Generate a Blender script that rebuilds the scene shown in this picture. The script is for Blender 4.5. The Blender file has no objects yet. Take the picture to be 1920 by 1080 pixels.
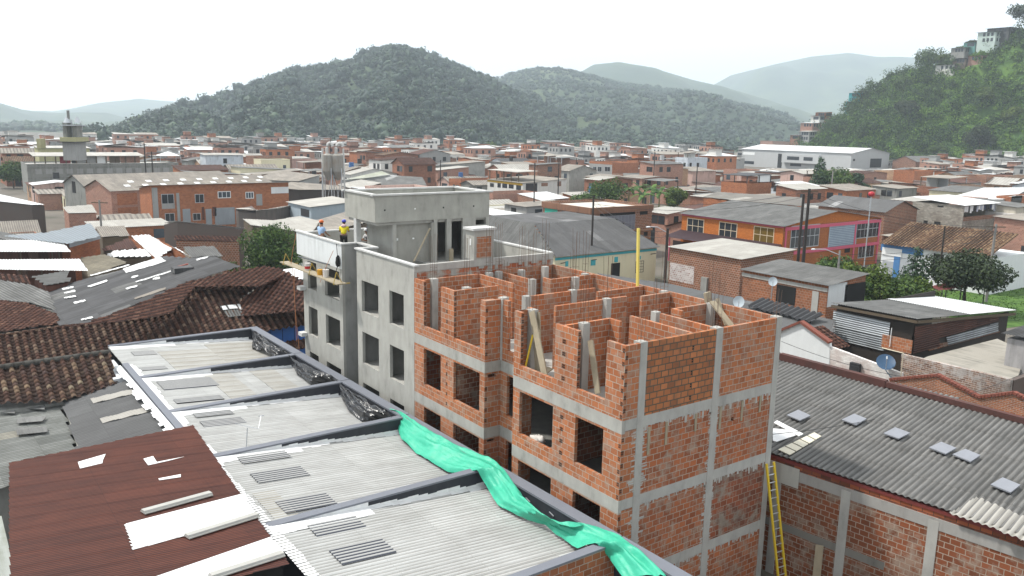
import bpy, bmesh, math, random
import numpy as np
from mathutils import Vector, Matrix, noise as mnoise
rnd = random.Random(7)
R = math.radians
scene = bpy.context.scene
col = scene.collection

# ------------------------------------------------------------------ camera, sky, sun, exposure
FPX = 1549.8
CAM = np.array([-17.24564, -17.81122, 17.04731])
_y, _p, _r = R(54.09), R(11.057), R(1.1354)
AX_F = np.array([math.cos(_p)*math.cos(_y), math.cos(_p)*math.sin(_y), -math.sin(_p)])
_rt = np.array([math.sin(_y), -math.cos(_y), 0.0]); _up = np.cross(_rt, AX_F)
AX_R = math.cos(_r)*_rt + math.sin(_r)*_up
AX_U = -math.sin(_r)*_rt + math.cos(_r)*_up
cd = bpy.data.cameras.new('camera'); cam = bpy.data.objects.new('camera', cd); col.objects.link(cam)
cam.matrix_world = Matrix([[AX_R[i], AX_U[i], -AX_F[i], CAM[i]] for i in range(3)] + [[0, 0, 0, 1]])
cd.sensor_width = 36; cd.lens = FPX/1920*36; cd.clip_start = 0.1; cd.clip_end = 30000
scene.camera = cam

SUN_EL, SUN_AZ = R(56), R(-42)                     # azimuth measured from +Y towards +X
sdir = Vector((math.sin(SUN_AZ)*math.cos(SUN_EL), math.cos(SUN_AZ)*math.cos(SUN_EL), math.sin(SUN_EL)))
sd = bpy.data.lights.new('sun', 'SUN'); sd.energy = 4.5; sd.angle = R(3.5); sd.color = (1, .96, .9)
so = bpy.data.objects.new('sun', sd); col.objects.link(so)
so.rotation_euler = sdir.to_track_quat('Z', 'Y').to_euler()
w = bpy.data.worlds.new('World'); scene.world = w; w.use_nodes = True
wn = w.node_tree; wn.nodes.clear()
def _n(t, k, **a):
    n = t.nodes.new(k)
    for q, v in a.items(): setattr(n, q, v)
    return n
sky = _n(wn, 'ShaderNodeTexSky', sky_type='NISHITA', sun_disc=False, sun_elevation=SUN_EL, sun_rotation=SUN_AZ)
b1 = _n(wn, 'ShaderNodeBackground'); b1.inputs[1].default_value = 0.12
b2 = _n(wn, 'ShaderNodeBackground'); b2.inputs[1].default_value = 1.3
tc = _n(wn, 'ShaderNodeTexCoord'); cn = _n(wn, 'ShaderNodeTexNoise'); cn.inputs['Scale'].default_value = 3.5; cn.inputs['Detail'].default_value = 5
mp = _n(wn, 'ShaderNodeMapping'); mp.inputs['Scale'].default_value = (1, 1, 3.2)
cr = _n(wn, 'ShaderNodeValToRGB'); cr.color_ramp.elements[0].color = (.92, .96, .99, 1); cr.color_ramp.elements[1].color = (1.05, 1.06, 1.06, 1)
cr.color_ramp.elements[0].position = .25; cr.color_ramp.elements[1].position = .55
mx = _n(wn, 'ShaderNodeMixShader'); mx.inputs[0].default_value = .88
wo = _n(wn, 'ShaderNodeOutputWorld')
L = wn.links.new
L(tc.outputs['Generated'], mp.inputs[0]); L(mp.outputs[0], cn.inputs[0]); L(cn.outputs[0], cr.inputs[0]); L(cr.outputs[0], b2.inputs[0])
L(sky.outputs[0], b1.inputs[0]); L(b1.outputs[0], mx.inputs[1]); L(b2.outputs[0], mx.inputs[2]); L(mx.outputs[0], wo.inputs[0])
scene.view_settings.view_transform = 'Standard'; scene.view_settings.look = 'None'
scene.view_settings.exposure = 0.28; scene.view_settings.gamma = 1
scene.cycles.max_bounces = 6; scene.cycles.diffuse_bounces = 3; scene.cycles.volume_bounces = 1
scene.cycles.use_denoising = True

# ------------------------------------------------------------------ measuring: a sight line of the photo met with a known level or wall
def ray(px, py): return AX_F + AX_R*(px-960)/FPX - AX_U*(py-540)/FPX
def at(px, py, z=None, x=None, y=None, d=None):
    v = ray(px, py)
    if z is not None: k = (z-CAM[2])/v[2]
    elif x is not None: k = (x-CAM[0])/v[0]
    elif y is not None: k = (y-CAM[1])/v[1]
    else: k = d/math.hypot(v[0], v[1])
    return CAM + k*v
def onplane(px, py, p0, n):
    v = ray(px, py); p0 = np.array(p0, float); n = np.array(n, float)
    return CAM + v*((p0-CAM)@n/(v@n))
def proj(P):
    v = np.array(P, float)-CAM; k = v@AX_F
    return 960+FPX*(v@AX_R)/k, 540-FPX*(v@AX_U)/k, k

# ------------------------------------------------------------------ objects
def wloc(o):
    v = Vector((0, 0, 0))
    while o is not None: v = v+o.location; o = o.parent
    return v
def tag(o, label=None, cat=None, group=None, kind=None):
    if label: o['label'] = label
    if cat: o['category'] = cat
    if group: o['group'] = group
    if kind: o['kind'] = kind
    return o
def thing(name, label, cat, loc=(0, 0, 0), group=None):
    o = bpy.data.objects.new(name, None); col.objects.link(o); o.location = [float(c) for c in loc]; o.empty_display_size = .3
    return tag(o, label, cat, group)
def copy_tree(o, parent=None):
    c = o.copy(); col.objects.link(c); c.parent = parent
    for ch in o.children: copy_tree(ch, c)
    return c
class MB:
    """collects shapes; build() links them as one mesh object with metric uv"""
    def __init__(s): s.v = []; s.f = []; s.m = []; s.uv = {}; s.mi = 0
    def face(s, pts, uv=None):
        i = len(s.v); s.v += [tuple(float(c) for c in p) for p in pts]; s.f.append(tuple(range(i, i+len(pts)))); s.m.append(s.mi)
        if uv: s.uv[len(s.f)-1] = uv
        return s
    def hexa(s, b, t):                               # bottom 4 (ccw), top 4
        i = len(s.v); s.v += [tuple(float(c) for c in p) for p in list(b)+list(t)]
        for q in ((3, 2, 1, 0), (4, 5, 6, 7), (0, 1, 5, 4), (1, 2, 6, 5), (2, 3, 7, 6), (3, 0, 4, 7)):
            s.f.append(tuple(i+k for k in q)); s.m.append(s.mi)
        return s
    def box(s, x0, x1, y0, y1, z0, z1):
        return s.hexa([(x0, y0, z0), (x1, y0, z0), (x1, y1, z0), (x0, y1, z0)], [(x0, y0, z1), (x1, y0, z1), (x1, y1, z1), (x0, y1, z1)])
    def prism(s, poly, z0, z1):
        n = len(poly); i = len(s.v); g = lambda z, k: z[k] if isinstance(z, (list, tuple)) else z
        s.v += [(float(p[0]), float(p[1]), float(g(z0, k))) for k, p in enumerate(poly)]+[(float(p[0]), float(p[1]), float(g(z1, k))) for k, p in enumerate(poly)]
        for k in range(n): s.f.append((i+k, i+(k+1) % n, i+n+(k+1) % n, i+n+k)); s.m.append(s.mi)
        s.f.append(tuple(i+n+k for k in range(n))); s.m.append(s.mi)
        s.f.append(tuple(i+n-1-k for k in range(n))); s.m.append(s.mi)
        return s
    def bar(s, p, q, wd, ht=None, up=(0, 0, 1)):      # rectangular bar from p to q
        p, q = Vector(p), Vector(q); d = (q-p).normalized(); u = Vector(up)
        if abs(d.dot(u)) > .98: u = Vector((1, 0, 0))
        a = d.cross(u).normalized()*wd/2; b = a.cross(d).normalized()*(ht or wd)/2
        return s.hexa([p-a-b, p+a-b, p+a+b, p-a+b], [q-a-b, q+a-b, q+a+b, q-a+b])
    def tube(s, pts, r, n=6, r2=None, cap=True):
        pts = [Vector(p) for p in pts]; i0 = len(s.v); m = len(pts)
        for k, p in enumerate(pts):
            d = (pts[min(k+1, m-1)]-pts[max(k-1, 0)]).normalized()
            a = d.cross(Vector((0, 0, 1)) if abs(d.z) < .95 else Vector((1, 0, 0))).normalized(); b = a.cross(d)
            rr = r[k] if isinstance(r, (list, tuple)) else (r if r2 is None else r+(r2-r)*k/(m-1))
            for j in range(n):
                t = 2*math.pi*j/n; s.v.append(tuple(p+a*rr*math.cos(t)+b*rr*math.sin(t)))
        for k in range(m-1):
            for j in range(n):
                s.f.append((i0+k*n+j, i0+k*n+(j+1) % n, i0+(k+1)*n+(j+1) % n, i0+(k+1)*n+j)); s.m.append(s.mi)
        if cap:
            s.f.append(tuple(i0+j for j in range(n))[::-1]); s.m.append(s.mi)
            s.f.append(tuple(i0+(m-1)*n+j for j in range(n))); s.m.append(s.mi)
        return s
    def ball(s, c, rx, ry=None, rz=None, nu=10, nv=7, jit=0):
        ry = ry or rx; rz = rz or rx; i0 = len(s.v); c = Vector(c)
        for k in range(nv+1):
            f = math.pi*k/nv-math.pi/2
            for j in range(nu):
                t = 2*math.pi*j/nu; q = Vector((math.cos(f)*math.cos(t), math.cos(f)*math.sin(t), math.sin(f)))
                g = 1+jit*mnoise.noise(q*2.1+c*3.7)
                s.v.append((c.x+rx*g*q.x, c.y+ry*g*q.y, c.z+rz*g*q.z))
        for k in range(nv):
            for j in range(nu):
                s.f.append((i0+k*nu+j, i0+k*nu+(j+1) % nu, i0+(k+1)*nu+(j+1) % nu, i0+(k+1)*nu+j)); s.m.append(s.mi)
        return s
    def wall(s, axis, c, th, u0, u1, z0, z1, holes=()):   # wall standing along 'x' or 'y', holes (u0,u1,z0,z1); th may be negative
        us = sorted({u0, u1, *[h[0] for h in holes], *[h[1] for h in holes]}); us = [u for u in us if u0 <= u <= u1]
        zs = sorted({z0, z1, *[h[2] for h in holes], *[h[3] for h in holes]}); zs = [z for z in zs if z0 <= z <= z1]
        def void(i, k):
            if i < 0 or k < 0 or i >= len(us)-1 or k >= len(zs)-1: return True
            a, b = (us[i]+us[i+1])/2, (zs[k]+zs[k+1])/2
            return any(h[0] < a < h[1] and h[2] < b < h[3] for h in holes)
        P = (lambda u, d, z: (u, c+d, z)) if axis == 'x' else (lambda u, d, z: (c+d, u, z))
        for i in range(len(us)-1):
            for k in range(len(zs)-1):
                if void(i, k): continue
                a, b, e, g = us[i], us[i+1], zs[k], zs[k+1]
                s.face([P(a, 0, e), P(b, 0, e), P(b, 0, g), P(a, 0, g)]); s.face([P(a, th, e), P(a, th, g), P(b, th, g), P(b, th, e)])
                if void(i-1, k): s.face([P(a, 0, e), P(a, 0, g), P(a, th, g), P(a, th, e)])
                if void(i+1, k): s.face([P(b, 0, e), P(b, th, e), P(b, th, g), P(b, 0, g)])
                if void(i, k-1): s.face([P(a, 0, e), P(a, th, e), P(b, th, e), P(b, 0, e)])
                if void(i, k+1): s.face([P(a, 0, g), P(b, 0, g), P(b, th, g), P(a, th, g)])
        return s
    def build(s, name, mat, parent=None, smooth=False, label=None, recalc=True):
        o = wloc(parent) if parent is not None else Vector((0, 0, 0))
        me = bpy.data.meshes.new(name)
        me.from_pydata([(a-o.x, b-o.y, c-o.z) for a, b, c in s.v], [], s.f)
        for m in (mat if isinstance(mat, (list, tuple)) else [mat]): me.materials.append(m)
        me.polygons.foreach_set('material_index', s.m)
        if smooth: me.polygons.foreach_set('use_smooth', [True]*len(s.f))
        if recalc:
            bm = bmesh.new(); bm.from_mesh(me); bmesh.ops.recalc_face_normals(bm, faces=bm.faces); bm.to_mesh(me); bm.free()
        uvl = me.uv_layers.new(name='UVMap'); nl = len(me.loops)
        co = np.array(s.v, dtype=float) if s.v else np.zeros((0, 3))
        li = np.zeros(nl, dtype=np.int32); me.loops.foreach_get('vertex_index', li)
        npol = len(me.polygons); nrm = np.zeros(npol*3); me.polygons.foreach_get('normal', nrm); nrm = nrm.reshape(-1, 3)
        lt = np.zeros(npol, dtype=np.int32); me.polygons.foreach_get('loop_total', lt)
        nn = np.repeat(nrm, lt, axis=0); P = co[li]
        flat = np.abs(nn[:, 2]) > .94
        t = np.stack([-nn[:, 1], nn[:, 0], np.zeros(nl)], 1); t[flat] = (1, 0, 0)
        # one sense for opposite faces, so courses run on around a wall
        t /= np.maximum(np.linalg.norm(t, axis=1, keepdims=True), 1e-9)
        b = np.cross(nn, t); b[flat] = (0, 1, 0)
        uv = np.stack([(P*t).sum(1), (P*b).sum(1)], 1)
        if s.uv:
            ls = np.zeros(npol, dtype=np.int32); me.polygons.foreach_get('loop_start', ls)
            for k, q in s.uv.items():
                pl = {vi: q[n] for n, vi in enumerate(s.f[k])}
                for j in range(ls[k], ls[k]+lt[k]): uv[j] = pl[int(li[j])]
        uvl.data.foreach_set('uv', uv.ravel())
        ob = bpy.data.objects.new(name, me); col.objects.link(ob)
        if parent is not None: ob.parent = parent
        if label: ob['label'] = label
        return ob
def mesh_np(name, V, Fq, mat, parent=None, uv=None, smooth=False, attr=None):
    """big mesh from arrays; Fq is (n,3) or (n,4)"""
    o = wloc(parent) if parent is not None else Vector((0, 0, 0))
    V = np.asarray(V, float)-np.array(o); Fq = np.asarray(Fq, dtype=np.int32); n, k = Fq.shape
    me = bpy.data.meshes.new(name); me.vertices.add(len(V)); me.vertices.foreach_set('co', V.ravel())
    me.loops.add(n*k); me.loops.foreach_set('vertex_index', Fq.ravel())
    me.polygons.add(n); me.polygons.foreach_set('loop_start', np.arange(0, n*k, k, dtype=np.int32)); me.polygons.foreach_set('loop_total', np.full(n, k, dtype=np.int32))
    if smooth: me.polygons.foreach_set('use_smooth', np.ones(n, dtype=bool))
    me.materials.append(mat)
    if uv is not None:
        ul = me.uv_layers.new(name='UVMap'); ul.data.foreach_set('uv', np.asarray(uv)[Fq.ravel()].ravel())
    me.update(calc_edges=True); me.validate()
    ob = bpy.data.objects.new(name, me); col.objects.link(ob)
    if parent is not None: ob.parent = parent
    return ob
# ------------------------------------------------------------------ materials (all procedural; metric uv)
def srgb(r, g, b):
    f = lambda c: ((c/255+.055)/1.055)**2.4 if c > 10 else c/255/12.92
    return (f(r), f(g), f(b), 1)
_M = {}
class NT:
    def __init__(s, name):
        s.m = bpy.data.materials.new(name); s.m.use_nodes = True; s.t = s.m.node_tree; s.t.nodes.clear()
        s.o = s.t.nodes.new('ShaderNodeOutputMaterial'); s.b = s.t.nodes.new('ShaderNodeBsdfPrincipled'); s.t.links.new(s.b.outputs[0], s.o.inputs[0])
        s.tc = s.t.nodes.new('ShaderNodeTexCoord'); s.geo = s.t.nodes.new('ShaderNodeNewGeometry')
    def n(s, k, ins=None, **a):
        x = s.t.nodes.new(k)
        for q, v in a.items(): setattr(x, q, v)
        for q, v in (ins or {}).items():
            i = x.inputs[q]
            if isinstance(v, bpy.types.NodeSocket): s.t.links.new(v, i)
            else: i.default_value = v
        return x
    def l(s, a, b): s.t.links.new(a, b)
    def uv(s, sc=(1, 1, 1), off=(0, 0, 0)):
        return s.n('ShaderNodeMapping', {'Vector': s.tc.outputs['UV'], 'Scale': sc, 'Location': off}).outputs[0]
    def pos(s, sc=(1, 1, 1)): return s.n('ShaderNodeMapping', {'Vector': s.geo.outputs['Position'], 'Scale': sc}).outputs[0]
    def noise(s, vec, sc, det=4, rough=.55): return s.n('ShaderNodeTexNoise', {'Vector': vec, 'Scale': sc, 'Detail': det, 'Roughness': rough}).outputs[0]
    def ramp(s, fac, pts):
        x = s.n('ShaderNodeValToRGB', {0: fac}); e = x.color_ramp.elements
        while len(e) < len(pts): e.new(.5)
        for k, (p, c) in enumerate(pts):
            e[k].position = p; e[k].color = c if len(c) == 4 else (*c, 1)
        return x.outputs[0]
    def mix(s, fac, a, b, mode='MIX'):
        x = s.n('ShaderNodeMix', data_type='RGBA', blend_type=mode)
        for i, v in ((0, fac), (6, a), (7, b)):
            if isinstance(v, bpy.types.NodeSocket): s.l(v, x.inputs[i])
            else: x.inputs[i].default_value = v
        return x.outputs[2]
    def math(s, op, a, b=None):
        x = s.n('ShaderNodeMath', operation=op)
        for i, v in ((0, a), (1, b)):
            if v is None: continue
            if isinstance(v, bpy.types.NodeSocket): s.l(v, x.inputs[i])
            else: x.inputs[i].default_value = v
        return x.outputs[0]
    def bump(s, h, st=.3, dist=.02):
        x = s.n('ShaderNodeBump', {'Strength': st, 'Distance': dist, 'Height': h}); s.l(x.outputs[0], s.b.inputs['Normal'])
    def out(s, c, rough=.8, metal=0, spec=.3):
        if isinstance(c, bpy.types.NodeSocket): s.l(c, s.b.inputs['Base Color'])
        else: s.b.inputs['Base Color'].default_value = c
        if isinstance(rough, bpy.types.NodeSocket): s.l(rough, s.b.inputs['Roughness'])
        else: s.b.inputs['Roughness'].default_value = rough
        s.b.inputs['Metallic'].default_value = metal; s.b.inputs['Specular IOR Level'].default_value = spec
        return s.m
def sc3(c, k): return (min(c[0]*k, 1), min(c[1]*k, 1), min(c[2]*k, 1), 1)
G = lambda v, t=(1, 1, 1): (v*t[0], v*t[1], v*t[2], 1)
def plain(name, c, rough=.7, var=.25, sc=1.2, metal=0, spec=.3, bump=.15):
    """painted or cast surface: soft blotches and fine grain"""
    if name in _M: return _M[name]
    t = NT(name); p = t.pos()
    a = t.noise(p, sc, 5); b = t.noise(p, sc*14, 3)
    k = t.mix(a, sc3(c, 1-var), sc3(c, 1+var)); k = t.mix(t.math('MULTIPLY', b, .35), k, sc3(c, 1-var*.8))
    if bump: t.bump(b, bump, .01)
    _M[name] = t.out(k, rough, metal, spec); return _M[name]
def stained(name, c, dirt=(.05, .05, .045, 1), amt=.5, rough=.85, sc=.6, var=.15):
    """wall with rain streaks and mould patches"""
    if name in _M: return _M[name]
    t = NT(name); p = t.pos(); u = t.uv((1, .12, 1))
    a = t.noise(p, sc, 6, .62); st = t.noise(u, 2.6, 5, .6); g = t.noise(p, 9, 4)
    base = t.mix(a, sc3(c, 1-var), sc3(c, 1+var)); base = t.mix(t.math('MULTIPLY', g, .3), base, sc3(c, .7))
    f = t.ramp(t.math('MULTIPLY', st, a), [(.22, (0, 0, 0)), (.42, (1, 1, 1))])
    k = t.mix(t.math('MULTIPLY', f, amt), base, dirt); t.bump(g, .25, .01)
    _M[name] = t.out(k, rough); return _M[name]
def brick(name, c1, c2, mortar, w_=.325, h_=.215, ms=.012, stain=.3, stainc=(.09, .06, .05, 1), smear=0.0, var=.5, bump=.5, off=.5):
    """hollow clay block or small brick wall"""
    if name in _M: return _M[name]
    t = NT(name); p = t.pos(); uv = t.tc.outputs['UV']
    wob = t.noise(p, 5, 2); uv2 = t.n('ShaderNodeVectorMath', {0: uv, 1: t.n('ShaderNodeVectorMath', {0: t.n('ShaderNodeCombineXYZ', {0: wob, 1: wob, 2: 0.}).outputs[0], 'Scale': .022}, operation='SCALE').outputs[0]}, operation='ADD').outputs[0]
    br = t.n('ShaderNodeTexBrick', {'Vector': uv2, 'Color1': (0, 0, 0, 1), 'Color2': (1, 1, 1, 1), 'Mortar': (.5, .5, .5, 1), 'Scale': 1., 'Mortar Size': ms, 'Mortar Smooth': .25, 'Bias': 0., 'Brick Width': w_, 'Row Height': h_}, offset=off)
    tone = t.ramp(br.outputs[0], [(0, c1), (.3, t_mid(c1, c2, .55)), (.62, c2), (.85, sc3(c2, 1.25)), (.93, sc3(c2, 1.1)), (1, sc3(c1, .88))])
    n1 = t.noise(p, 3.2, 5); n2 = t.noise(p, 38, 3); n3 = t.noise(p, .55, 5, .62)
    tone = t.mix(t.math('MULTIPLY', n1, var), tone, sc3(c1, .75)); tone = t.mix(t.math('MULTIPLY', n2, .35), tone, sc3(c2, 1.25))
    mc = t.mix(n1, sc3(mortar, .7), sc3(mortar, 1.15))
    fac = br.outputs['Fac']
    if smear:                                       # mortar smeared over the block faces in patches
        sm = t.ramp(t.math('MULTIPLY', t.noise(p, 1.1, 6, .7), t.math('ADD', n1, .45)), [(.46, (0, 0, 0)), (.6, (1, 1, 1))])
        fac = t.math('MAXIMUM', fac, t.math('MULTIPLY', sm, smear))
    k = t.mix(fac, tone, mc)
    f = t.ramp(n3, [(.42, (0, 0, 0)), (.7, (1, 1, 1))]); k = t.mix(t.math('MULTIPLY', f, stain), k, stainc)
    hgt = t.math('SUBTRACT', t.math('MULTIPLY', n2, .3), br.outputs['Fac']); t.bump(hgt, bump, .012)
    _M[name] = t.out(k, .88, 0, .2); return _M[name]
def t_mid(a, b, f): return tuple(a[i]*(1-f)+b[i]*f for i in range(3))+(1,)
def sheet(name, c, c2=None, rough=.75, sw=.95, sl=1.8, streak=.5, dirt=(.06, .06, .055, 1), metal=0, pan=.3, patch=None, spec=.3, rib=.75):
    """sheet roofing, uv: u across the sheets, v down the slope; single sheets differ, rain streaks run down"""
    if name in _M: return _M[name]
    t = NT(name); uv = t.tc.outputs['UV']; p = t.pos(); c2 = c2 or sc3(c, .7)
    br = t.n('ShaderNodeTexBrick', {'Vector': t.uv((1, 1, 1)), 'Color1': (0, 0, 0, 1), 'Color2': (1, 1, 1, 1), 'Mortar': (.2, .2, .2, 1), 'Scale': 1., 'Mortar Size': .006, 'Brick Width': sw, 'Row Height': sl}, offset=0.)
    if patch: pr = [(0, c2), (.35, c), (.8, sc3(c, 1.15)), (.9, sc3(c, 1.15)), (.93, patch), (1, patch)]
    else: pr = [(0, t_mid(c2, c, 1-pan*2 if pan < .5 else 0)), (.5, c), (1, sc3(c, 1+pan))]
    k = t.ramp(br.outputs[0], pr)
    st = t.noise(t.uv((1, .09, 1)), 5.5, 5, .65); n3 = t.noise(p, .7, 5, .6); g = t.noise(p, 16, 4)
    f = t.ramp(t.math('MULTIPLY', st, t.math('ADD', n3, .45)), [(.36, (0, 0, 0)), (.62, (1, 1, 1))])
    k = t.mix(t.math('MULTIPLY', f, streak), k, dirt); k = t.mix(t.math('MULTIPLY', g, .28), k, sc3(c, .55))
    k = t.mix(t.math('MULTIPLY', br.outputs['Fac'], .6), k, dirt); t.bump(g, .15, .01)
    rx = t.n('ShaderNodeSeparateXYZ', {0: t.n('ShaderNodeUVMap', uv_map='rib').outputs[0]}).outputs[0]; cw = t.math('COSINE', t.math('MULTIPLY', rx, 2*math.pi))   # trough dirt, deepened in colour to stand in for shading between the ribs
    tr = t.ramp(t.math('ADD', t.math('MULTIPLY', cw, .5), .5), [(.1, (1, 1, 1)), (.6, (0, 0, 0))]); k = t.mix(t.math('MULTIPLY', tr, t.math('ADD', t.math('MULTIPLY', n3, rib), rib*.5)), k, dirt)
    _M[name] = t.out(k, rough, metal, spec); return _M[name]
def tiles(name, cols, tw=.22, tl=.38, moss=.45):
    """clay barrel tiles; every tile has its own tone, lichen and soot in patches"""
    if name in _M: return _M[name]
    t = NT(name); p = t.pos(); sx = t.n('ShaderNodeSeparateXYZ', {0: t.tc.outputs['UV']})
    u = t.math('FLOOR', t.math('ADD', t.math('DIVIDE', sx.outputs[0], tw/2), .5)); v = t.math('FLOOR', t.math('DIVIDE', sx.outputs[1], tl))
    wn_ = t.n('ShaderNodeTexWhiteNoise', {0: t.n('ShaderNodeCombineXYZ', {0: u, 1: v, 2: 0.}).outputs[0]}, noise_dimensions='3D')
    k = t.ramp(wn_.outputs[0], [(i/(len(cols)-1), c) for i, c in enumerate(cols)])
    par = t.math('PINGPONG', u, 1.); k = t.mix(t.math('MULTIPLY', par, .8), k, (.012, .009, .008, 1))          # channel rows painted near black to stand in for shade between the humps
    n1 = t.noise(p, .8, 5, .65); n2 = t.noise(p, 11, 4, .7)
    f = t.ramp(n2, [(.4, (0, 0, 0)), (.62, (1, 1, 1))]); k = t.mix(t.math('MULTIPLY', f, moss), k, (.022, .016, .014, 1))
    k = t.mix(t.math('MULTIPLY', n1, .5), k, (.05, .026, .02, 1)); t.bump(n2, .3, .02)
    _M[name] = t.out(k, .9, 0, .15); return _M[name]
def leafm(name, dark, mid, light, sc=.5, trans=.0):
    if name in _M: return _M[name]
    t = NT(name); p = t.pos(); r = t.geo.outputs['Random Per Island']; n1 = t.noise(p, sc, 4)
    f = t.math('ADD', t.math('MULTIPLY', r, .5), t.math('MULTIPLY', n1, .55))
    k = t.ramp(f, [(.22, dark), (.5, mid), (.78, light)])
    _M[name] = t.out(k, .62, 0, .25)
    if trans:
        d = t.n('ShaderNodeBsdfTranslucent', {0: k}); m = t.n('ShaderNodeMixShader', {0: trans, 1: t.b.outputs[0], 2: d.outputs[0]}); t.l(m.outputs[0], t.o.inputs[0])
    return _M[name]
def glassy(name, c, rough=.12):
    if name in _M: return _M[name]
    t = NT(name); n1 = t.noise(t.pos(), .9, 3); _M[name] = t.out(t.mix(n1, sc3(c, .6), sc3(c, 1.5)), rough, 0, .5); return _M[name]
def concrete(name, v=.36, tint=(1, 1.0, .93), var=.22, board=True):
    """raw concrete or cement render: pale and dark patches, fine pitting"""
    if name in _M: return _M[name]
    t = NT(name); p = t.pos(); a = t.noise(p, .75, 6, .6); b = t.noise(t.pos((1, 1, .35)), 2.6, 5, .6); g = t.noise(p, 30, 3)
    f = t.math('MULTIPLY', t.math('ADD', a, b), .5)
    k = t.ramp(f, [(.3, G(v*(1-var*1.6), tint)), (.46, G(v*.94, tint)), (.56, G(v*1.05, tint)), (.72, G(v*(1+var), tint))])
    k = t.mix(t.math('MULTIPLY', g, .25), k, G(v*.6, tint)); t.bump(g, .2, .008)
    _M[name] = t.out(k, .9, 0, .2); return _M[name]
BRICK_NEW = brick('hollow clay block masonry', (.225, .074, .032, 1), (.385, .14, .06, 1), (.37, .32, .26, 1), stain=.25, smear=.42, ms=.014)
BRICK_END = brick('gable hollow block masonry', (.19, .058, .026, 1), (.345, .112, .046, 1), (.36, .31, .25, 1), stain=.3, smear=.6, ms=.014)
BRICK_WET = brick('open jointed block masonry', (.2, .075, .034, 1), (.4, .15, .06, 1), (.1, .085, .06, 1), stain=.3, ms=.022, smear=.25)
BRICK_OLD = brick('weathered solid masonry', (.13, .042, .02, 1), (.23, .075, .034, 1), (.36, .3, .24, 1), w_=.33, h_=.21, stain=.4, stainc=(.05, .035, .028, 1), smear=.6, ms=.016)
CONC = concrete('raw concrete', .37, (1, .98, .91)); CONC_D = concrete('dark concrete', .25); RENDER = concrete('grey cement render', .35, (1, .985, .9), .26)
COPE = concrete('pale concrete coping', .5, (1, 1, .97), .12)
WOOD = plain('weathered plank', (.3, .255, .18, 1), .8, .3, 3); WOODD = plain('dark old timber', (.1, .075, .05, 1), .85, .3, 3)
REBAR = plain('rusty reinforcing steel', (.15, .095, .07, 1), .6, .3, 5, .3)
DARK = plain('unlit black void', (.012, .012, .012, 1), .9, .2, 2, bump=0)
GLASS = glassy('dark window glass', (.025, .03, .035, 1)); GLASS_B = glassy('bluish window glass', (.05, .065, .08, 1))
WHITEP = plain('white paint', (.72, .73, .72, 1), .6, .1, 2); METAL = plain('galvanised steel', (.45, .47, .49, 1), .45, .2, 2, .6)
YELLOW = plain('yellow paint', (.6, .42, .03, 1), .5, .15, 4); IRON = plain('dark ironwork', (.03, .03, .032, 1), .6, .2, 4)
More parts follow.
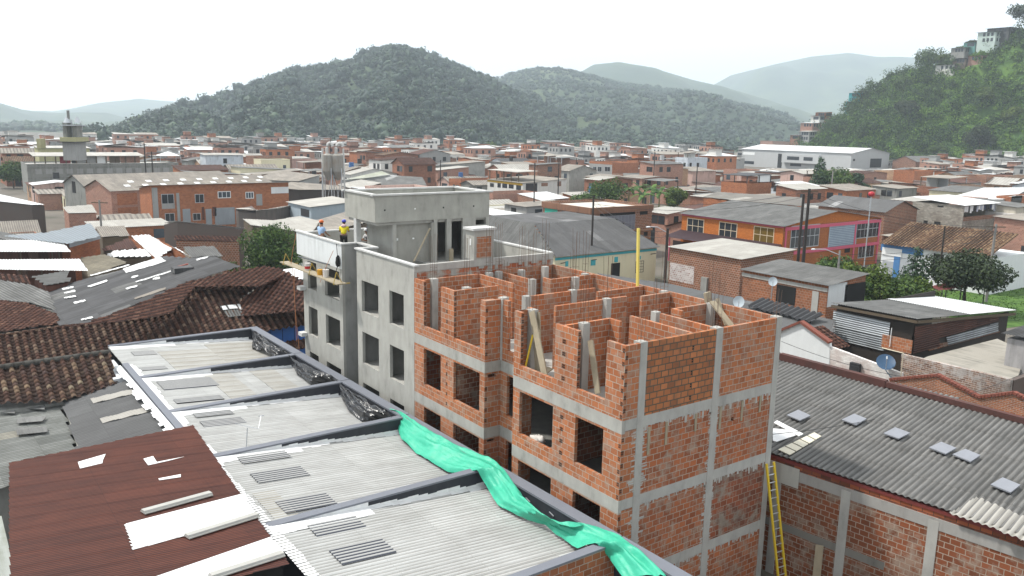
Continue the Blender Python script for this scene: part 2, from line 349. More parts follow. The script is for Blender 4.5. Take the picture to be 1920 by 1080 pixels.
# ------------------------------------------------------------------ roofs, walls, windows
def inpoly(P, poly):
    x, y = P[:, 0], P[:, 1]; r = np.zeros(len(P), bool); n = len(poly)
    for i in range(n):
        (x0, y0), (x1, y1) = poly[i], poly[(i+1) % n]
        if y0 == y1: continue
        r ^= ((y0 > y) != (y1 > y)) & (x < (x1-x0)*(y-y0)/(y1-y0)+x0)
    return r
def fitplane(pts):
    P = np.array(pts, float); c = P.mean(0); n = np.linalg.svd(P-c)[2][2]
    return c, n*(1 if n[2] > 0 else -1)
def roof_sheet(name, poly, down, mat, parent=None, kind='corr', pitch=.177, amp=.05, seg=.35, lift=0.0, nseg=6, tl=.3, sag=0.0, label=None, seed=0, lap=0, side=0):
    """a corrugated or barrel-tiled slope filling the polygon (3-d points of one plane); corrugations run along 'down'"""
    poly = np.array(poly, float); c, n = fitplane(poly); d = np.array(down, float); d -= n*(d@n); d /= np.linalg.norm(d); a = np.cross(d, n)
    uvp = np.stack([(poly-c)@a, (poly-c)@d], 1); a0, b0 = uvp.min(0); a1, b1 = uvp.max(0)
    st = pitch/nseg; A = np.arange(a0, a1+st, st)
    if kind == 'tile': B = np.concatenate([[r, r+tl*.5, r+tl*.985] for r in np.arange(b0, b1, tl)])
    elif lap: B = np.concatenate([[r, r+lap*.3, r+lap*.6, r+lap*.985] for r in np.arange(b0, b1, lap)])
    else: B = np.linspace(b0, b1, max(2, int((b1-b0)/seg)+1))
    AA, BB = np.meshgrid(A, B, indexing='ij'); rs = np.random.RandomState(seed+3)
    ph = 2*np.pi*(AA-a0)/pitch
    if kind == 'tile':
        H = amp*np.maximum(np.cos(ph), -.45)
        ci = np.floor((AA-a0)/pitch*2+.5).astype(int); ri = np.floor((BB-b0)/tl+1e-4).astype(int)
        off = rs.rand(ci.max()+1, ri.max()+2); H += .035*((BB-b0)/tl-ri)+.03*(off[ci, ri]-.5)
        H += .04*np.sin(AA*.9+seed)*np.sin(BB*.7)
    else:
        H = amp/2*np.cos(ph)
        if kind == 'trap': H = amp/2*np.clip(2.4*np.cos(ph), -1, 1)
        if lap: H += .03*((BB-b0)/lap-np.floor((BB-b0)/lap+1e-4))
        if side: H += (.01 if pitch < .12 else .022)*(((AA-a0)/side) % 1)
        if sag: H += sag*np.sin(AA*.8+seed)*np.sin(BB*.9+seed)
    P = c+AA[..., None]*a+BB[..., None]*d+(H+lift)[..., None]*n
    I = np.arange(AA.size).reshape(AA.shape)
    Fq = np.stack([I[:-1, :-1], I[:-1, 1:], I[1:, 1:], I[1:, :-1]], -1).reshape(-1, 4)
    cen = np.stack([AA, BB], -1).reshape(-1, 2)[Fq].mean(1)
    Fq = Fq[inpoly(cen, uvp)]
    used = np.unique(Fq); mp = -np.ones(AA.size, int); mp[used] = np.arange(len(used))
    ob = mesh_np(name, P.reshape(-1, 3)[used], mp[Fq], mat, parent, np.stack([AA-a0, BB-b0], -1).reshape(-1, 2)[used], smooth=True)
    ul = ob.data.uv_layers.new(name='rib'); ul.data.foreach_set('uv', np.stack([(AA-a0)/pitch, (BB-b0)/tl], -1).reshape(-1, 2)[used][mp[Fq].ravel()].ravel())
    if label: ob['label'] = label
    return ob
def P3(*pts): return [at(x, y, z=z) for x, y, z in pts]
def plane_px(fit, pts):
    """pixels pts met with the plane through the fitted points (px,py,z)"""
    c, n = fitplane(P3(*fit)); return [onplane(x, y, c, n) for x, y in pts]
def under(poly, parent, mat, drop=.12, z0=0.0, inset=.15, name='wall'):
    """walls standing under a roof polygon, down to z0"""
    P = np.array(poly, float); c = P.mean(0); v = c-P; L_ = np.linalg.norm(v[:, :2], axis=1, keepdims=True); Q = P+v/L_*inset
    m = MB(); m.prism([q[:2] for q in Q], z0, [q[2]-drop for q in Q]); return m.build(name, mat, parent)
def rect(pxA, pxB, pyB, pxC, z):
    """block on the street grid from the picture columns of its left, nearest and right corners, the nearest one seen at height z"""
    B = at(pxB, pyB, z=z); A = at(pxA, pyB, x=B[0]); C_ = at(pxC, pyB, y=B[1]); return B[0], C_[0], B[1], A[1]
def window(parent, face, c, px0, py0, px1, py1, frame=WHITEP, glass=GLASS, bars_=2, rows=1, pxs=True, fw=.05, name='window', proud=.03):
    """window with frame bars and one pane on the -x face at x=c or the -y face at y=c, corners given in the picture (or metres)"""
    if pxs:
        if face == 'x': p, q = at(px0, py0, x=c), at(px1, py1, x=c); u0, u1 = sorted((p[1], q[1]))
        else: p, q = at(px0, py0, y=c), at(px1, py1, y=c); u0, u1 = sorted((p[0], q[0]))
        z0, z1 = sorted((p[2], q[2]))
    else: u0, u1, z0, z1 = px0, py0, px1, py1
    B = (lambda m, a, b, e, g, n0, n1: m.box(c-n1, c-n0, a, b, e, g)) if face == 'x' else (lambda m, a, b, e, g, n0, n1: m.box(a, b, c-n1, c-n0, e, g))
    m = MB(); p_ = proud
    B(m, u0, u0+fw, z0, z1, .002, p_); B(m, u1-fw, u1, z0, z1, .002, p_); B(m, u0+fw, u1-fw, z0, z0+fw, .002, p_); B(m, u0+fw, u1-fw, z1-fw, z1, .002, p_)
    for k in range(1, bars_+1): u = u0+(u1-u0)*k/(bars_+1); B(m, u-fw*.35, u+fw*.35, z0+fw, z1-fw, .002, p_*.8)
    for k in range(1, rows+1): z = z0+(z1-z0)*k/(rows+1); B(m, u0+fw, u1-fw, z-fw*.35, z+fw*.35, .002, p_*.7)
    f = m.build(name, frame, parent)
    m = MB(); B(m, u0+fw*.5, u1-fw*.5, z0+fw*.5, z1-fw*.5, .004, .012); m.build('pane', glass, f)
    return f
def panel(parent, face, c, px0, py0, px1, py1, mat, name='door', th=.03, pxs=True, label=None):
    if pxs:
        if face == 'x': p, q = at(px0, py0, x=c), at(px1, py1, x=c); u0, u1 = sorted((p[1], q[1]))
        else: p, q = at(px0, py0, y=c), at(px1, py1, y=c); u0, u1 = sorted((p[0], q[0]))
        z0, z1 = sorted((p[2], q[2]))
    else: u0, u1, z0, z1 = px0, py0, px1, py1
    m = MB()
    if face == 'x': m.box(c-th, c-.003, u0, u1, z0, z1)
    else: m.box(u0, u1, c-th, c-.003, z0, z1)
    return m.build(name, mat, parent, label=label)
def slab_quad(name, pts, th, mat, parent=None, label=None):
    """a flat plate whose upper side is the given 3-d quad"""
    P = [Vector(p) for p in pts]; n = (P[1]-P[0]).cross(P[2]-P[0]).normalized(); n = n if n.z > 0 else -n
    m = MB(); k = len(P); i = len(m.v)
    m.v += [tuple(p-n*th) for p in P]+[tuple(p) for p in P]
    for j in range(k): m.f.append((j, (j+1) % k, k+(j+1) % k, k+j)); m.m.append(0)
    m.f.append(tuple(range(k, 2*k))); m.m.append(0); m.f.append(tuple(range(k))[::-1]); m.m.append(0)
    return m.build(name, mat, parent, label=label)
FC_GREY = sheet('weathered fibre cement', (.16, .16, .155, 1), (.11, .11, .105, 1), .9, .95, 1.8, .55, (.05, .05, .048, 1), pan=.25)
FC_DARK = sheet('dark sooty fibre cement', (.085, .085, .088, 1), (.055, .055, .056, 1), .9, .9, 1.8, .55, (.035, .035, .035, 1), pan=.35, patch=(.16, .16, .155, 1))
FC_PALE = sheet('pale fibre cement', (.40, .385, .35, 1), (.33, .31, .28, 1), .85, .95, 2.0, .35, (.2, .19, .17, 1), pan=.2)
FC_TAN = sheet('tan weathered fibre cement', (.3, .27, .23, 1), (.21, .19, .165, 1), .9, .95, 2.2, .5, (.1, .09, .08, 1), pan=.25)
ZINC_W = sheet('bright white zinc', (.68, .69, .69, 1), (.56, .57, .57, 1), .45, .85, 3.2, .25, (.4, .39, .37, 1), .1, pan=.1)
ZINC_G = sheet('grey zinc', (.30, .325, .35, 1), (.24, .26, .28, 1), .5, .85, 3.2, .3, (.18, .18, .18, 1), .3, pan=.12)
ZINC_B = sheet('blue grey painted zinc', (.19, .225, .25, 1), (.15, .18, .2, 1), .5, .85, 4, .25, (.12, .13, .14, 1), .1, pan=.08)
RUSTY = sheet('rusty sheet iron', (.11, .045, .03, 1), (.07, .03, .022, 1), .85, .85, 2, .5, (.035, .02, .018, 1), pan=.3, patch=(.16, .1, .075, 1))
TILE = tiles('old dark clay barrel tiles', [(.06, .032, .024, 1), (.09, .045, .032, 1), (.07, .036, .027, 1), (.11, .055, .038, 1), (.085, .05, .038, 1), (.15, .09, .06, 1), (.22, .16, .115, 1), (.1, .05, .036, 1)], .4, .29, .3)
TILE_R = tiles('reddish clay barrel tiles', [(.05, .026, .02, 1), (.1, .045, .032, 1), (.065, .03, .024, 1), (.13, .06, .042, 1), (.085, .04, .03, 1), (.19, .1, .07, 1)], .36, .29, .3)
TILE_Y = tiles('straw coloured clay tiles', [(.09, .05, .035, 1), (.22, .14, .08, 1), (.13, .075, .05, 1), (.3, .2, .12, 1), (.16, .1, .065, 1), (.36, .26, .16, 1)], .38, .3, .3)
# ------------------------------------------------------------------ ground and hills
def leafquads(C, N, S, rs, asp=.6, flat=.0):
    """one rhombic leaf clump per centre C, facing about N, of size S"""
    n = len(C); T = rs.randn(n, 3); T[:, 2] *= (1-flat); N = N+.7*rs.randn(n, 3); N /= np.linalg.norm(N, axis=1, keepdims=True)
    T -= N*(T*N).sum(1, keepdims=True); T /= np.linalg.norm(T, axis=1, keepdims=True)+1e-9; B = np.cross(N, T); S = np.asarray(S).reshape(-1, 1)*np.ones((n, 1))
    V = np.stack([C-T*S*.55, C+B*S*asp*.5+N*S*.08, C+T*S*.55, C-B*S*asp*.5+N*S*.08], 1).reshape(-1, 3)
    return V, np.arange(4*n).reshape(-1, 4)
FOREST = leafm('hazy forest canopy', (.006, .018, .014, 1), (.015, .036, .023, 1), (.042, .074, .034, 1), .10)
HILLM = NT('hill ground under forest'); _n1 = HILLM.noise(HILLM.pos(), .03, 6); HILLM = HILLM.out(HILLM.ramp(_n1, [(.35, (.018, .034, .016)), (.55, (.035, .058, .024)), (.7, (.06, .085, .035))]), .9)
FARM = NT('far hill pasture and forest'); _n1 = FARM.noise(FARM.pos(), .006, 8, .65); FARM = FARM.out(FARM.ramp(_n1, [(.36, (.016, .034, .016)), (.5, (.032, .055, .026)), (.64, (.06, .085, .035)), (.76, (.10, .095, .055))]), .9)
gm = NT('town ground'); a_ = gm.noise(gm.pos(), .05, 6, .6); b_ = gm.noise(gm.pos(), 1.3, 4); gm = gm.out(gm.mix(gm.math('MULTIPLY', b_, .4), gm.ramp(a_, [(.38, (.045, .05, .03)), (.5, (.13, .115, .095)), (.62, (.17, .15, .125))]), (.08, .075, .065, 1)), .95)
g = MB(); g.face([(-7000, -7000, 0), (7000, -7000, 0), (7000, 7000, 0), (-7000, 7000, 0)]); tag(g.build('ground', gm), kind='structure')
def nz2(x, y, s, seed=0): return mnoise.noise((x/s+seed*17.3, y/s-seed*9.1, seed*3.7))
class Hill:
    def __init__(s, crest, Dc, Db, Dr, amp, seed, drop=0):
        P = [at(x, y, d=(Dc(x) if callable(Dc) else Dc)) for x, y in crest]; s.amp, s.seed = amp, seed
        s.th = np.array([math.atan2(p[1]-CAM[1], p[0]-CAM[0]) for p in P][::-1]); s.z = np.array([p[2]-drop for p in P][::-1])
        px = np.array([c[0] for c in crest][::-1], float); s.px = px; s.Dc, s.Db, s.Dr = Dc, Db, Dr
    def par(s, th):
        px = np.interp(th, s.th, s.px); f = lambda q: q(px) if callable(q) else q
        return np.interp(th, s.th, s.z), f(s.Dc), f(s.Db), f(s.Dr)
    def h(s, th, d):
        zc, Dc, Db, Dr = s.par(th); x, y = CAM[0]+d*math.cos(th), CAM[1]+d*math.sin(th)
        if d <= Dc: q = max(0, (d-Db)/(Dc-Db)); f = q*q*(3-2*q)*.55+q*.45; k = 4*q*(1-q)
        else: q = max(0, 1-(d-Dc)/(Dr-Dc)); f = q; k = 2*q*(1-q)
        L_ = (Dc-Db)
        return max(0, zc*f*(1+.0)+s.amp*k*(nz2(x, y, L_*.36, s.seed)+.5*nz2(x, y, L_*.15, s.seed+1)+.25*nz2(x, y, L_*.06, s.seed+2)+1.5*(abs(mnoise.noise((th*Dc/(L_*.2), d/(L_*1.3), s.seed*2.7)))-.22)))-.3
    def mesh(s, name, mat, nt=140, nd=60):
        V = []; ths = np.linspace(s.th[0], s.th[-1], nt)
        for th in ths:
            zc, Dc, Db, Dr = s.par(th); ds = np.r_[np.linspace(Db-5, Dc, nd), np.linspace(Dc, Dr, 12)[1:]]
            V += [(CAM[0]+d*math.cos(th), CAM[1]+d*math.sin(th), s.h(th, d)) for d in ds]
        m = nd+11; I = np.arange(nt*m).reshape(nt, m); Fq = np.stack([I[:-1, :-1], I[:-1, 1:], I[1:, 1:], I[1:, :-1]], -1).reshape(-1, 4)
        return tag(mesh_np(name, V, Fq, mat, None, smooth=True), kind='structure')
    def scatter(s, n, rs, pw=1.0, back=.06):
        out = []
        while len(out) < n:
            th = rs.uniform(s.th[0], s.th[-1]); zc, Dc, Db, Dr = s.par(th); d = Db+(Dc-Db)*rs.uniform(0, 1+back)**pw
            z = s.h(th, d)
            if z > -.2: out.append((CAM[0]+d*math.cos(th), CAM[1]+d*math.sin(th), z, (d-Db)/(Dc-Db)))
        return np.array(out)
_ico = None
def ico():
    global _ico
    if _ico is None:
        bm = bmesh.new(); bmesh.ops.create_icosphere(bm, subdivisions=1, radius=1); bm.verts.ensure_lookup_table()
        _ico = (np.array([v.co[:] for v in bm.verts]), np.array([[v.index for v in f.verts] for f in bm.faces])); bm.free()
    return _ico
def crowns(name, P, Rr, mat, rs, rough=.28, leaves=0, lsize=1.2):
    """forest: one lumpy crown per point plus loose leaf clumps that break its outline"""
    V0, F0 = ico(); n, k = len(P), len(V0); D = rs.randn(n, k)*rough*.45; low = (np.sin(V0[None, :, 0]*3+rs.rand(n, 1)*9)*np.sin(V0[None, :, 1]*3.3+rs.rand(n, 1)*9)*np.cos(V0[None, :, 2]*2.7+rs.rand(n, 1)*9))*rough
    V = V0[None]*(1+D+low)[..., None]*Rr[:, None, None]*np.array([1, 1, .85])*(.82 if leaves else 1)+P[:, None, :]; Fq = (F0[None]+(np.arange(n)*k)[:, None, None]).reshape(-1, 3)
    Fq = np.concatenate([Fq, Fq[:, :1]], 1)[:, :3]
    o = mesh_np(name, V.reshape(-1, 3), Fq, mat); tag(o, kind='stuff'); obs = [o]
    if leaves:
        N = rs.randn(n*leaves, 3); N[:, 2] = np.abs(N[:, 2])*.8-.15; N /= np.linalg.norm(N, axis=1, keepdims=True); C = np.repeat(P, leaves, 0)+N*np.repeat(Rr, leaves)[:, None]*(.78+.38*rs.rand(n*leaves, 1))*np.array([1, 1, .85])
        v, f = leafquads(C, N, lsize*np.repeat(Rr, leaves)/4*(.6+.8*rs.rand(n*leaves)), rs, .8); V2 = np.concatenate([V.reshape(-1, 3), v]); 
        bpy.data.objects.remove(o); F4 = np.concatenate([np.concatenate([Fq, Fq[:, 2:3]], 1)]) 
        me = bpy.data.meshes.new(name); nt_, nq = len(Fq), len(f); lv = np.concatenate([Fq.ravel(), (f+n*k).ravel()]).astype(np.int32)
        me.vertices.add(len(V2)); me.vertices.foreach_set('co', V2.ravel()); me.loops.add(len(lv)); me.loops.foreach_set('vertex_index', lv); me.polygons.add(nt_+nq)
        ls = np.r_[np.arange(0, 3*nt_, 3), 3*nt_+np.arange(0, 4*nq, 4)].astype(np.int32); me.polygons.foreach_set('loop_start', ls); me.polygons.foreach_set('loop_total', np.r_[np.full(nt_, 3), np.full(nq, 4)].astype(np.int32)); me.materials.append(mat); me.update(calc_edges=True)
        o = bpy.data.objects.new(name, me); col.objects.link(o); tag(o, kind='stuff')
    return o
rs = np.random.RandomState(5)
hc = Hill([(120, 288), (175, 272), (215, 258), (255, 238), (300, 222), (350, 207), (375, 196), (400, 186), (430, 170), (452, 159), (480, 143), (530, 131), (570, 122), (600, 117), (650, 108), (700, 90), (722, 85), (750, 83), (775, 86), (800, 94), (850, 113), (880, 126), (905, 136), (940, 152), (980, 172), (1020, 192), (1080, 217), (1150, 245), (1230, 262), (1290, 275)], 1000, 465, 1350, 24, 1, drop=6)
hc.mesh('hill', HILLM, 180, 60); S = hc.scatter(8500, rs, .85); Rr = (1.8+2.6*rs.rand(len(S))**1.7)*np.where(rs.rand(len(S)) < .06, 1.75, 1); crowns('hill_forest', S[:, :3]+np.c_[np.zeros((len(S), 2)), Rr*.75], Rr, FOREST, rs, .3, 44, 1.35)
h2 = Hill([(840, 215), (900, 165), (930, 143), (965, 132), (1010, 124), (1060, 127), (1110, 138), (1160, 152), (1220, 156), (1300, 168), (1350, 178), (1400, 193), (1450, 210), (1480, 222), (1510, 236), (1545, 252), (1600, 262)], 1750, 700, 2600, 24, 2, drop=7)
h2.mesh('hill', FARM, 150, 50); S = h2.scatter(5200, rs, .9); Rr = 2.4+3*rs.rand(len(S))**2; crowns('hill_forest', S[:, :3]+np.c_[np.zeros((len(S), 2)), Rr*.6], Rr, FOREST, rs, .35, 18, 1.8)
h3 = Hill([(1000, 190), (1080, 140), (1112, 121), (1160, 116), (1230, 129), (1300, 150), (1350, 161), (1440, 187), (1500, 207), (1560, 228), (1640, 250)], 2700, 1500, 3600, 35, 3); h3.mesh('hill', FARM, 100, 40)
h4 = Hill([(1280, 200), (1340, 158), (1370, 141), (1450, 121), (1520, 106), (1590, 99), (1640, 106), (1700, 109), (1760, 111), (1830, 106), (1900, 112), (2050, 150), (2200, 160)], 4300, 2800, 5600, 50, 4); h4.mesh('hill', FARM, 100, 30)
h5 = Hill([(-260, 230), (-120, 215), (-40, 236), (20, 240), (60, 234), (110, 232), (150, 242), (200, 255), (260, 268), (300, 276)], 1900, 1100, 2500, 10, 5, drop=7); h5.mesh('hill', HILLM, 80, 30); S = h5.scatter(1600, rs, .7); Rr = 2.5+3.5*rs.rand(len(S)); crowns('hill_forest', S[:, :3]+np.c_[np.zeros((len(S), 2)), Rr*.5], Rr, FOREST, rs, .35)
h6 = Hill([(-300, 190), (-100, 180), (0, 193), (40, 205), (90, 212), (150, 211), (200, 211), (240, 222), (300, 236), (380, 250)], 2900, 1900, 3800, 30, 6); h6.mesh('hill', FARM, 80, 30)
h7 = Hill([(-420, 235), (-150, 226), (0, 222), (60, 214), (140, 203), (200, 193), (262, 186), (320, 191), (372, 192), (420, 182), (470, 190), (600, 215), (700, 240)], 4600, 3100, 5800, 40, 7); h7.mesh('hill', FARM, 80, 25)
# steep green hillside on the right
hDc = lambda px: np.interp(px, [1530, 1600, 1900, 2200], [565, 535, 512, 500]); hDb = lambda px: np.interp(px, [1530, 1600, 1900, 2200], [475, 446, 424, 410])
hr = Hill([(1500, 285), (1540, 258), (1560, 240), (1580, 222), (1605, 202), (1650, 172), (1690, 152), (1720, 150), (1750, 146), (1790, 120), (1830, 108), (1860, 95), (1900, 72), (1960, 48), (2100, 20), (2250, 10)], hDc, hDb, lambda px: 740, 12, 8)
GRASSH = NT('hillside grass'); _n1 = GRASSH.noise(GRASSH.pos(), .12, 6, .65); GRASSH = GRASSH.out(GRASSH.ramp(_n1, [(.35, (.025, .06, .012)), (.5, (.055, .115, .018)), (.66, (.095, .165, .028))]), .9)
hr.mesh('hillside', GRASSH, 120, 60)
BUSH = leafm('hillside scrub', (.012, .036, .007, 1), (.06, .14, .018, 1), (.19, .31, .04, 1), .05, .3)
S = hr.scatter(2600, rs, .85, .02); V, Fq, o_ = [], [], 0
for x, y, z, q in S:
    r_ = rs.uniform(1.3, 3.5); n = 76; N = rs.randn(n, 3); N[:, 2] = np.abs(N[:, 2]); N /= np.linalg.norm(N, axis=1, keepdims=True)
    v, f = leafquads(np.array([x, y, z+r_*.35])+N*r_*(.55+.5*rs.rand(n, 1)), N, rs.uniform(.7, 1.35), rs, .55); V.append(v); Fq.append(f+o_); o_ += len(v)
tag(mesh_np('hillside_scrub', np.concatenate(V), np.concatenate(Fq), BUSH), kind='stuff')
DARKT = leafm('hillside dark trees', (.005, .017, .006, 1), (.022, .058, .013, 1), (.085, .15, .026, 1), .06, .25)
S = np.concatenate([hr.scatter(560, rs, .8, .0), hr.scatter(1500, rs, .12, .0)[::9]]); V, Fq, o_ = [], [], 0
for x, y, z, q in S:
    px_ = proj((x, y, z))[0]
    if rs.rand() > np.interp(px_, [1540, 1700, 1800, 1950], [.95, .8, .45, .25])*(1.15-q*.5): continue
    r_ = rs.uniform(2.6, 6.0)
    for l in range(4):
        n = 60; N = rs.randn(n, 3); N /= np.linalg.norm(N, axis=1, keepdims=True); c = np.array([x, y, z+r_*.8])+rs.randn(3)*[r_*.45, r_*.45, r_*.3]
        v, f = leafquads(c+N*r_*.55*(.6+.5*rs.rand(n, 1)), N+[0, 0, .3], rs.uniform(.75, 1.25), rs, .55); V.append(v); Fq.append(f+o_); o_ += len(v)
tag(mesh_np('hillside_trees', np.concatenate(V), np.concatenate(Fq), DARKT), kind='stuff')
# ------------------------------------------------------------------ the unfinished building
site = thing('unfinished_building', 'long four storey building under construction, front half bare orange hollow brick, far half rendered grey', 'building', (3.85, 13, 0))
FL = [0.02, 2.72, 5.40, 8.08]; TOP = 10.5; X1 = 7.69; TH = .13
opL = [(11.0, 12.42), (8.05, 9.98)]; opR = [(3.44, 5.4), (.84, 2.24)]
def holes(op):
    h = [(a, b, 8.53, 11) for a, b in op]
    for hd, sl in ((7.56, 5.93), (4.89, 3.25), (2.2, .9)): h += [(a, b, sl, hd) for a, b in op]
    return h
m = MB(); m.wall('y', 0, TH, 7.7, 13.25, 0, TOP, holes(opL)); m.build('brick_wall', BRICK_NEW, site)
m = MB(); m.wall('y', 0, TH, 0, 5.8, 0, TOP, holes(opR)); m.build('brick_wall', BRICK_NEW, site)
rc = [(6.05, 7.25, s, h) for s, h in ((8.53, 11), (5.93, 7.56), (3.25, 4.89))]
m = MB(); m.wall('y', .75, TH, 5.8, 7.7, 0, TOP, rc); m.build('recess_wall', BRICK_NEW, site)
m = MB(); m.wall('x', 7.7, TH, TH, .75, 0, TOP, [(.15, .55, 7.42, 7.58), (.15, .55, 4.76, 4.9)]); m.wall('x', 5.8, -TH, TH, .75, 0, TOP); m.build('recess_wall', BRICK_NEW, site)
# gable towards the camera: panels between three columns
panels = [((0.135, .64), [BRICK_NEW]*4), ((.94, 4.17), [BRICK_END, BRICK_END, BRICK_END, BRICK_WET]), ((4.5, 7.39), [BRICK_END, brick('grimy block masonry', (.1, .035, .022, 1), (.25, .075, .035, 1), (.3, .26, .21, 1), stain=.6, smear=.95), BRICK_END, BRICK_NEW])]
zr = [(0, 2.34), (2.72, 5.02), (5.4, 7.70), (8.08, TOP)]
for (a, b), ms in panels:
    for (z0, z1), mt in zip(zr, ms):
        h = [(a+.75, a+.9, z0+1.62, z0+1.78)] if (a > 4 and abs(z0-5.4) < .1) else []
        m = MB(); m.wall('x', 0, TH, a, b, z0, z1, h); m.build('gable_panel', mt, site)
m = MB(); m.wall('y', X1-TH, TH, .3, 13.2, 0, TOP, [(2, 3.6, 5.9, 7.5), (8, 9.6, 5.9, 7.5)]); m.build('brick_wall', BRICK_NEW, site)
# slabs and ring beams
for k, z in enumerate(FL[1:]):
    m = MB(); m.box(.89, X1-.135, .135, 13.2, z-.2, z-.02); m.box(.135, .889, .135, 5.66, z-.2, z-.02); m.box(.135, .889, 7.84, 13.2, z-.2, z-.02); m.build('floor_slab', CONC if k == 2 else concrete('shade darkened floor', .14), site)  # lower slabs coloured darker to stand in for the shade indoors
    m = MB(); e = .006
    for y0, y1, x in ((-e, 5.806, 0), (7.694, 13.25, 0)): m.box(x-e, x+TH+.01, y0, y1, z-.44, z)
    m.box(.744, .9, 5.81, 7.69, z-.44, z); m.box(TH+.012, .742, 7.694, 7.69+TH, z-.44, z)
    m.build('ring_beam', concrete('board marked beam concrete', .34, (1, .98, .9), .3), site)
    m = MB(); m.box(TH+.012, .638, -e, TH+.01, z-.36, z); m.box(.942, 4.168, -e, TH+.01, z-.36, z); m.box(4.502, 7.388, -e, TH+.01, z-.36, z); m.build('ring_beam', CONC, site)
m = MB(); m.box(.14, X1-.14, .14, 13.2, -.1, .02); m.build('floor_slab', CONC_D, site)
gcols = []
for a, b in ((.64, .94), (4.17, 4.5), (7.39, X1)):
    m = MB(); m.box(a, b, -.012, .3, 0, TOP+.03); gcols.append(m.build('concrete_column', CONC, site))
# top floor partitions (bare block)
def part_x(y, a, b, z1=TOP, t=.12): m = MB(); m.wall('x', y, t, a, b, 8.07, z1); return m.build('partition_wall', BRICK_NEW, site)
def part_y(x, a, b, z1=TOP, t=.12): m = MB(); m.wall('y', x, t, a, b, 8.07, z1); return m.build('partition_wall', BRICK_NEW, site)
part_x(9.985, .135, 2.2); part_x(12.72, .135, 3.0); part_y(3.0, 10.1, 12.72); part_x(7.71+TH, .135, .5)
part_y(4.2, 10.5, 13.1); part_x(13.08, 4.33, 7.5); part_x(10.05, 5.0, 7.5); part_y(5.0, 10.18, 10.6)
part_x(7.57, 1.78, 5.44); part_x(5.62, 1.76, 5.4); part_x(5.66, .135, .45); part_x(3.05, .135, 2.24); part_y(2.12, 2.55, 3.045)
part_y(3.05, .14, 3.02); part_y(4.26, .31, 2.72); part_x(6.86, 4.95, 7.5); part_x(5.3, 5.9, 7.5); part_x(2.98, 5.25, 7.5); part_y(5.25, 2.6, 2.975)
part_x(10.2, 2.25, 2.6, 8.9)
# partitions that can be seen through the window openings below
for z0 in FL[:3]:
    m = MB(); m.wall('x', 10.0, .12, .2, 5, z0, z0+2.3); m.wall('x', 3.05, .12, .2, 5, z0, z0+2.3); m.wall('y', 4.2, .12, .4, 13, z0, z0+2.3, [(2, 2.9, z0, z0+2.1), (8, 8.9, z0, z0+2.1)]); m.build('inner_wall', BRICK_OLD, site)  # darker masonry puts the shade of the rooms into the wall colour
# inner columns with starter bars
tops = [at(813, 523, TOP), at(875, 540, TOP), at(944, 560, TOP), at(999, 581, TOP), at(1095, 607, TOP), at(935, 511, TOP), at(998, 524, TOP), at(1074, 545, TOP), at(1138, 562, TOP), at(1230, 585, TOP), at(1022, 501, TOP), at(1097, 515, TOP), at(1245, 546, TOP), at(1333, 570, TOP)]
colpos = [(p[0], p[1], .3 if i < 5 else .26) for i, p in enumerate(tops)]
def bars(x, y, z0, hs, parent, s=.1, lean=.0):
    m = MB()
    for i, (dx, dy) in enumerate(((-s, -s), (s, -s), (s, s), (-s, s), (0, -s), (0, s))[:4]):
        h = hs*(1-.12*rnd.random()); lx, ly = (rnd.uniform(-.05, .05)+lean, rnd.uniform(-.05, .05))
        m.tube([(x+dx, y+dy, z0-.05), (x+dx*.9+lx*.5, y+dy*.9+ly*.5, z0+h*.5), (x+dx+lx, y+dy+ly, z0+h)], .0065, 5)
    for q in range(2): z = z0+.18+.3*q; m.tube([(x-s, y-s, z), (x+s, y-s, z), (x+s, y+s, z), (x-s, y+s, z), (x-s, y-s, z)], .004, 4)
    m.build('starter_bars', REBAR, parent)
for i, (x, y, s) in enumerate(colpos):
    m = MB(); m.box(x-s/2, x+s/2, y-s/2, y+s/2, 8.07, TOP+.02+.02*(i % 3)); c = m.build('concrete_column', CONC, site)
    bars(x, y, TOP+.02, 1.45*(1.35, 1.5, 1.1, .95, 1.1, 1.7, 1.5, 1.2, 1.2, .9, 1.6, 1.4, 1.3, 1.25)[i], c, .09 if i % 2 else .11)
bars(.79, .15, TOP, .95, gcols[0], .08); bars(4.33, .15, TOP, 2.0, gcols[1], .1); bars(7.54, .15, TOP, 1.1, gcols[2], .08)
for (x, y) in ((5.3, 12.6), (1.9, 7.65), (6.3, 9.9), (3.6, 12.75)):
    m = MB(); m.box(x-.13, x+.13, y-.13, y+.13, 8.07, TOP+.02); c = m.build('concrete_column', CONC, site); bars(x, y, TOP, 2.3, c, .11)
# open block ends at the quoins and jambs
m = MB()
def cores(x, y, zs, ax):
    for z in zs:
        for q in range(2):
            for r_ in range(3):
                a, zz = .018+.036*r_, z+.03+.075*q
                if ax == 'x': m.box(x+a, x+a+.022, y-.004, y+.02, zz, zz+.06)
                else: m.box(x-.004, x+.02, y+a, y+a+.022, zz, zz+.06)
zz = lambda a, b, s: [a+.43*k+s for k in range(int((b-a)/.43)+1) if a+.43*k+s < b-.2]
cores(0, 0, zz(8.1, TOP, .2), 'x'); cores(0, 0, zz(8.1, TOP, 0), 'y'); cores(0, 0, zz(5.42, 7.6, .2), 'x'); cores(0, 0, zz(5.42, 7.6, 0), 'y'); cores(0, 0, zz(2.75, 4.9, .2), 'x')
cores(0, 7.7, zz(8.1, TOP, .2), 'x'); cores(0, 7.7, zz(5.42, 7.3, .2), 'x'); cores(0, 7.7, zz(2.8, 4.7, .2), 'x')
for y in (12.42, 9.98, 5.4, 2.24):
    for k in range(9): z = 8.56+.215*k; [m.box(.018+.036*r_, .04+.036*r_, y-.003, y+.02, z+.03+.075*q, z+.09+.075*q) for r_ in range(3) for q in range(2)]
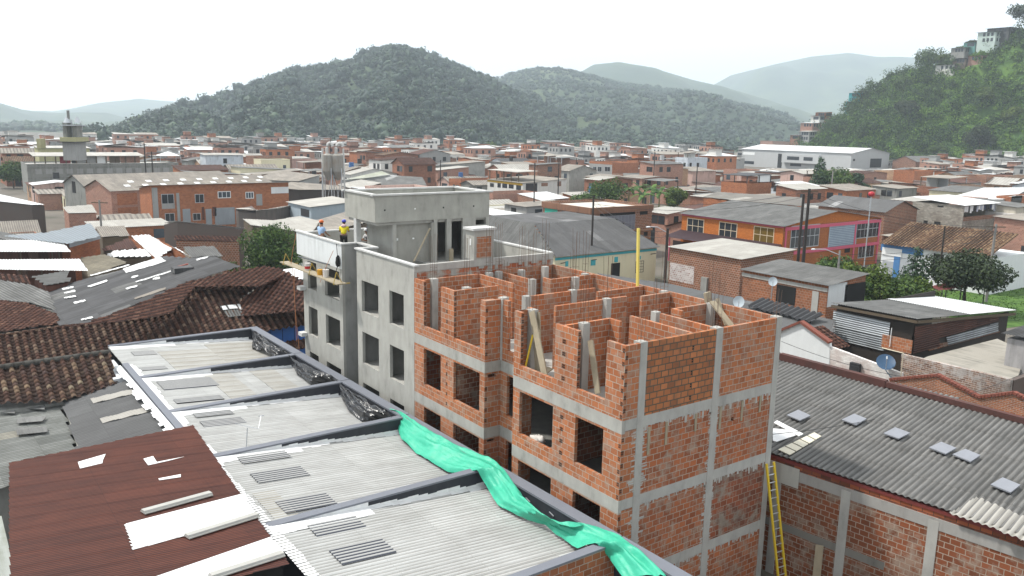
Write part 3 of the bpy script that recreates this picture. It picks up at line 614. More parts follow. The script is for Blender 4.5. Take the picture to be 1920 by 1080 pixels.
for y in (10.55, 2.95, 3.02): cores(0, y-.1, zz(8.6, TOP, 0), 'y'); cores(0, y-.1, zz(5.5, 7.5, 0), 'y')
for z in zz(8.1, TOP, .1): m.box(3.02, 3.08, -.004, .05, z+.03, z+.09); m.box(3.02, 3.08, -.004, .05, z+.11, z+.17)
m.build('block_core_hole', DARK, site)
# mortar drips and shutter pegs on the gable
for x, z, l in ((1.15, 7.66, .95), (1.95, 7.68, .8), (3.35, 7.68, .62), (5.75, 7.7, .75), (6.75, 7.7, .62), (4.6, 7.7, .8)): m = MB(); m.box(x, x+.1, -.03, -.001, z-l, z); m.build('formwork_strip', WOOD, site)

# mortar smeared sideways off the poured columns and beams
def smear(xa, xb, z0, z1, reach, seed):
    r_ = random.Random(seed); m = MB(); z = z0
    while z < z1-.05:
        h = r_.uniform(.025, .1)
        for s_, x in ((-1, xa), (1, xb)):
            if r_.random() < .75: l = reach*r_.random()**1.6; m.box(*((x-l, x) if s_ < 0 else (x, x+l)), -.006, -.0005, z, z+h*r_.uniform(.5, .95))
        z += h
    m.build('mortar_smear', CONC, site)
for k, (z0, z1) in enumerate(((.1, 2.3), (2.75, 5.0), (5.45, 7.68))): smear(.64, .94, z0, z1, .3, k); smear(4.17, 4.5, z0, z1, .16, 10+k)
for k, z in enumerate((2.36, 5.04, 7.72)):
    r_ = random.Random(30+k); m = MB(); x = .95
    while x < 7.3:
        w_ = r_.uniform(.03, .14)
        if not 4.15 < x < 4.52 and r_.random() < .7: m.box(x, x+w_*.8, -.006, -.0005, z-.26*r_.random()**2-.02, z)
        x += w_
    m.build('mortar_smear', CONC, site)
# rendered half -------------------------------------------------------------
GY0, GY1, GT = 13.27, 26.0, 11.02
wn1 = [(16.72, 18.5), (14.22, 15.6)]; wn2 = [(24.08, 25.34), (21.13, 22.98)]
def gh(ws): return [(a, b, s, h) for a, b in ws for s, h in ((8.02, 9.57), (5.4, 7.0), (2.8, 4.38))]
m = MB(); m.wall('y', 0, .15, GY0, 19.02, 0, GT, gh(wn1)); m.build('rendered_wall', RENDER, site)
m = MB(); m.wall('y', 0, .15, 20.75, GY1, 0, GT, gh(wn2)); m.build('rendered_wall', RENDER, site)
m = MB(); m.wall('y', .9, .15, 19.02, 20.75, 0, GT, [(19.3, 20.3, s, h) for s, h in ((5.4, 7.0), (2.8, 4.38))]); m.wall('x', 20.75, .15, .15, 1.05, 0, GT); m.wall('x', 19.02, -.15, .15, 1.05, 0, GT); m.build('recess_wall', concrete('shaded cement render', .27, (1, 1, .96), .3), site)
m = MB(); m.box(-.012, .16, 20.76, 26.8, 9.75, 11.03); m.build('white_skim_panel', stained('fresh white skim coat', (.62, .64, .64, 1), (.35, .36, .35, 1), .5), site)
m = MB(); m.wall('y', X1-.15, .15, GY0, GY1, 0, GT); m.build('rendered_wall', RENDER, site)
m = MB(); m.wall('x', GY1, -.15, .16, X1-.16, 0, GT, [(1.5, 3, 5.4, 7), (4.5, 6, 5.4, 7)]); m.build('rendered_wall', RENDER, site)
m = MB(); m.wall('x', GY0, .14, .16, X1-.16, 0, GT-.26); m.build('party_wall', brick('block wall half rendered', (.22, .06, .03, 1), (.36, .11, .048, 1), (.38, .35, .3, 1), smear=1.0, stain=.1), site)
m = MB(); m.box(-.004, X1, GY0-.03, GY0+.16, GT-.26, GT+.04); m.build('concrete_band', CONC, site)
# render stuck to the upper edge of the party wall in ragged tongues
m = MB(); x = .05
while x < 7.3:
    w_ = rnd.uniform(.12, .4); m.box(x, x+w_, GY0-.014, GY0-.001, GT-.26-rnd.choice((.02, .12, .22, .3)), GT-.262); x += w_+rnd.uniform(0, .3)
m.build('render_splash', RENDER, site)
for z in (2.72, 5.3, 7.95, 10.1):
    m = MB(); m.box(1.06, X1-.16, GY0+.15, GY1-.16, z-.2, z); m.box(.16, 1.05, GY0+.15, 18.86, z-.2, z); m.box(.16, 1.05, 20.91, GY1-.16, z-.2, z); m.build('floor_slab', CONC, site)
for z0 in (2.72, 5.3, 7.95):
    m = MB(); m.wall('y', 3.2, .12, GY0+.2, GY1-.2, z0, z0+2.3, [(15, 15.9, z0, z0+2.1), (22, 22.9, z0, z0+2.1)]); m.wall('x', 16.1, .12, .2, 3.2, z0, z0+2.3); m.wall('x', 23.6, .12, .2, 3.2, z0, z0+2.3); m.build('inner_wall', CONC_D, site)  # darker concrete here stands in for indoor shade
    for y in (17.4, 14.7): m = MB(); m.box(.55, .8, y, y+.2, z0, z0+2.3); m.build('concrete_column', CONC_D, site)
def cope(pts, w_=.24, z=GT, h=.07):
    m = MB()
    for p, q in zip(pts, pts[1:]):
        d = Vector((q[0]-p[0], q[1]-p[1], 0)).normalized()*w_/2; m.bar(Vector((*p, z+h/2))-d, Vector((*q, z+h/2))+d, w_, h)
    return m.build('parapet_coping', COPE, site)
cope([(.06, GY0-.02), (.06, 19.04)]); cope([(.96, 18.9), (.96, 20.84)], z=GT+.002); cope([(.06, 20.8), (.06, 26.8)]); cope([(.3, 18.96), (.9, 18.96)], z=GT-.003); cope([(.3, 20.82), (.85, 20.82)], z=GT-.003)
cope([(X1-.06, GY0+.2), (X1-.06, GY1-.2)]); cope([(.2, GY1-.05), (X1-.06, GY1-.05)], z=GT+.003)
for z in (7.85, 5.2): m = MB(); m.box(-.35, 0, GY1-.4, GY1+.1, z, z+.2); m.build('slab_nib', COPE, site)
# roof-top stair house
FY, FX, SF, FT = 18.71, .87, 12.29, 13.6
m = MB(); m.wall('x', FY, .15, FX, 7.6, SF, FT); m.wall('y', FX, .15, FY+.15, 22.2, SF, FT); m.wall('x', 22.2, -.15, FX+.15, 7.6, SF, FT); m.wall('y', 7.45, .15, FY+.15, 22.05, SF, FT); m.build('fascia_wall', concrete('stair house render', .33, (1, .99, .89), .28), site)
m = MB(); m.box(FX+.15, 7.45, FY+.15, 22.05, SF, SF+.9); m.build('roof_slab', concrete('wet roof screed', .42), site)
m = MB(); m.box(FX+.15, 7.4, FY+.14, 22.06, SF-.16, SF-.004); m.build('soffit_slab', CONC, site)
for p, q in (((FX-.04, FY+.05), (7.66, FY+.05)), ((FX+.07, FY+.2), (FX+.07, 22.0)), ((FX-.04, 22.13), (7.66, 22.13)), ((7.53, FY+.2), (7.53, 22.0))): cope([p, q], .26, FT, .08)
hs = [(4.39, 4.96, 10.1, SF-.01), (5.25, 5.94, 10.1, SF-.01), (6.75, 7.4, 11.88, SF-.04)]
m = MB(); m.wall('x', FY+.004, .15, 4.2, 7.595, 10.1, SF, hs); m.build('stair_wall', RENDER, site)
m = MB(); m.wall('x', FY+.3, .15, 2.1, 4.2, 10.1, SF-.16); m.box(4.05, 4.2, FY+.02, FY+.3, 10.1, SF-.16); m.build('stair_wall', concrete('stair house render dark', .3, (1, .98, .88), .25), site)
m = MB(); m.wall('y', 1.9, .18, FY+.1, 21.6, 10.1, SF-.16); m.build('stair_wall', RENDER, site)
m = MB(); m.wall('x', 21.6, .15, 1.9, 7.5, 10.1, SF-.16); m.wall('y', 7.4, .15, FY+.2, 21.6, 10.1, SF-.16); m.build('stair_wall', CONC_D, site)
m = MB(); m.box(FX, FX+.26, 20.85, 21.15, 10.1, SF); m.build('concrete_post', COPE, site)
m = MB(); m.box(1.88, 2.1, FY+.12, FY+.36, 10.1, SF-.16); m.build('concrete_post', CONC, site)
for x in (1.4, 4.75, 6.6): m = MB(); m.box(x-.04, x+.04, FY-.006, FY+.01, 12.85, 12.93); m.build('drain_hole', DARK, site)
for bx in ((3.05, 3.13, FY-.006, FY, 12.86, 12.93), (2.2, 2.28, FY+.29, FY+.3, 11.3, 11.42), (3.1, 3.2, FY+.29, FY+.3, 11.32, 11.39)): m = MB(); m.box(*bx); m.build('socket_box', WHITEP, site)
m = MB(); m.box(5.0, 5.25, FY-.2, FY-.15, 10.1, 10.75); m.build('plywood_offcut', WOOD, site)
# brick pier on the party wall
m = MB(); m.wall('x', GY0-.02, .12, 3.09, 4.15, GT+.045, 12.4); m.box(3.09, 4.15, GY0+.11, 13.95, GT+.045, 12.4); m.build('roof_pier', RENDER, site)
m = MB(); m.box(3.22, 4.02, GY0-.03, GY0-.021, GT+.12, 12.1); m.build('brick_infill', BRICK_NEW, site)
m = MB(); m.box(2.98, 4.25, GY0-.1, 14.05, 12.4, 12.5); m.build('pier_cap', COPE, site)
m = MB(); m.box(3.07, 3.088, 13.5, 13.62, 11.7, 12.0); m.build('socket_box', WHITEP, site)
# ------------------------------------------------------------------ long parapet roof in front
PZ = 4.6
def xo(y): return -.91+(31.4-y)*.53/34.8
longroof = thing('parapet_roof_building', 'long building with pale grey corrugated roof bays between charcoal parapets', 'building', (-5, 12, 0))
CHAR = stained('charcoal waterproof paint', (.026, .029, .038, 1), (.05, .052, .06, 1), .35, .55); CAPG = plain('grey painted coping', (.15, .16, .185, 1), .7, .12, 3)
WFLASH = stained('white elastomer coating', (.74, .75, .75, 1), (.4, .4, .4, 1), .35, .5)
STEEL_S = (.17, .177)
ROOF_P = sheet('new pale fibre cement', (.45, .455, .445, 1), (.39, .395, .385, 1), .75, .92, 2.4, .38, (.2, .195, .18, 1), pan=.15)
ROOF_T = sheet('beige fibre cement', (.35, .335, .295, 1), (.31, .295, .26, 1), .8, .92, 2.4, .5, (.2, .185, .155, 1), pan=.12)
t = NT('dirty clear roofing strip'); sx = t.n('ShaderNodeSeparateXYZ', {0: t.tc.outputs['UV']})
cw = t.math('COSINE', t.math('MULTIPLY', sx.outputs[0], 2*math.pi/.177)); TRANSL = t.out(t.ramp(t.math('MULTIPLY', t.math('ADD', cw, 1.), .5), [(.35, (.04, .045, .06)), (.7, (.34, .34, .33))]), .4)
BY = [31.3, 24.3, 18.45, 12.45, 5.95, -.86, -7.6]
m = MB(); m.hexa([(xo(31.6)-.42, 31.6, 0), (xo(31.6), 31.6, 0), (xo(-8), -8, 0), (xo(-8)-.42, -8, 0)][::-1], [(xo(31.6)-.42, 31.6, PZ-.06), (xo(31.6), 31.6, PZ-.06), (xo(-8), -8, PZ-.06), (xo(-8)-.42, -8, PZ-.06)][::-1]); m.build('long_parapet', CHAR, longroof)
ys = [31.62, 24.45, 18.6, 12.6, 6.1, -.7, -8]
for a, b in zip(ys, ys[1:]):
    b2 = b+.06; m = MB(); m.hexa([(xo(a)-.45, a, PZ-.06), (xo(b2)-.45, b2, PZ-.06), (xo(b2)+.03, b2, PZ-.06), (xo(a)+.03, a, PZ-.06)], [(xo(a)-.45, a, PZ+.02), (xo(b2)-.45, b2, PZ+.02), (xo(b2)+.03, b2, PZ+.02), (xo(a)+.03, a, PZ+.02)]); m.build('parapet_cap', CAPG, longroof)
def rz(x, y): return 3.92+(.62)*((xo(y)-.45-x)/8.0)        # sheet level, low along the parapet gutter
for k, y in enumerate(BY[:6]):
    xl = -9.3
    m = MB(); m.box(xl, xo(y)-.46, y, y+.28, 2.5, PZ-.05); m.build('bay_wall', CHAR if k != 5 else brick('cut brick parapet', (.2, .07, .03, 1), (.33, .12, .055, 1), (.36, .33, .28, 1), stain=.2), longroof)
    m = MB(); m.box(xl, xo(y)-.465, y-.04, y+.3, PZ-.05, PZ+.015); m.build('parapet_cap', CAPG, longroof)
for k in range(6):
    y1, y0 = BY[k]-.0, BY[k+1]+.3
    if k == 5: continue
    q = lambda x, y, e=0: (x, y, rz(x, y)+e)
    roof_sheet('roof_bay', [q(-9.35, y0), q(-9.35, y1), q(xo(y1)-.42, y1), q(xo(y0)-.42, y0)], (1, 0, -.08), ROOF_P, longroof, pitch=.177, amp=.055, seg=1.0, seed=k, side=.885)
    # white coating brushed along the foot of the bay wall, ragged lower edge
    m = MB(); x = -9.3
    while x < xo(y1)-.9:
        w_ = rnd.uniform(.25, .5); d_ = .2+.16*mnoise.noise((x*.8, k*7.3, 0))+rnd.uniform(0, .12)+(.35 if x < -6 else 0); x2 = min(x+w_, xo(y1)-.6)
        m.face([(x, y1-d_, rz(x, y1)+.034), (x2, y1-d_, rz(x2, y1)+.034), (x2, y1-.01, rz(x2, y1)+.06), (x, y1-.01, rz(x, y1)+.06)])
        hgt = min(PZ-.06, rz(x, y1)+.1+.12*abs(mnoise.noise((x*1.7, k*3., 2)))+(.6 if x < -6.6+.6*math.sin(k*2) else 0))
        m.face([(x, y1-.012, rz(x, y1)+.06), (x2, y1-.012, rz(x2, y1)+.06), (x2, y1-.012, hgt), (x, y1-.012, hgt)]); x = x2
    m.build('white_flashing', WFLASH, longroof)
def patch(x0, x1, y0, y1, mat, name, e=.055):
    roof_sheet(name, [(x0, y0, rz(x0, y0)), (x0, y1, rz(x0, y1)), (x1, y1, rz(x1, y1)), (x1, y0, rz(x1, y0))], (1, 0, -.08), mat, longroof, lift=e, seg=.8)
for (xa, ya), (xb, yb), wd in (((450, 866), (540, 852), .75), ((476, 899), (572, 884), .95), ((525, 954), (623, 938), 1.05), ((583, 996), (678, 981), .8), ((625, 1044), (733, 1028), 1.0), ((366, 783), (433, 772), .55), ((380, 799), (455, 787), .8), ((302, 727), (400, 712), 1.5), ((330, 757), (415, 744), .7), ((250, 666), (290, 662), .9), ((262, 697), (310, 690), .6)):
    p, q = at(xa, ya, z=4.5), at(xb, yb, z=4.35); x0, x1, y0 = p[0], q[0], (p[1]+q[1])/2; y0, y1 = y0-wd/2, y0+wd/2
    patch(x0, x1, y0, y1, TRANSL, 'translucent_strip')
for x0, x1, y0, y1 in [(-6.2, -4.9, 18.9, 24.0), (-3.9, -2.6, 18.9, 24.0), (-7.2, -4.4, 25.0, 29.4), (-4.4, -1.6, 25, 30.5), (-8.9, -8.1, 6.4, 8.6)]: patch(x0, x1, y0, y1, ROOF_T, 'beige_sheet', .03)
# ridge beam on the left with white coating either side
m = MB(); m.hexa([(-9.5, 11.5, 3), (-9.2, 11.5, 3), (-9.12, 27.2, 3), (-9.42, 27.2, 3)], [(-9.5, 11.5, PZ+.05), (-9.2, 11.5, PZ+.05), (-9.12, 27.2, PZ+.05), (-9.42, 27.2, PZ+.05)]); m.build('ridge_beam', CAPG, longroof)
m = MB(); m2 = MB(); y = 11.5
while y < 27:
    d_ = .22+rnd.uniform(0, .18); m2.face([(-9.19, y, PZ-.02), (-9.19+d_, y, PZ-.035), (-9.19+d_, y+.4, PZ-.035), (-9.19, y+.4, PZ-.02)]); d_ = .2+rnd.uniform(0, .25); m.face([(-9.52-d_, y, PZ-.08), (-9.51, y, PZ), (-9.51, y+.4, PZ), (-9.52-d_, y+.4, PZ-.08)]); y += .4
m.build('white_flashing', WFLASH, longroof); m2.build('white_flashing', WFLASH, longroof)
m = MB(); y = 1.0
while y < 12:
    d_ = .2+rnd.uniform(0, .12); m.face([(-9.42, y, rz(-9.3, y)+.055), (-9.2+d_*.6, y, rz(-9.2, y)+.05), (-9.2+d_*.6, y+.12, rz(-9.2, y)+.05), (-9.42, y+.12, rz(-9.3, y)+.055)]); y += .177
m.build('white_edge_paint', WFLASH, longroof)
m = MB(); m.box(-10.2, -9.5, 25.2, 28.9, 3, 4.45); m.build('rendered_wall', stained('pale washed render', (.5, .52, .54, 1), (.3, .3, .3, 1), .5), longroof)
# lugs on the inner face of the parapet
for y in (3.5, 2.2, .9):
    m = MB(); x = xo(y)-.42; m.bar((x-.05, y-.12, 4.28), (x-.05, y+.12, 4.34), .03); m.build('steel_lug', METAL, longroof)
# --- brown roof
brown = thing('brown_roof_building', 'low building under a rust brown corrugated sheet roof in the lower left corner', 'building', (-12.8, 7, 0))
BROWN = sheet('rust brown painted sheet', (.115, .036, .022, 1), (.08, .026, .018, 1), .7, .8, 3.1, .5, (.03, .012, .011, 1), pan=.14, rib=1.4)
t = _M['rust brown painted sheet']
bp = plane_px([(17, 868, 5.55), (362, 797, 5.1), (543, 1052, 5.1), (20, 1085, 5.65)], [(17, 868), (362, 797), (450, 925), (543, 1057), (400, 1095), (22, 1190), (17, 1000)])
roof_sheet('roof', bp, (1, 0, 0), BROWN, brown, pitch=.1, amp=.03, seg=.04, nseg=5, side=.8)
m = MB(); m.box(-15.4, -10.0, 3.2, 13.2, 0, 4.6); m.build('wall', stained('pale grey painted wall', (.46, .48, .5, 1), (.2, .2, .19, 1), .5), brown)
m = MB(); m.box(-15.5, -9.9, 3.0, 3.3, 4.5, 4.95); m.build('eave_beam', DARK, brown)
def on_brown(pts, e=.02): 
    c, n = fitplane(bp); return [onplane(x, y, c+n*e, n) for x, y in pts]
WS = sheet('white lacquered sheet', (.78, .79, .78, 1), (.74, .75, .74, 1), .4, .8, 6, .15, (.5, .5, .5, 1), pan=.05)
def loose(name, label, pts, mat, cat='roof sheet', th=.012, e=.035, group=None, corr=True):
    q = on_brown(pts, e)
    if corr: o = roof_sheet(name, q, Vector(q[1])-Vector(q[0]), mat, None, pitch=.25, amp=.03, nseg=8, seg=.06)
    else: o = slab_quad(name, q, th, mat)
    return tag(o, label, cat, group)
loose('roofing_sheet', 'widest white roofing sheet on the brown roof, running to its right edge', [(234, 983), (455, 926), (483, 968), (249, 1030)], WS)
loose('roofing_sheet', 'white roofing sheet along the bottom edge of the brown roof', [(285, 1084), (508, 1007), (533, 1033), (390, 1090), (295, 1100)], WS)
loose('roofing_sheet', 'short stepped white sheet patch at the upper left of the brown roof', [(146, 866), (198, 851), (193, 862), (192, 868), (150, 878)], WS, e=.03, corr=False)
loose('roofing_sheet', 'white L shaped sheet scrap at the top middle of the brown roof', [(269, 860), (287, 855), (294, 866), (345, 856), (318, 863), (278, 872)], WS, e=.03, corr=False)
loose('roofing_sheet', 'narrow white strip on the brown roof above the grey channel', [(297, 897), (339, 889), (339, 894), (299, 900)], WS, e=.03, corr=False)
def channel(label, p, q, wpx):
    a, b = on_brown([p, q], .05); a, b = Vector(a), Vector(b); d = (b-a).normalized(); s_ = d.cross(Vector((0, 0, 1))).normalized()*.14
    m = MB(); up = Vector((0, 0, .1)); m.hexa([a-s_, a+s_, b+s_, b-s_][::-1], [a-s_*.7+up, a+s_*.7+up, b+s_*.7+up, b-s_*.7+up][::-1]); m.bar(a-s_+up*.2, b-s_+up*.2, .03); m.bar(a+s_+up*.2, b+s_+up*.2, .03)
    tag(m.build('metal_channel', plain('galvanised channel', (.36, .355, .33, 1), .6, .2, 3)), label, 'metal channel', 'metal channels lying on the brown roof')
channel('grey metal channel lying above the widest white sheet on the brown roof', (268, 962), (395, 927), 8)
channel('grey metal channel lying along the lower edge of the widest white sheet', (350, 1008), (483, 967), 8)
channel('lowest grey metal channel on the brown roof, beside its bottom corner', (395, 1083), (530, 1040), 8)
# --- television aerial on the third bay
an = thing('tv_aerial', 'thin grey television aerial lying on the pale corrugated roof bay', 'aerial', at(462, 838, z=4.45))
m = MB(); a = Vector(at(462, 838, z=4.45)); b = a+Vector((.1, .1, .75)); m.tube([a, b], .018, 6); m.build('mast', METAL, an)
m = MB(); m.tube([b+Vector((-.35, .35, .12)), b+Vector((.35, -.3, -.02))], .012, 5); m.tube([b+Vector((.35, -.3, -.02)), b+Vector((.6, .1, .35))], .012, 5); m.tube([b+Vector((.5, .1, .35)), b+Vector((.72, .12, .33))], .02, 5); m.build('boom', METAL, an)
# --- tarpaulin and black plastic
def drape(name, up_, lo_, zu, zl, mat, n=150, nw=16, amp=.09, fold=9, seed=1, bulge=.12):
    """cloth laid between an upper and a lower pixel line, with gathered folds"""
    def samp(L_, z):
        W = np.array([at(x, y, z=z(i/(len(L_)-1))) for i, (x, y) in enumerate(L_)]); s_ = np.r_[0, np.cumsum(np.linalg.norm(np.diff(W, axis=0), axis=1))]; u = np.linspace(0, s_[-1], n)
        return np.stack([np.interp(u, s_, W[:, k]) for k in range(3)], 1)
    U, Lw = samp(up_, zu), samp(lo_, zl); V = []
    for i in range(n):
        for j in range(nw):
            f = j/(nw-1); p = U[i]*(1-f)+Lw[i]*f; wd = np.linalg.norm(U[i]-Lw[i])
            nz = mnoise.noise((i*.11+seed, f*fold*.6, seed))*.7+mnoise.noise((i*.035+seed*3, f*fold, seed*2.))*.9+.3*mnoise.noise((i*.3, f*14, seed))
            p = p+np.array([-.25, 0, 1])*(amp*nz*min(1, wd)+bulge*math.sin(math.pi*f)+(.03 if 0 < j < nw-1 else 0)); V.append(p)
    Fq = [(i*nw+j, i*nw+j+1, (i+1)*nw+j+1, (i+1)*nw+j) for i in range(n-1) for j in range(nw-1)]
    return mesh_np(name, V, Fq, mat, None, np.array([(i*.05, j*.05) for i in range(n) for j in range(nw)]), smooth=True)
t = NT('green construction tarpaulin'); n1 = t.noise(t.pos(), 3, 4); TARP = t.out(t.mix(n1, (.02, .29, .18, 1), (.06, .44, .29, 1)), .45, 0, .35); t.bump(t.noise(t.pos((3, 1.2, 3)), 6, 4), .5, .03)
pk = lambda f: 4.66
o = drape('green_tarpaulin', [(731, 767), (752, 772), (773, 787), (827, 820), (868, 838), (900, 852), (928, 864), (945, 880), (960, 900), (983, 933), (1005, 952), (1028, 970), (1045, 980), (1070, 987), (1095, 984), (1117, 985), (1160, 1003), (1207, 1040), (1255, 1085)],
      [(738, 783), (746, 805), (752, 822), (780, 848), (840, 885), (868, 886), (895, 880), (905, 900), (917, 920), (933, 947), (973, 968), (1000, 977), (1023, 983), (1040, 1000), (1057, 1010), (1083, 1028), (1118, 1018), (1140, 1042), (1170, 1088)], lambda f: 4.68+.08*max(0, 1-abs(f-.33)/.12), lambda f: 4.12+.66*max(0, 1-abs(f-.335)/.09)+.6*max(0, 1-abs(f-.89)/.08), TARP, 170, 18, .13, 9, 1)
tag(o, 'bright green tarpaulin draped along the parapet gutter of the pale corrugated roof', 'tarpaulin')
t = NT('black polythene'); BLACKP = t.out((.012, .012, .014, 1), .22, 0, .6); t.bump(t.noise(t.pos(), 7, 5), .8, .05)
for lab, U, Lw, sd_ in (('black plastic sheet crumpled in the corner of the farthest roof bay', [(478, 624), (495, 634), (510, 646), (540, 662)], [(474, 642), (472, 652), (490, 660), (515, 670)], 5), ('black plastic sheet bunched in the gutter of the second roof bay', [(541, 668), (570, 684), (600, 702), (633, 716)], [(549, 685), (556, 700), (583, 720), (622, 722)], 9), ('black plastic sheet bunched in the gutter next to the green tarpaulin', [(637, 722), (670, 742), (700, 762), (735, 784)], [(640, 745), (652, 768), (676, 787), (722, 790)], 13)):
    tag(drape('plastic_sheet', U, Lw, lambda f: 4.6, lambda f: 4.12, BLACKP, 60, 22, .3, 14, sd_, .2), lab, 'plastic sheet', 'black plastic in the roof gutters')
# ------------------------------------------------------------------ old tiled house and patched roofs on the left
tiled = thing('tiled_house', 'house with broad dark clay tile roofs running into a hip, beside the grey building', 'house', (-5, 33, 0))
F1 = [(0, 0)]
c1, n1_ = np.array([0, 32.3, 4.2]), np.array([0, -.42, 1.0])/math.hypot(1, .42)
pl1 = lambda pts: [onplane(x, y, c1, n1_) for x, y in pts]
roof_sheet('roof_slope', pl1([(-70, 725), (-70, 640), (117, 613), (250, 601), (320, 588), (345, 562), (367, 537), (487, 537), (452, 560), (444, 592), (578, 580), (578, 610), (500, 622), (470, 635), (200, 672)]), (0, -1, 0), TILE, tiled, 'tile', .4, .1, seed=1, tl=.29)
fU = [(367, 538, 6.65), (350, 530, 6.6), (497, 498, 7.55), (540, 512, 7.2), (487, 537, 6.5)]
roof_sheet('roof_slope', plane_px(fU, [(367, 538), (348, 529), (430, 510), (497, 498), (525, 503), (541, 513), (487, 538)]), (-.8, -.6, 0), TILE_R, tiled, 'tile', .36, .055, seed=2, tl=.29)
fV = [(487, 537, 6.5), (540, 512, 7.2), (575, 532, 6.9), (575, 582, 5.3), (444, 594, 4.9), (452, 560, 5.6)]
roof_sheet('roof_slope', plane_px(fV, [(487, 538), (541, 512), (578, 530), (578, 583), (445, 594), (452, 560)]), (-.9, -.5, 0), TILE_R, tiled, 'tile', .36, .055, seed=3, tl=.29)
fS = [(165, 605, 5.9), (120, 613, 5.75), (250, 600, 5.75), (320, 588, 5.75), (367, 538, 6.65), (350, 530, 6.75), (280, 562, 6.4)]
roof_sheet('roof_slope', plane_px(fS, [(165, 604), (280, 562), (350, 529), (367, 538), (320, 589), (250, 601), (117, 614)]), (-.9, -.3, 0), TILE_R, tiled, 'tile', .36, .055, seed=4, tl=.29)
def ridge(pts, r=.13, mat=TILE):
    m = MB(); pts = [Vector(p) for p in pts]
    for p, q in zip(pts, pts[1:]):
        n_ = max(2, int((q-p).length/.4))
        for k in range(n_): a, b = p.lerp(q, k/n_), p.lerp(q, (k+1.12)/n_); m.tube([a, b], r, 8, r*.86)
    return m
rp = pl1([(-70, 640), (117, 613), (250, 601), (320, 588), (345, 562), (367, 537), (487, 537)]); ridge(rp).build('ridge_tiles', TILE, tiled, True)
ridge(plane_px(fU, [(487, 537), (541, 512)])).build('ridge_tiles', TILE_R, tiled, True)
BLUEW = stained('bright blue painted wall', (.035, .13, .42, 1), (.02, .04, .1, 1), .3, .6)
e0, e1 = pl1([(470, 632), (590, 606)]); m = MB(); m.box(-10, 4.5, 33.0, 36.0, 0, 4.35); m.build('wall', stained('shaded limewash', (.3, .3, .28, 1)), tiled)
m = MB(); m.box(-1.5, 4.5, 32.4, 32.99, 0, 4.1); m.build('blue_wall', BLUEW, tiled)
m = MB(); [m.box(x, x+.04, 32.38, 32.4, 0, 4.05) for x in (-.6, .2, 1.0, 1.8)]; m.build('wall_board_joint', plain('dark blue joint', (.01, .03, .1, 1)), tiled)
low = thing('lean_to_roof', 'small tiled lean-to against the blue wall beside the grey building', 'lean-to', (1.2, 31.4, 0))
roof_sheet('roof', [(-.4, 32.35, 3.2), (-.4, 31.2, 2.9), (2.4, 31.2, 2.9), (2.4, 32.35, 3.2)], (0, -1, 0), TILE, low, 'tile', .36, .06, tl=.29)
m = MB(); m.box(-.3, 2.4, 31.3, 32.3, 0, 2.85); m.build('blue_wall', BLUEW, low); m = MB(); m.box(.9, 1.9, 31.25, 31.3, .9, 2.1); m.build('red_panel', plain('red paint', (.35, .03, .03, 1)), low)
m = MB(); m.tube([(-.5, 31.1, 0), (-.5, 31.1, 2.95)], .04); m.build('white_post', WHITEP, low)
# vent sheets laid among the tiles
vs = thing('roof_repair_sheets', 'grey sheet metal repair laid over the valley of the dark tile roof', 'roof patch', pl1([(450, 580)])[0])
roof_sheet('grey_sheet', [p+n1_*.1 for p in pl1([(412, 577), (470, 571), (478, 590), (428, 597)])], (0, -1, 0), FC_GREY, vs, seg=.1)
for pts in ([(415, 578), (422, 577), (427, 584), (418, 585)], [(426, 576), (441, 575), (446, 582), (430, 583)], [(444, 574), (464, 573), (470, 582), (450, 584)]): slab_quad('pale_plate', [p+n1_*.17 for p in pl1(pts)], .01, ZINC_W, vs)
m = MB(); m.bar(pl1([(465, 575)])[0]+n1_*.15, pl1([(488, 572)])[0]+n1_*.15, .3, .06); m.build('board', CONC_D, vs)
# lower tiled strip
lowt = thing('tiled_strip_house', 'low strip of old barrel tile roof with lichen, below the long tile ridge at left', 'house', (-13, 26, 0))
fT = [(-60, 698, 5.15), (200, 664, 5.15), (212, 660, 5.15), (220, 720, 4.1), (110, 752, 4.1), (-60, 765, 4.1)]
cT, nT = np.array([0, 27.6, 5.1]), np.array([0, -.3, 1])/math.hypot(1, .3)
plT = lambda pts, e=0: [onplane(x, y, cT+nT*e, nT) for x, y in pts]
roof_sheet('roof', plT([(-70, 700), (205, 661), (213, 690), (221, 720), (170, 736), (110, 754), (0, 757), (-70, 764)]), (0, -1, 0), tiles('lichen spotted clay tiles', [(.04, .022, .017, 1), (.085, .045, .032, 1), (.055, .032, .026, 1), (.13, .075, .05, 1), (.075, .05, .045, 1), (.24, .17, .11, 1), (.1, .05, .036, 1), (.3, .25, .17, 1)], .44, .33, .4), lowt, 'tile', .44, .11, seed=6, tl=.33)
ridge(plT([(-70, 699), (205, 660)], .05), .16).build('ridge_tiles', concrete('mossy mortar ridge', .07, (1, .95, .85), .5), lowt, True)
m = MB(); m.box(-19, -10.4, 24.6, 28, 0, 3.9); m.build('wall', stained('shaded limewash', (.3, .3, .28, 1)), lowt)
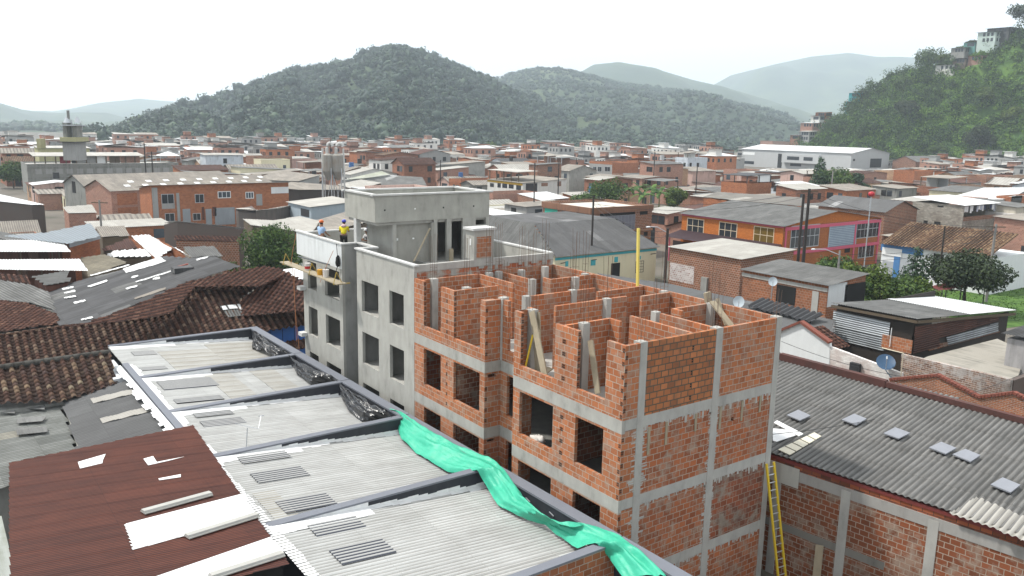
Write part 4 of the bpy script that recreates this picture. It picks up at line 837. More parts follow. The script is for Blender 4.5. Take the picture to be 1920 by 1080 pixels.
# small corrugated roofs left of the ridge beam
r1 = thing('corrugated_lean_to', 'dark grey corrugated roof with two pale strips, beside the white edged ridge beam', 'lean-to', (-11, 20, 0))
q = [(115, 746, 3.9), (254, 710, 4.45), (335, 815, 4.45), (150, 850, 3.9)]
DK = sheet('dark grey ribbed fibre cement', (.12, .12, .12, 1), (.1, .1, .1, 1), .85, .95, 2.4, .35, (.06, .06, .06, 1), pan=.15)
pr1 = lambda pts, e=0: [p+np.array([0, 0, e]) for p in plane_px(q, pts)]
roof_sheet('roof', pr1([(115, 746), (254, 710), (340, 822), (150, 860)]), (-1, 0, -.13), DK, r1, pitch=.177, amp=.05, seg=.15)
for pts in ([(170, 749), (257, 729), (262, 737), (175, 758)], [(187, 787), (280, 763), (286, 772), (193, 795)]): roof_sheet('pale_strip', pr1(pts, .05), (-1, 0, -.13), FC_PALE, r1, pitch=.177, amp=.03, seg=.08)
under(pr1([(115, 746), (254, 710), (340, 822), (150, 860)]), r1, CONC_D, .2)
r2 = thing('weathered_board_roof', 'grey weathered sheet roof with loose lifted boards at the left edge', 'lean-to', (-14, 21, 0))
q2 = [(-60, 762, 3.7), (110, 757, 3.75), (146, 852, 3.75), (-60, 930, 3.7)]
roof_sheet('roof', plane_px(q2, [(-60, 762), (112, 757), (135, 815), (146, 870), (-60, 935)]), (-1, -.05, 0), sheet('weathered grey sheets', (.2, .205, .195, 1), (.13, .135, .13, 1), .9, .8, 1.7, .55, (.055, .058, .05, 1), pan=.3, patch=(.32, .3, .25, 1)), r2, seg=.15, amp=.035)
for pts in ([(35, 762), (85, 765), (84, 773), (38, 770)], [(34, 788), (88, 786), (80, 795), (32, 799)], [(30, 808), (88, 806), (90, 815), (33, 821)], [(0, 765), (30, 764), (28, 780), (0, 779)]): slab_quad('loose_board', [p+np.array([0, 0, .14]) for p in plane_px(q2, pts)], .02, FC_GREY, r2)
under(plane_px(q2, [(-60, 762), (110, 757), (146, 852), (-60, 930)]), r2, CONC_D, .2)
r3 = thing('white_awning_roof', 'strip of white ribbed awning roof below the weathered boards at the left edge', 'awning', at(0, 895, z=3.3))
roof_sheet('roof', P3((-90, 905, 3.5), (17, 880, 3.5), (17, 908, 3.3), (-90, 938, 3.3)), (0, -1, -.1), ZINC_W, r3, seg=.1)
m = MB(); m.tube([at(-60, 925, z=3.3), at(-60, 925, z=0)], .05); m.build('post', IRON, r3)
r4 = thing('low_house', 'white walled low house with a barred dark window beside the brown roof', 'house', at(-20, 990, z=2.5))
B4 = at(-30, 960, z=4.0); m = MB(); m.box(-22, -15.9, 3, 13.6, 0, 3.6); m.build('wall', stained('pale grey painted wall', (.46, .48, .5, 1)), r4)
panel(r4, 'x', -16.0, 0, 0, 0, 0, GLASS, 'window', .02, False) if False else None
slab_quad('roof', [(-22, 3, 3.7), (-15.9, 3, 3.62), (-15.9, 13.6, 3.62), (-22, 13.6, 3.7)], .06, stained('mossy concrete roof', (.33, .35, .33, 1), (.12, .13, .08, 1), .6), r4)
m = MB(); m.box(-16.7, -16.1, 6.5, 8.0, 3.705, 3.75); m.build('roof_hatch', IRON, r4)
# big patched fibre cement roof
gp = thing('patched_roof_house', 'big dark fibre cement roof patched with many white strips, above the tile ridge', 'house', (-5, 43, 0))
fG = [(90, 560, 4.5), (112, 612, 4.5), (243, 515, 5.75), (363, 527, 6.6), (300, 487, 6.7), (260, 556, 5.9)]
plG = lambda pts, e=0: [p+np.array([0, 0, e]) for p in plane_px(fG, pts)]
roof_sheet('roof', plG([(86, 545), (170, 520), (245, 502), (312, 480), (360, 484), (404, 481), (449, 501), (400, 514), (349, 530), (280, 562), (165, 606), (114, 614), (105, 585)]), (-1, 0, -.25), FC_DARK, gp, pitch=.18, amp=.05, sag=.04, seg=.25, nseg=4)
under(plG([(92, 550), (305, 488), (400, 490), (349, 528), (280, 560), (114, 610)]), gp, CONC_D, .4)
for k, pts in enumerate([[(164, 538), (200, 526), (202, 529), (170, 540)], [(117, 542), (137, 538), (138, 541), (118, 545)], [(120, 550), (140, 545), (142, 548), (121, 552)], [(120, 559), (141, 555), (143, 558), (121, 561)], [(138, 568), (159, 563), (161, 566), (140, 571)], [(152, 600), (173, 595), (174, 598), (153, 602)], [(235, 542), (256, 536), (258, 539), (238, 544)], [(286, 523), (298, 520), (301, 524), (288, 526)], [(230, 505), (300, 483), (312, 491), (290, 498), (237, 513)], [(170, 517), (242, 497), (243, 499), (171, 519)], [(255, 529), (320, 509), (321, 511), (256, 531)], [(252, 560), (310, 540), (312, 544), (254, 563)], [(368, 487), (390, 482), (391, 484), (369, 490)], [(246, 520), (258, 517), (259, 520), (248, 523)]]):
    roof_sheet('white_strip', plG(pts, .06), (-1, 0, -.25), ZINC_W if k not in (11, ) else FC_TAN, gp, pitch=.18, amp=.03, seg=.08, nseg=4)
m = MB(); m.bar(*plG([(330, 505), (353, 499)], .15), .25, .08); m.build('red_offcut', plain('faded red sheet', (.25, .06, .04, 1)), gp)
m = MB(); a = plG([(338, 510)], .1)[0]; m.box(a[0]-.5, a[0]+.8, a[1]-.5, a[1]+.5, a[2]-.1, a[2]+.25); m.build('vent_cap', FC_DARK, gp)
def simple_roof(name, label, cat, pts, down, mat, wallm, drop=.15, z0=0., group=None, wall=True, **kw):
    q = P3(*pts); c = np.mean(q, 0); t_ = thing(name, label, cat, (c[0], c[1], z0), group)
    roof_sheet('roof', q, down, mat, t_, **{**dict(pitch=.2, amp=.04, nseg=4, seg=.3), **kw})
    if wall: under(q, t_, wallm, drop, z0)
    return t_
simple_roof('grey_roof_house', 'plain grey corrugated roof sloping to the valley at the left picture edge', 'house', [(-60, 516, 5.4), (58, 533, 5.2), (92, 548, 4.9), (108, 582, 4.3), (60, 570, 4.4), (-60, 556, 4.6)], (.3, -1, 0), FC_GREY, CONC_D)
simple_roof('tiled_cottage', 'crumbling reddish tile roof with slipped tiles at the left picture edge', 'house', [(-60, 558, 5.0), (60, 571, 4.8), (106, 585, 4.7), (117, 612, 4.2), (-60, 630, 4.2)], (0.8, -.5, 0), TILE_R, CONC_D, kind='tile', pitch=.36, amp=.06, tl=.29)
simple_roof('tin_roof_shed', 'small grey ribbed roof with a red gable board above the patched roof', 'shed', [(60, 518, 5.5), (127, 508, 5.6), (131, 527, 5.2), (85, 535, 5.1)], (1, -.3, 0), FC_GREY, RUSTY)
simple_roof('tiled_shed', 'sliver of old red tile roof under the white sheets at the left edge', 'shed', [(-40, 510, 5.5), (50, 517, 5.4), (58, 532, 5.1), (-40, 522, 5.2)], (0, -1, 0), TILE_R, WOODD, kind='tile', pitch=.36, amp=.06, tl=.29)
def carport(label, pts, down, mat, posts, name='open_shelter', cat='shelter', kw={}, back=None):
    q = P3(*pts); c = np.mean(q, 0); t_ = thing(name, label, cat, (c[0], c[1], 0)); roof_sheet('roof', q, down, mat, t_, **{**dict(pitch=.2, amp=.03, nseg=4, seg=.1), **kw})
    for (x, y, z) in posts: p = at(x, y, z=z); m = MB(); m.tube([(p[0], p[1], 0), (p[0], p[1], z)], .06, 6); m.build('post', WOODD, t_)
    if back: a, b, zz_ = P3(back[0])[0], P3(back[1])[0], back[2]; m = MB(); m.bar((a[0], a[1], zz_/2), (b[0], b[1], zz_/2), .12, zz_); m.build('back_wall', RUSTY, t_)
    return t_
carport('upper white corrugated canopy sheet at the left picture edge', [(-70, 450, 6.3), (115, 450, 6.3), (133, 472, 5.8), (-70, 472, 5.8)], (0, -1, -.2), ZINC_W, [(38, 471, 5.8), (110, 470, 5.8), (97, 470, 5.8)], back=((-60, 455, 6.0), (128, 456, 6.0), 5.8))
carport('lower white corrugated canopy sheet with curled tip at the left picture edge', [(-70, 486, 5.9), (150, 486, 5.9), (165, 507, 5.4), (-70, 505, 5.4)], (0, -1, -.2), ZINC_W, [(38, 505, 5.4), (78, 505, 5.4), (112, 505, 5.4)], back=((-60, 492, 5.5), (140, 492, 5.5), 5.4))
b = thing('brick_shed_house', 'orange brick house under a blue grey sheet roof, behind the upper white canopy', 'house', at(160, 460, z=3))
roof_sheet('roof', P3((5, 443, 6.4), (85, 434, 6.7), (170, 419, 7.0), (188, 443, 6.5), (127, 457, 6.2), (60, 450, 6.3)), (.2, -1, -.15), ZINC_B, b, pitch=.3, amp=.03)
q = P3((130, 458, 6.1), (187, 442, 6.3), (174, 425, 6.9), (85, 437, 6.6)); under(q, b, brick('bright orange brickwork', (.22, .06, .022, 1), (.33, .1, .036, 1), (.16, .1, .07, 1), .25, .08, .008, .3), .1, inset=.05)
m = MB(); m.bar(np.array(q[0])+[0, 0, -.12], np.array(q[1])+[0, 0, -.12], .1, .34); m.build('fascia', ZINC_G, b)
# ------------------------------------------------------------------ right hand neighbours
ev = np.array([.127, -.992, 0]); E0 = np.array([8.53, .9, 4.9]); en = np.array([-.992, -.127, 0])      # eave line and the wall's outward side
onE = lambda px, py, e=0: onplane(px, py, E0+en*e, en)
rroof = thing('brick_warehouse', 'long brick walled building with ribbed grey roof and square skylights, at the right', 'warehouse', (14, -4, 0))
cR, nR = E0, np.cross(np.array([.992, .127, .095]), ev); nR = nR/np.linalg.norm(nR); nR = nR if nR[2] > 0 else -nR
plR = lambda pts, e=0: [onplane(x, y, cR+nR*e, nR) for x, y in pts]
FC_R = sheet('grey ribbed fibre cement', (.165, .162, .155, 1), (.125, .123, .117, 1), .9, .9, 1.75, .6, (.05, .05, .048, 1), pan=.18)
rp = [E0-ev*2.5-en*.0]+[plR([(1425, 652)])[0]]+plR([(1462, 664), (1655, 719), (1700, 722), (2010, 812)])+[E0+ev*18]
roof_sheet('roof', rp, -np.array([.992, .127, .095]), FC_R, rroof, pitch=.22, amp=.065, seed=3, lap=1.75, nseg=8)
def ebar(d0, d1, z0, z1, out, th, mat, name):
    m = MB(); a = E0+ev*d0+en*(out-th/2); b = E0+ev*d1+en*(out-th/2); m.bar((a[0], a[1], (z0+z1)/2), (b[0], b[1], (z0+z1)/2), th, z1-z0); return m.build(name, mat, rroof)
ebar(-2, 18, 0, 4.42, -.05, .2, BRICK_OLD, 'brick_wall'); ebar(-2, 18, 4.7, 4.83, -.03, .2, plain('red edge tiles', (.16, .035, .03, 1), .7, .3, 4), 'eave_course')
ebar(-2, 18, 4.1, 4.5, -.03, .24, stained('stained beam concrete', (.32, .31, .29, 1), (.1, .09, .08, 1), .5), 'ring_beam')
ebar(-2, 18, 4.5, 4.7, -.06, .2, brick('loose brick infill', (.03, .02, .017, 1), (.3, .09, .04, 1), (.05, .04, .035, 1), w_=.36, h_=.24, stain=.1), 'infill_course')
ebar(-2, 4.9, 1.95, 2.25, -.035, .22, stained('mossy beam concrete', (.2, .19, .17, 1), (.06, .06, .05, 1), .6), 'tie_beam'); ebar(4.9, 18, 1.3, 1.55, -.035, .22, stained('mossy beam concrete', (.2, .19, .17, 1)), 'tie_beam')
for px, py in ((1582, 960), (1745, 1020), (1990, 1100), (1452, 950)):
    p = onE(px, py); d_ = (p-E0)@ev; ebar(d_-.17, d_+.17, 0, 4.4, -.02, .26, CONC, 'concrete_column')
ebar(-.2, 1.5, 3.85, 4.62, .02, .03, stained('pale formwork panel', (.42, .41, .37, 1), (.15, .14, .12, 1)), 'form_panel')
for i, q in enumerate([[(585, 180), (650, 150), (720, 182), (660, 210)], [(895, 205), (965, 172), (1035, 200), (975, 235)], [(1130, 282), (1195, 248), (1280, 280), (1215, 312)], [(1385, 362), (1455, 330), (1540, 365), (1480, 398)], [(1518, 400), (1590, 370), (1675, 405), (1620, 442)], [(1732, 570), (1800, 530), (1900, 572), (1845, 615)]]):
    slab_quad('skylight', plR([(1280+x/3, 720+y/3-2) for x, y in q], .17), .05, plain('grey acrylic skylight', (.2, .21, .235, 1), .5, .2, 2, spec=.4), rroof)
m = MB(); a, b = plR([(1464, 668), (1662, 720)], .18); m.bar(a, b, .3, .34); b2 = plR([(2010, 812)], .12)[0]; m.bar(b, b2, .26, .24); m.build('ridge_course', stained('red brown ridge tiles', (.085, .036, .03, 1), (.035, .028, .026, 1), .65), rroof)
new_sheets = [(1780, 962), (1832, 932), (1960, 985), (1960, 1035), (1900, 1004)]
roof_sheet('new_sheet', plR(new_sheets, .03), -np.array([.992, .127, .095]), FC_PALE, rroof, pitch=.22, amp=.065, seg=.1, seed=1)
def onr(name, label, cat, pts, mat, th=.03, e=.09, group=None): return tag(slab_quad(name, plR(pts, e), th, mat), label, cat, group)
onr('board', 'white board lying on the grey roof beside the column of the brick gable', 'board', [(1451, 792), (1457, 788), (1506, 813), (1498, 817)], WHITEP, .04)
onr('zinc_offcut', 'white ribbed zinc offcut lying on the grey roof beside the brick gable', 'sheet offcut', [(1449, 803), (1480, 806), (1492, 816), (1456, 828), (1449, 826)], ZINC_W, .02, .07)
pan = thing('ceiling_panel_strip', 'cream strip of square panels lying on the grey roof near its eave', 'panel strip', plR([(1505, 835)])[0])
for k in range(5):
    f0, f1 = k/5+.015, (k+1)/5-.015; L0, L1, R0, R1 = [np.array(c, float) for c in ((1458, 843), (1528, 810), (1480, 853), (1541, 817))]
    slab_quad('panel', plR([tuple(L0+(L1-L0)*f0), tuple(L0+(L1-L0)*f1), tuple(R0+(R1-R0)*f1), tuple(R0+(R1-R0)*f0)], .1), .03, plain('cream panel', (.55, .52, .42, 1), .6, .15, 4), pan)
# ladder and plank in the narrow yard
ld = thing('ladder', 'tall yellow extension ladder leaning in the corner between the brick gable and warehouse wall', 'ladder', (8.1, -1.2, 0))
Tt, Bb = Vector(at(1444, 868, y=-.16)), Vector(at(1466, 1080, y=-.85)); dL = (Bb-Tt).normalized(); Bb = Tt+dL*((0-Tt.z)/dL.z); sx_ = Vector((.19, -.02, 0))
for s_ in (-1, 1): m = MB(); m.bar(Tt+sx_*s_, Bb+sx_*s_, .055, .09); m.build('rail', YELLOW, ld)
for k in range(int((Bb-Tt).length/.3)): p = Tt+dL*(.15+.3*k); m = MB(); m.tube([p-sx_, p+sx_], .02, 6); m.build('rung', METAL, ld)
p = onE(1537, 1022, .02); m = MB(); a = Vector(p); m.bar(a, Vector((a.x-.9, a.y-.55, -.0)), .3, .05, up=(-1, 0, .3)); tag(m.build('plank', WOOD), 'thick plank leaning on the warehouse brick wall at the bottom right', 'plank')
# white gable house behind the ridge
gw = at(1502, 604, z=5.7)[0]; wg = thing('white_gable_house', 'small white gabled house with red tile coping behind the grey roof ridge', 'house', (gw, 10, 0)); onG = lambda x, y: at(x, y, x=gw)
pts = [onG(1452, 626), onG(1502, 605), onG(1556, 644), onG(1556, 700), onG(1452, 690)]
WHW = stained('smooth white wash', (.66, .68, .68, 1), (.4, .4, .38, 1), .25)
def xwall(pts, x, th, mat, parent, name='wall', label=None):
    m = MB(); n = len(pts); m.v = [(x, p[1], p[2]) for p in pts]+[(x+th, p[1], p[2]) for p in pts]
    m.f = [tuple(range(n)), tuple(range(n, 2*n))[::-1]]+[(k, (k+1) % n, n+(k+1) % n, n+k) for k in range(n)]; m.m = [0]*len(m.f); return m.build(name, mat, parent, label=label)
def ywall(pts, y, th, mat, parent, name='wall', label=None):
    m = MB(); n = len(pts); m.v = [(p[0], y, p[2]) for p in pts]+[(p[0], y+th, p[2]) for p in pts]
    m.f = [tuple(range(n)), tuple(range(n, 2*n))[::-1]]+[(k, (k+1) % n, n+(k+1) % n, n+k) for k in range(n)]; m.m = [0]*len(m.f); return m.build(name, mat, parent, label=label)
pts[3] = np.array([gw, pts[3][1], 2.5]); pts[4] = np.array([gw, pts[4][1], 2.5]); xwall(pts, gw, .2, WHW, wg)
REDT = stained('red clay coping tiles', (.2, .065, .045, 1), (.06, .04, .035, 1), .5)
for p, q in ((pts[0], pts[1]), (pts[1], pts[2])): m = MB(); m.bar(Vector(p)+Vector((.05, 0, .06)), Vector(q)+Vector((.05, 0, .06)), .4, .14); m.build('rake_coping', REDT, wg)
for p, q in ((pts[0], pts[1]), (pts[1], pts[2])): P_, Q_ = np.array(p)-[0, 0, .5], np.array(q)-[0, 0, .5]; roof_sheet('roof_slope', [P_+[.3, 0, 0], Q_+[.3, 0, 0], Q_+[2.2, 0, 0], P_+[2.2, 0, 0]], (P_ if P_[2] < Q_[2] else Q_)-(Q_ if P_[2] < Q_[2] else P_), TILE_R, wg, 'tile', .36, .06, tl=.29)
m = MB(); m.box(gw+2.0, gw+2.2, pts[2][1], pts[0][1], 0, pts[0][2]-.6); m.build('wall', WHW, wg)
ft = thing('flaking_white_wall', 'whitewashed brick yard wall with flaking paint beside the white gable', 'wall', (gw+.3, 4, 0))
FLK = brick('flaking limewash on brick', (.55, .53, .5, 1), (.68, .66, .63, 1), (.6, .59, .57, 1), w_=.3, h_=.1, stain=.75, stainc=(.26, .09, .055, 1))
q = [onG(1556, 650), onG(1690, 700), onG(1700, 730), onG(1556, 720)]; q[2][2] = 2.5; q[3][2] = 2.5; xwall(q, gw+.02, .2, FLK, ft)
dk = thing('satellite_dish', 'tilted dark blue satellite dish on a curved pole in front of the flaking wall', 'satellite dish', onG(1672, 700))
def dish(t, c, r, dirv, mat, arm=True):
    c = Vector(c); d = Vector(dirv).normalized(); a = d.cross(Vector((0, 0, 1))).normalized(); b = a.cross(d); m = MB(); i0 = 0
    for k in range(5):
        for j in range(16): th = 2*math.pi*j/16; rr = r*(k+.01)/4; m.v.append(tuple(c+a*rr*math.cos(th)+b*rr*math.sin(th)*1.08+d*(.22*r*(k/4)**2)))
    for k in range(4):
        for j in range(16): m.f.append((k*16+j, k*16+(j+1) % 16, (k+1)*16+(j+1) % 16, (k+1)*16+j)); m.m.append(0)
    m.build('reflector', mat, t, True)
    if arm: m = MB(); e_ = c+d*r*1.1; m.tube([c-b*r, e_-b*r*.2], .02, 5); m.tube([e_-b*r*.3, e_+b*.05], .04, 6); m.build('feed_arm', METAL, t)
pd = Vector(onG(1667, 679))+Vector((-.35, 0, 0)); dish(dk, pd, .5, (-.5, -.35, .75), plain('dark blue enamel', (.03, .07, .13, 1), .5, .2, 3))
m = MB(); z_ = Vector(onG(1674, 712)); m.tube([pd-Vector((0, 0, .05)), pd+Vector((0, -.05, -.4)), z_], .03, 6); m.build('pole', plain('pale blue pipe', (.2, .3, .4, 1)), dk)
m = MB(); b_ = Vector(onG(1606, 688)); m.box(b_.x-.25, b_.x-.02, b_.y-.3, b_.y+.3, b_.z-.25, b_.z+.25); m.build('louvre_vent', IRON, ft)
m = MB(); a_, c_, e_ = [Vector(onG(*p))+Vector((-.06, 0, 0)) for p in ((1655, 652), (1695, 662), (1690, 706))]; m.tube([a_, c_, e_], .03, 6); m.build('pipe_frame', plain('cream pipe', (.55, .5, .38, 1)), ft)
# mossy yard wall to the right with zigzag coping
xm = gw+.4; onM = lambda x, y: at(x, y, x=xm)
mw = thing('mossy_yard_wall', 'dark mossy brick yard wall with worn white patches beside the concrete yard', 'wall', (xm, -3, 0))
q = [onM(1690, 664), onM(1895, 712), onM(1895, 760), onM(1690, 720)]; q[2][2] = q[3][2] = 1.5
xwall(q, xm, .25, brick('mouldy whitewashed brick', (.1, .05, .035, 1), (.3, .2, .15, 1), (.5, .48, .45, 1), w_=.3, h_=.11, stain=.8, stainc=(.045, .038, .033, 1), smear=.8), mw)
p = onM(1893, 714); m = MB(); m.box(xm+.26, xm+5, p[1]-.1, p[1]+.15, 1, p[2]); m.build('return_wall', stained('sooty wall', (.1, .075, .065, 1)), mw)
zz_ = thing('zigzag_parapet', 'low brick parapet with zigzag red tile coping at the right edge', 'parapet', (xm-.9, -6, 0)); xz = xm-1.0; onZ = lambda x, y: at(x, y, x=xz)
Z = [onZ(*p) for p in ((1668, 713), (1758, 705), (1835, 746), (1900, 738), (1925, 750), (1990, 760))]
q = Z+[np.array([xz, Z[-1][1], 3.5]), np.array([xz, Z[0][1], 3.5])]; xwall(q, xz, .15, brick('small red brick', (.2, .07, .035, 1), (.34, .13, .06, 1), (.35, .32, .28, 1), .26, .09, stain=.3), zz_)
for p, q in zip(Z, Z[1:]):
    P_, Q_ = Vector(p), Vector(q); n_ = max(3, int((Q_-P_).length/.16)); m = MB()
    for k in range(n_): a, b = P_.lerp(Q_, k/n_), P_.lerp(Q_, (k+.86)/n_); m.bar(a+Vector((.07, 0, .05)), b+Vector((.07, 0, .05)), .3, .13)
    m.build('tile_coping', REDT, zz_)
# concrete yard, tin shack
yd = thing('yard_slab', 'grey concrete yard floor in front of the tin shack', 'yard'); p = at(1830, 680, z=2.6); tag(yd, None); yd.location = p
slab_quad('slab', P3((1690, 690, 2.6), (1900, 730, 2.6), (1925, 660, 2.6), (1870, 635, 2.6), (1740, 668, 2.6)), .3, stained('stained yard concrete', (.3, .28, .24, 1), (.05, .05, .045, 1), .6), yd)
ZS = 4.9; Bk = at(1722, 598, z=ZS); Ak = at(1558, 568, x=Bk[0]); Ck = at(1908, 583, y=Bk[1]); Dk = Ak+Ck-Bk; Dk[2] = Ck[2]
shack = thing('tin_shack', 'tin and brick shack with rusty sheet walls under a broad grey corrugated roof', 'shack', (Bk[0]+3, Bk[1]+3, 0))
mid = lambda a, b, f: a*(1-f)+b*f
roof_sheet('roof', [Ak, Bk, mid(Bk, Ck, .52), mid(Ak, Dk, .52)], np.array([-1, 0, .0])+0*Bk, FC_GREY, shack, pitch=.19, amp=.05, seg=.2)
roof_sheet('new_roof', [mid(Ak, Dk, .5)+[0, 0, .04], mid(Bk, Ck, .5)+[0, 0, .04], Ck+[0, 0, .04], Dk+[0, 0, .04]], np.array([-1, 0, .0]), ZINC_W, shack, pitch=.19, amp=.05, seg=.2)
x0, y0 = Bk[0]+.35, Bk[1]+.35; x1_, y1_ = Ck[0]-.4, Ak[1]-.3
m = MB(); m.wall('y', x0+.1, .08, y0+.1, y1_, 0, 4.75); m.wall('x', y0+.1, .08, x0+.1, x1_, 0, min(4.7, Ck[2]-.1)); m.wall('x', y1_, .08, x0+.1, x1_, 0, 4.3); m.build('wall', plain('dark shack inside', (.03, .024, .02, 1)), shack)  # near black backing paints the unlit inside seen through gaps between the sheets
ztop = lambda a, b: at(a, b, x=x0)
def zincwall(pts, mat, face='x', th=.0):
    q = [at(a, b, x=x0) if face == 'x' else at(a, b, y=y0) for a, b in pts]; return roof_sheet('wall_sheet', q, (0, -1, 0) if face == 'x' else (1, 0, 0), mat, shack, pitch=.16, amp=.035, seg=.1, nseg=6)
ZB = sheet('bright galvanised sheet', (.5, .53, .55, 1), (.42, .45, .47, 1), .4, 1.2, 2, .3, (.2, .2, .2, 1), .4, pan=.1); ZBD = sheet('stained galvanised sheet', (.38, .41, .43, 1), (.3, .32, .34, 1), .5, 1.2, 2, .5, (.06, .06, .06, 1), .4, pan=.15)
zincwall([(1563, 582), (1668, 604), (1666, 634), (1562, 612)], ZB); zincwall([(1554, 612), (1664, 634), (1655, 657), (1552, 633)], ZBD)
panel(shack, 'x', x0+.05, 1656, 626, 1709, 664, BRICK_NEW, 'brick_infill', .08)
m = MB(); p = at(1672, 615, x=x0-.1); m.tube([p, (p[0], p[1], 2.5)], .03); m.build('pipe', WHITEP, shack)
for pts, mt in (([(1716, 612), (1760, 606), (1762, 650), (1712, 664)], RUSTY), ([(1756, 606), (1872, 589), (1873, 601), (1758, 636)], RUSTY), ([(1775, 632), (1872, 605), (1872, 622), (1778, 648)], ZBD)): zincwall(pts, mt, 'y')
q = [at(a, b, y=y0+.03) for a, b in ((1735, 650), (1872, 622), (1872, 650), (1738, 690))]; q[2][2] = q[3][2] = 2.2; ywall(q, y0+.02, .07, BRICK_OLD, shack, 'brick_base')
m = MB(); m.bar(Bk+[.1, .1, -.25], Ck+[-.1, .1, -.25], .1, .2); m.bar(Bk+[.1, .1, -.25], Ak+[.1, 0, -.25], .1, .2); m.build('eave_beam', WOODD, shack)
re = thing('edge_house', 'pale walled annex with dark ribbed roof cut by the right picture edge', 'house', at(1915, 660, z=3)); Br = at(1890, 628, z=4.6)
m = MB(); m.box(Br[0], Br[0]+5, Br[1]-6, Br[1], 0, 4.4); m.build('wall', stained('grey lilac wall', (.32, .31, .31, 1)), re); roof_sheet('roof', [Br+[-.3, .3, .1], Br+[-.3, -6, .1], Br+[5, -6, .3], Br+[5, .3, .3]], (-1, 0, 0), FC_DARK, re)
# low dark roofs between the new building and the brick houses
simple_roof('low_dark_roof', 'low sooty flat roof right behind the unfinished building', 'low house', [(1120, 512, 3.6), (1255, 532, 3.6), (1395, 562, 3.6), (1565, 600, 3.6), (1560, 655, 3.6), (1440, 640, 3.6), (1180, 580, 3.6)], (0.2, -1, 0), sheet('sooty bitumen roof', (.06, .06, .06, 1), (.04, .04, .04, 1), .8, 2.5, 4, .5, (.1, .1, .1, 1), pan=.4, patch=(.12, .12, .12, 1)), CONC_D, amp=.02, pitch=.4)
sr = thing('slatted_awning', 'black ribbed awning lying over the low dark roof below the brick wall doorway', 'awning', at(1470, 585, z=3.9)); roof_sheet('roof', P3((1402, 574, 3.8), (1425, 558, 4.2), (1545, 588, 4.2), (1522, 604, 3.8)), (-1, 0, 0), plain('black ribbed sheet', (.018, .018, .02, 1), .5), sr, pitch=.5, amp=.12, kind='trap', seg=.2)
m = MB(); [m.tube([at(x, y, z=3.8), at(x, y+20, z=2.9)], .04) for x, y in ((1405, 572), (1520, 602))]; m.build('bracket', IRON, sr)
for lab, px, py, r_ in (('pale satellite dish standing on the low dark roof', 1385, 566, .42), ('pale satellite dish on a tall post beside the dark doorway', 1449, 528, .36)):
    p = Vector(at(px, py, z=4.3 if px < 1400 else 4.9)); t_ = thing('satellite_dish', lab, 'satellite dish', (p.x, p.y, 3.5)); dish(t_, p, r_, (-.8, -.7, .35), plain('pale grey enamel', (.42, .47, .5, 1), .5, .15, 3)); m = MB(); m.tube([p, (p.x+.1, p.y+.1, 3.4)], .045); m.build('pole', METAL, t_)
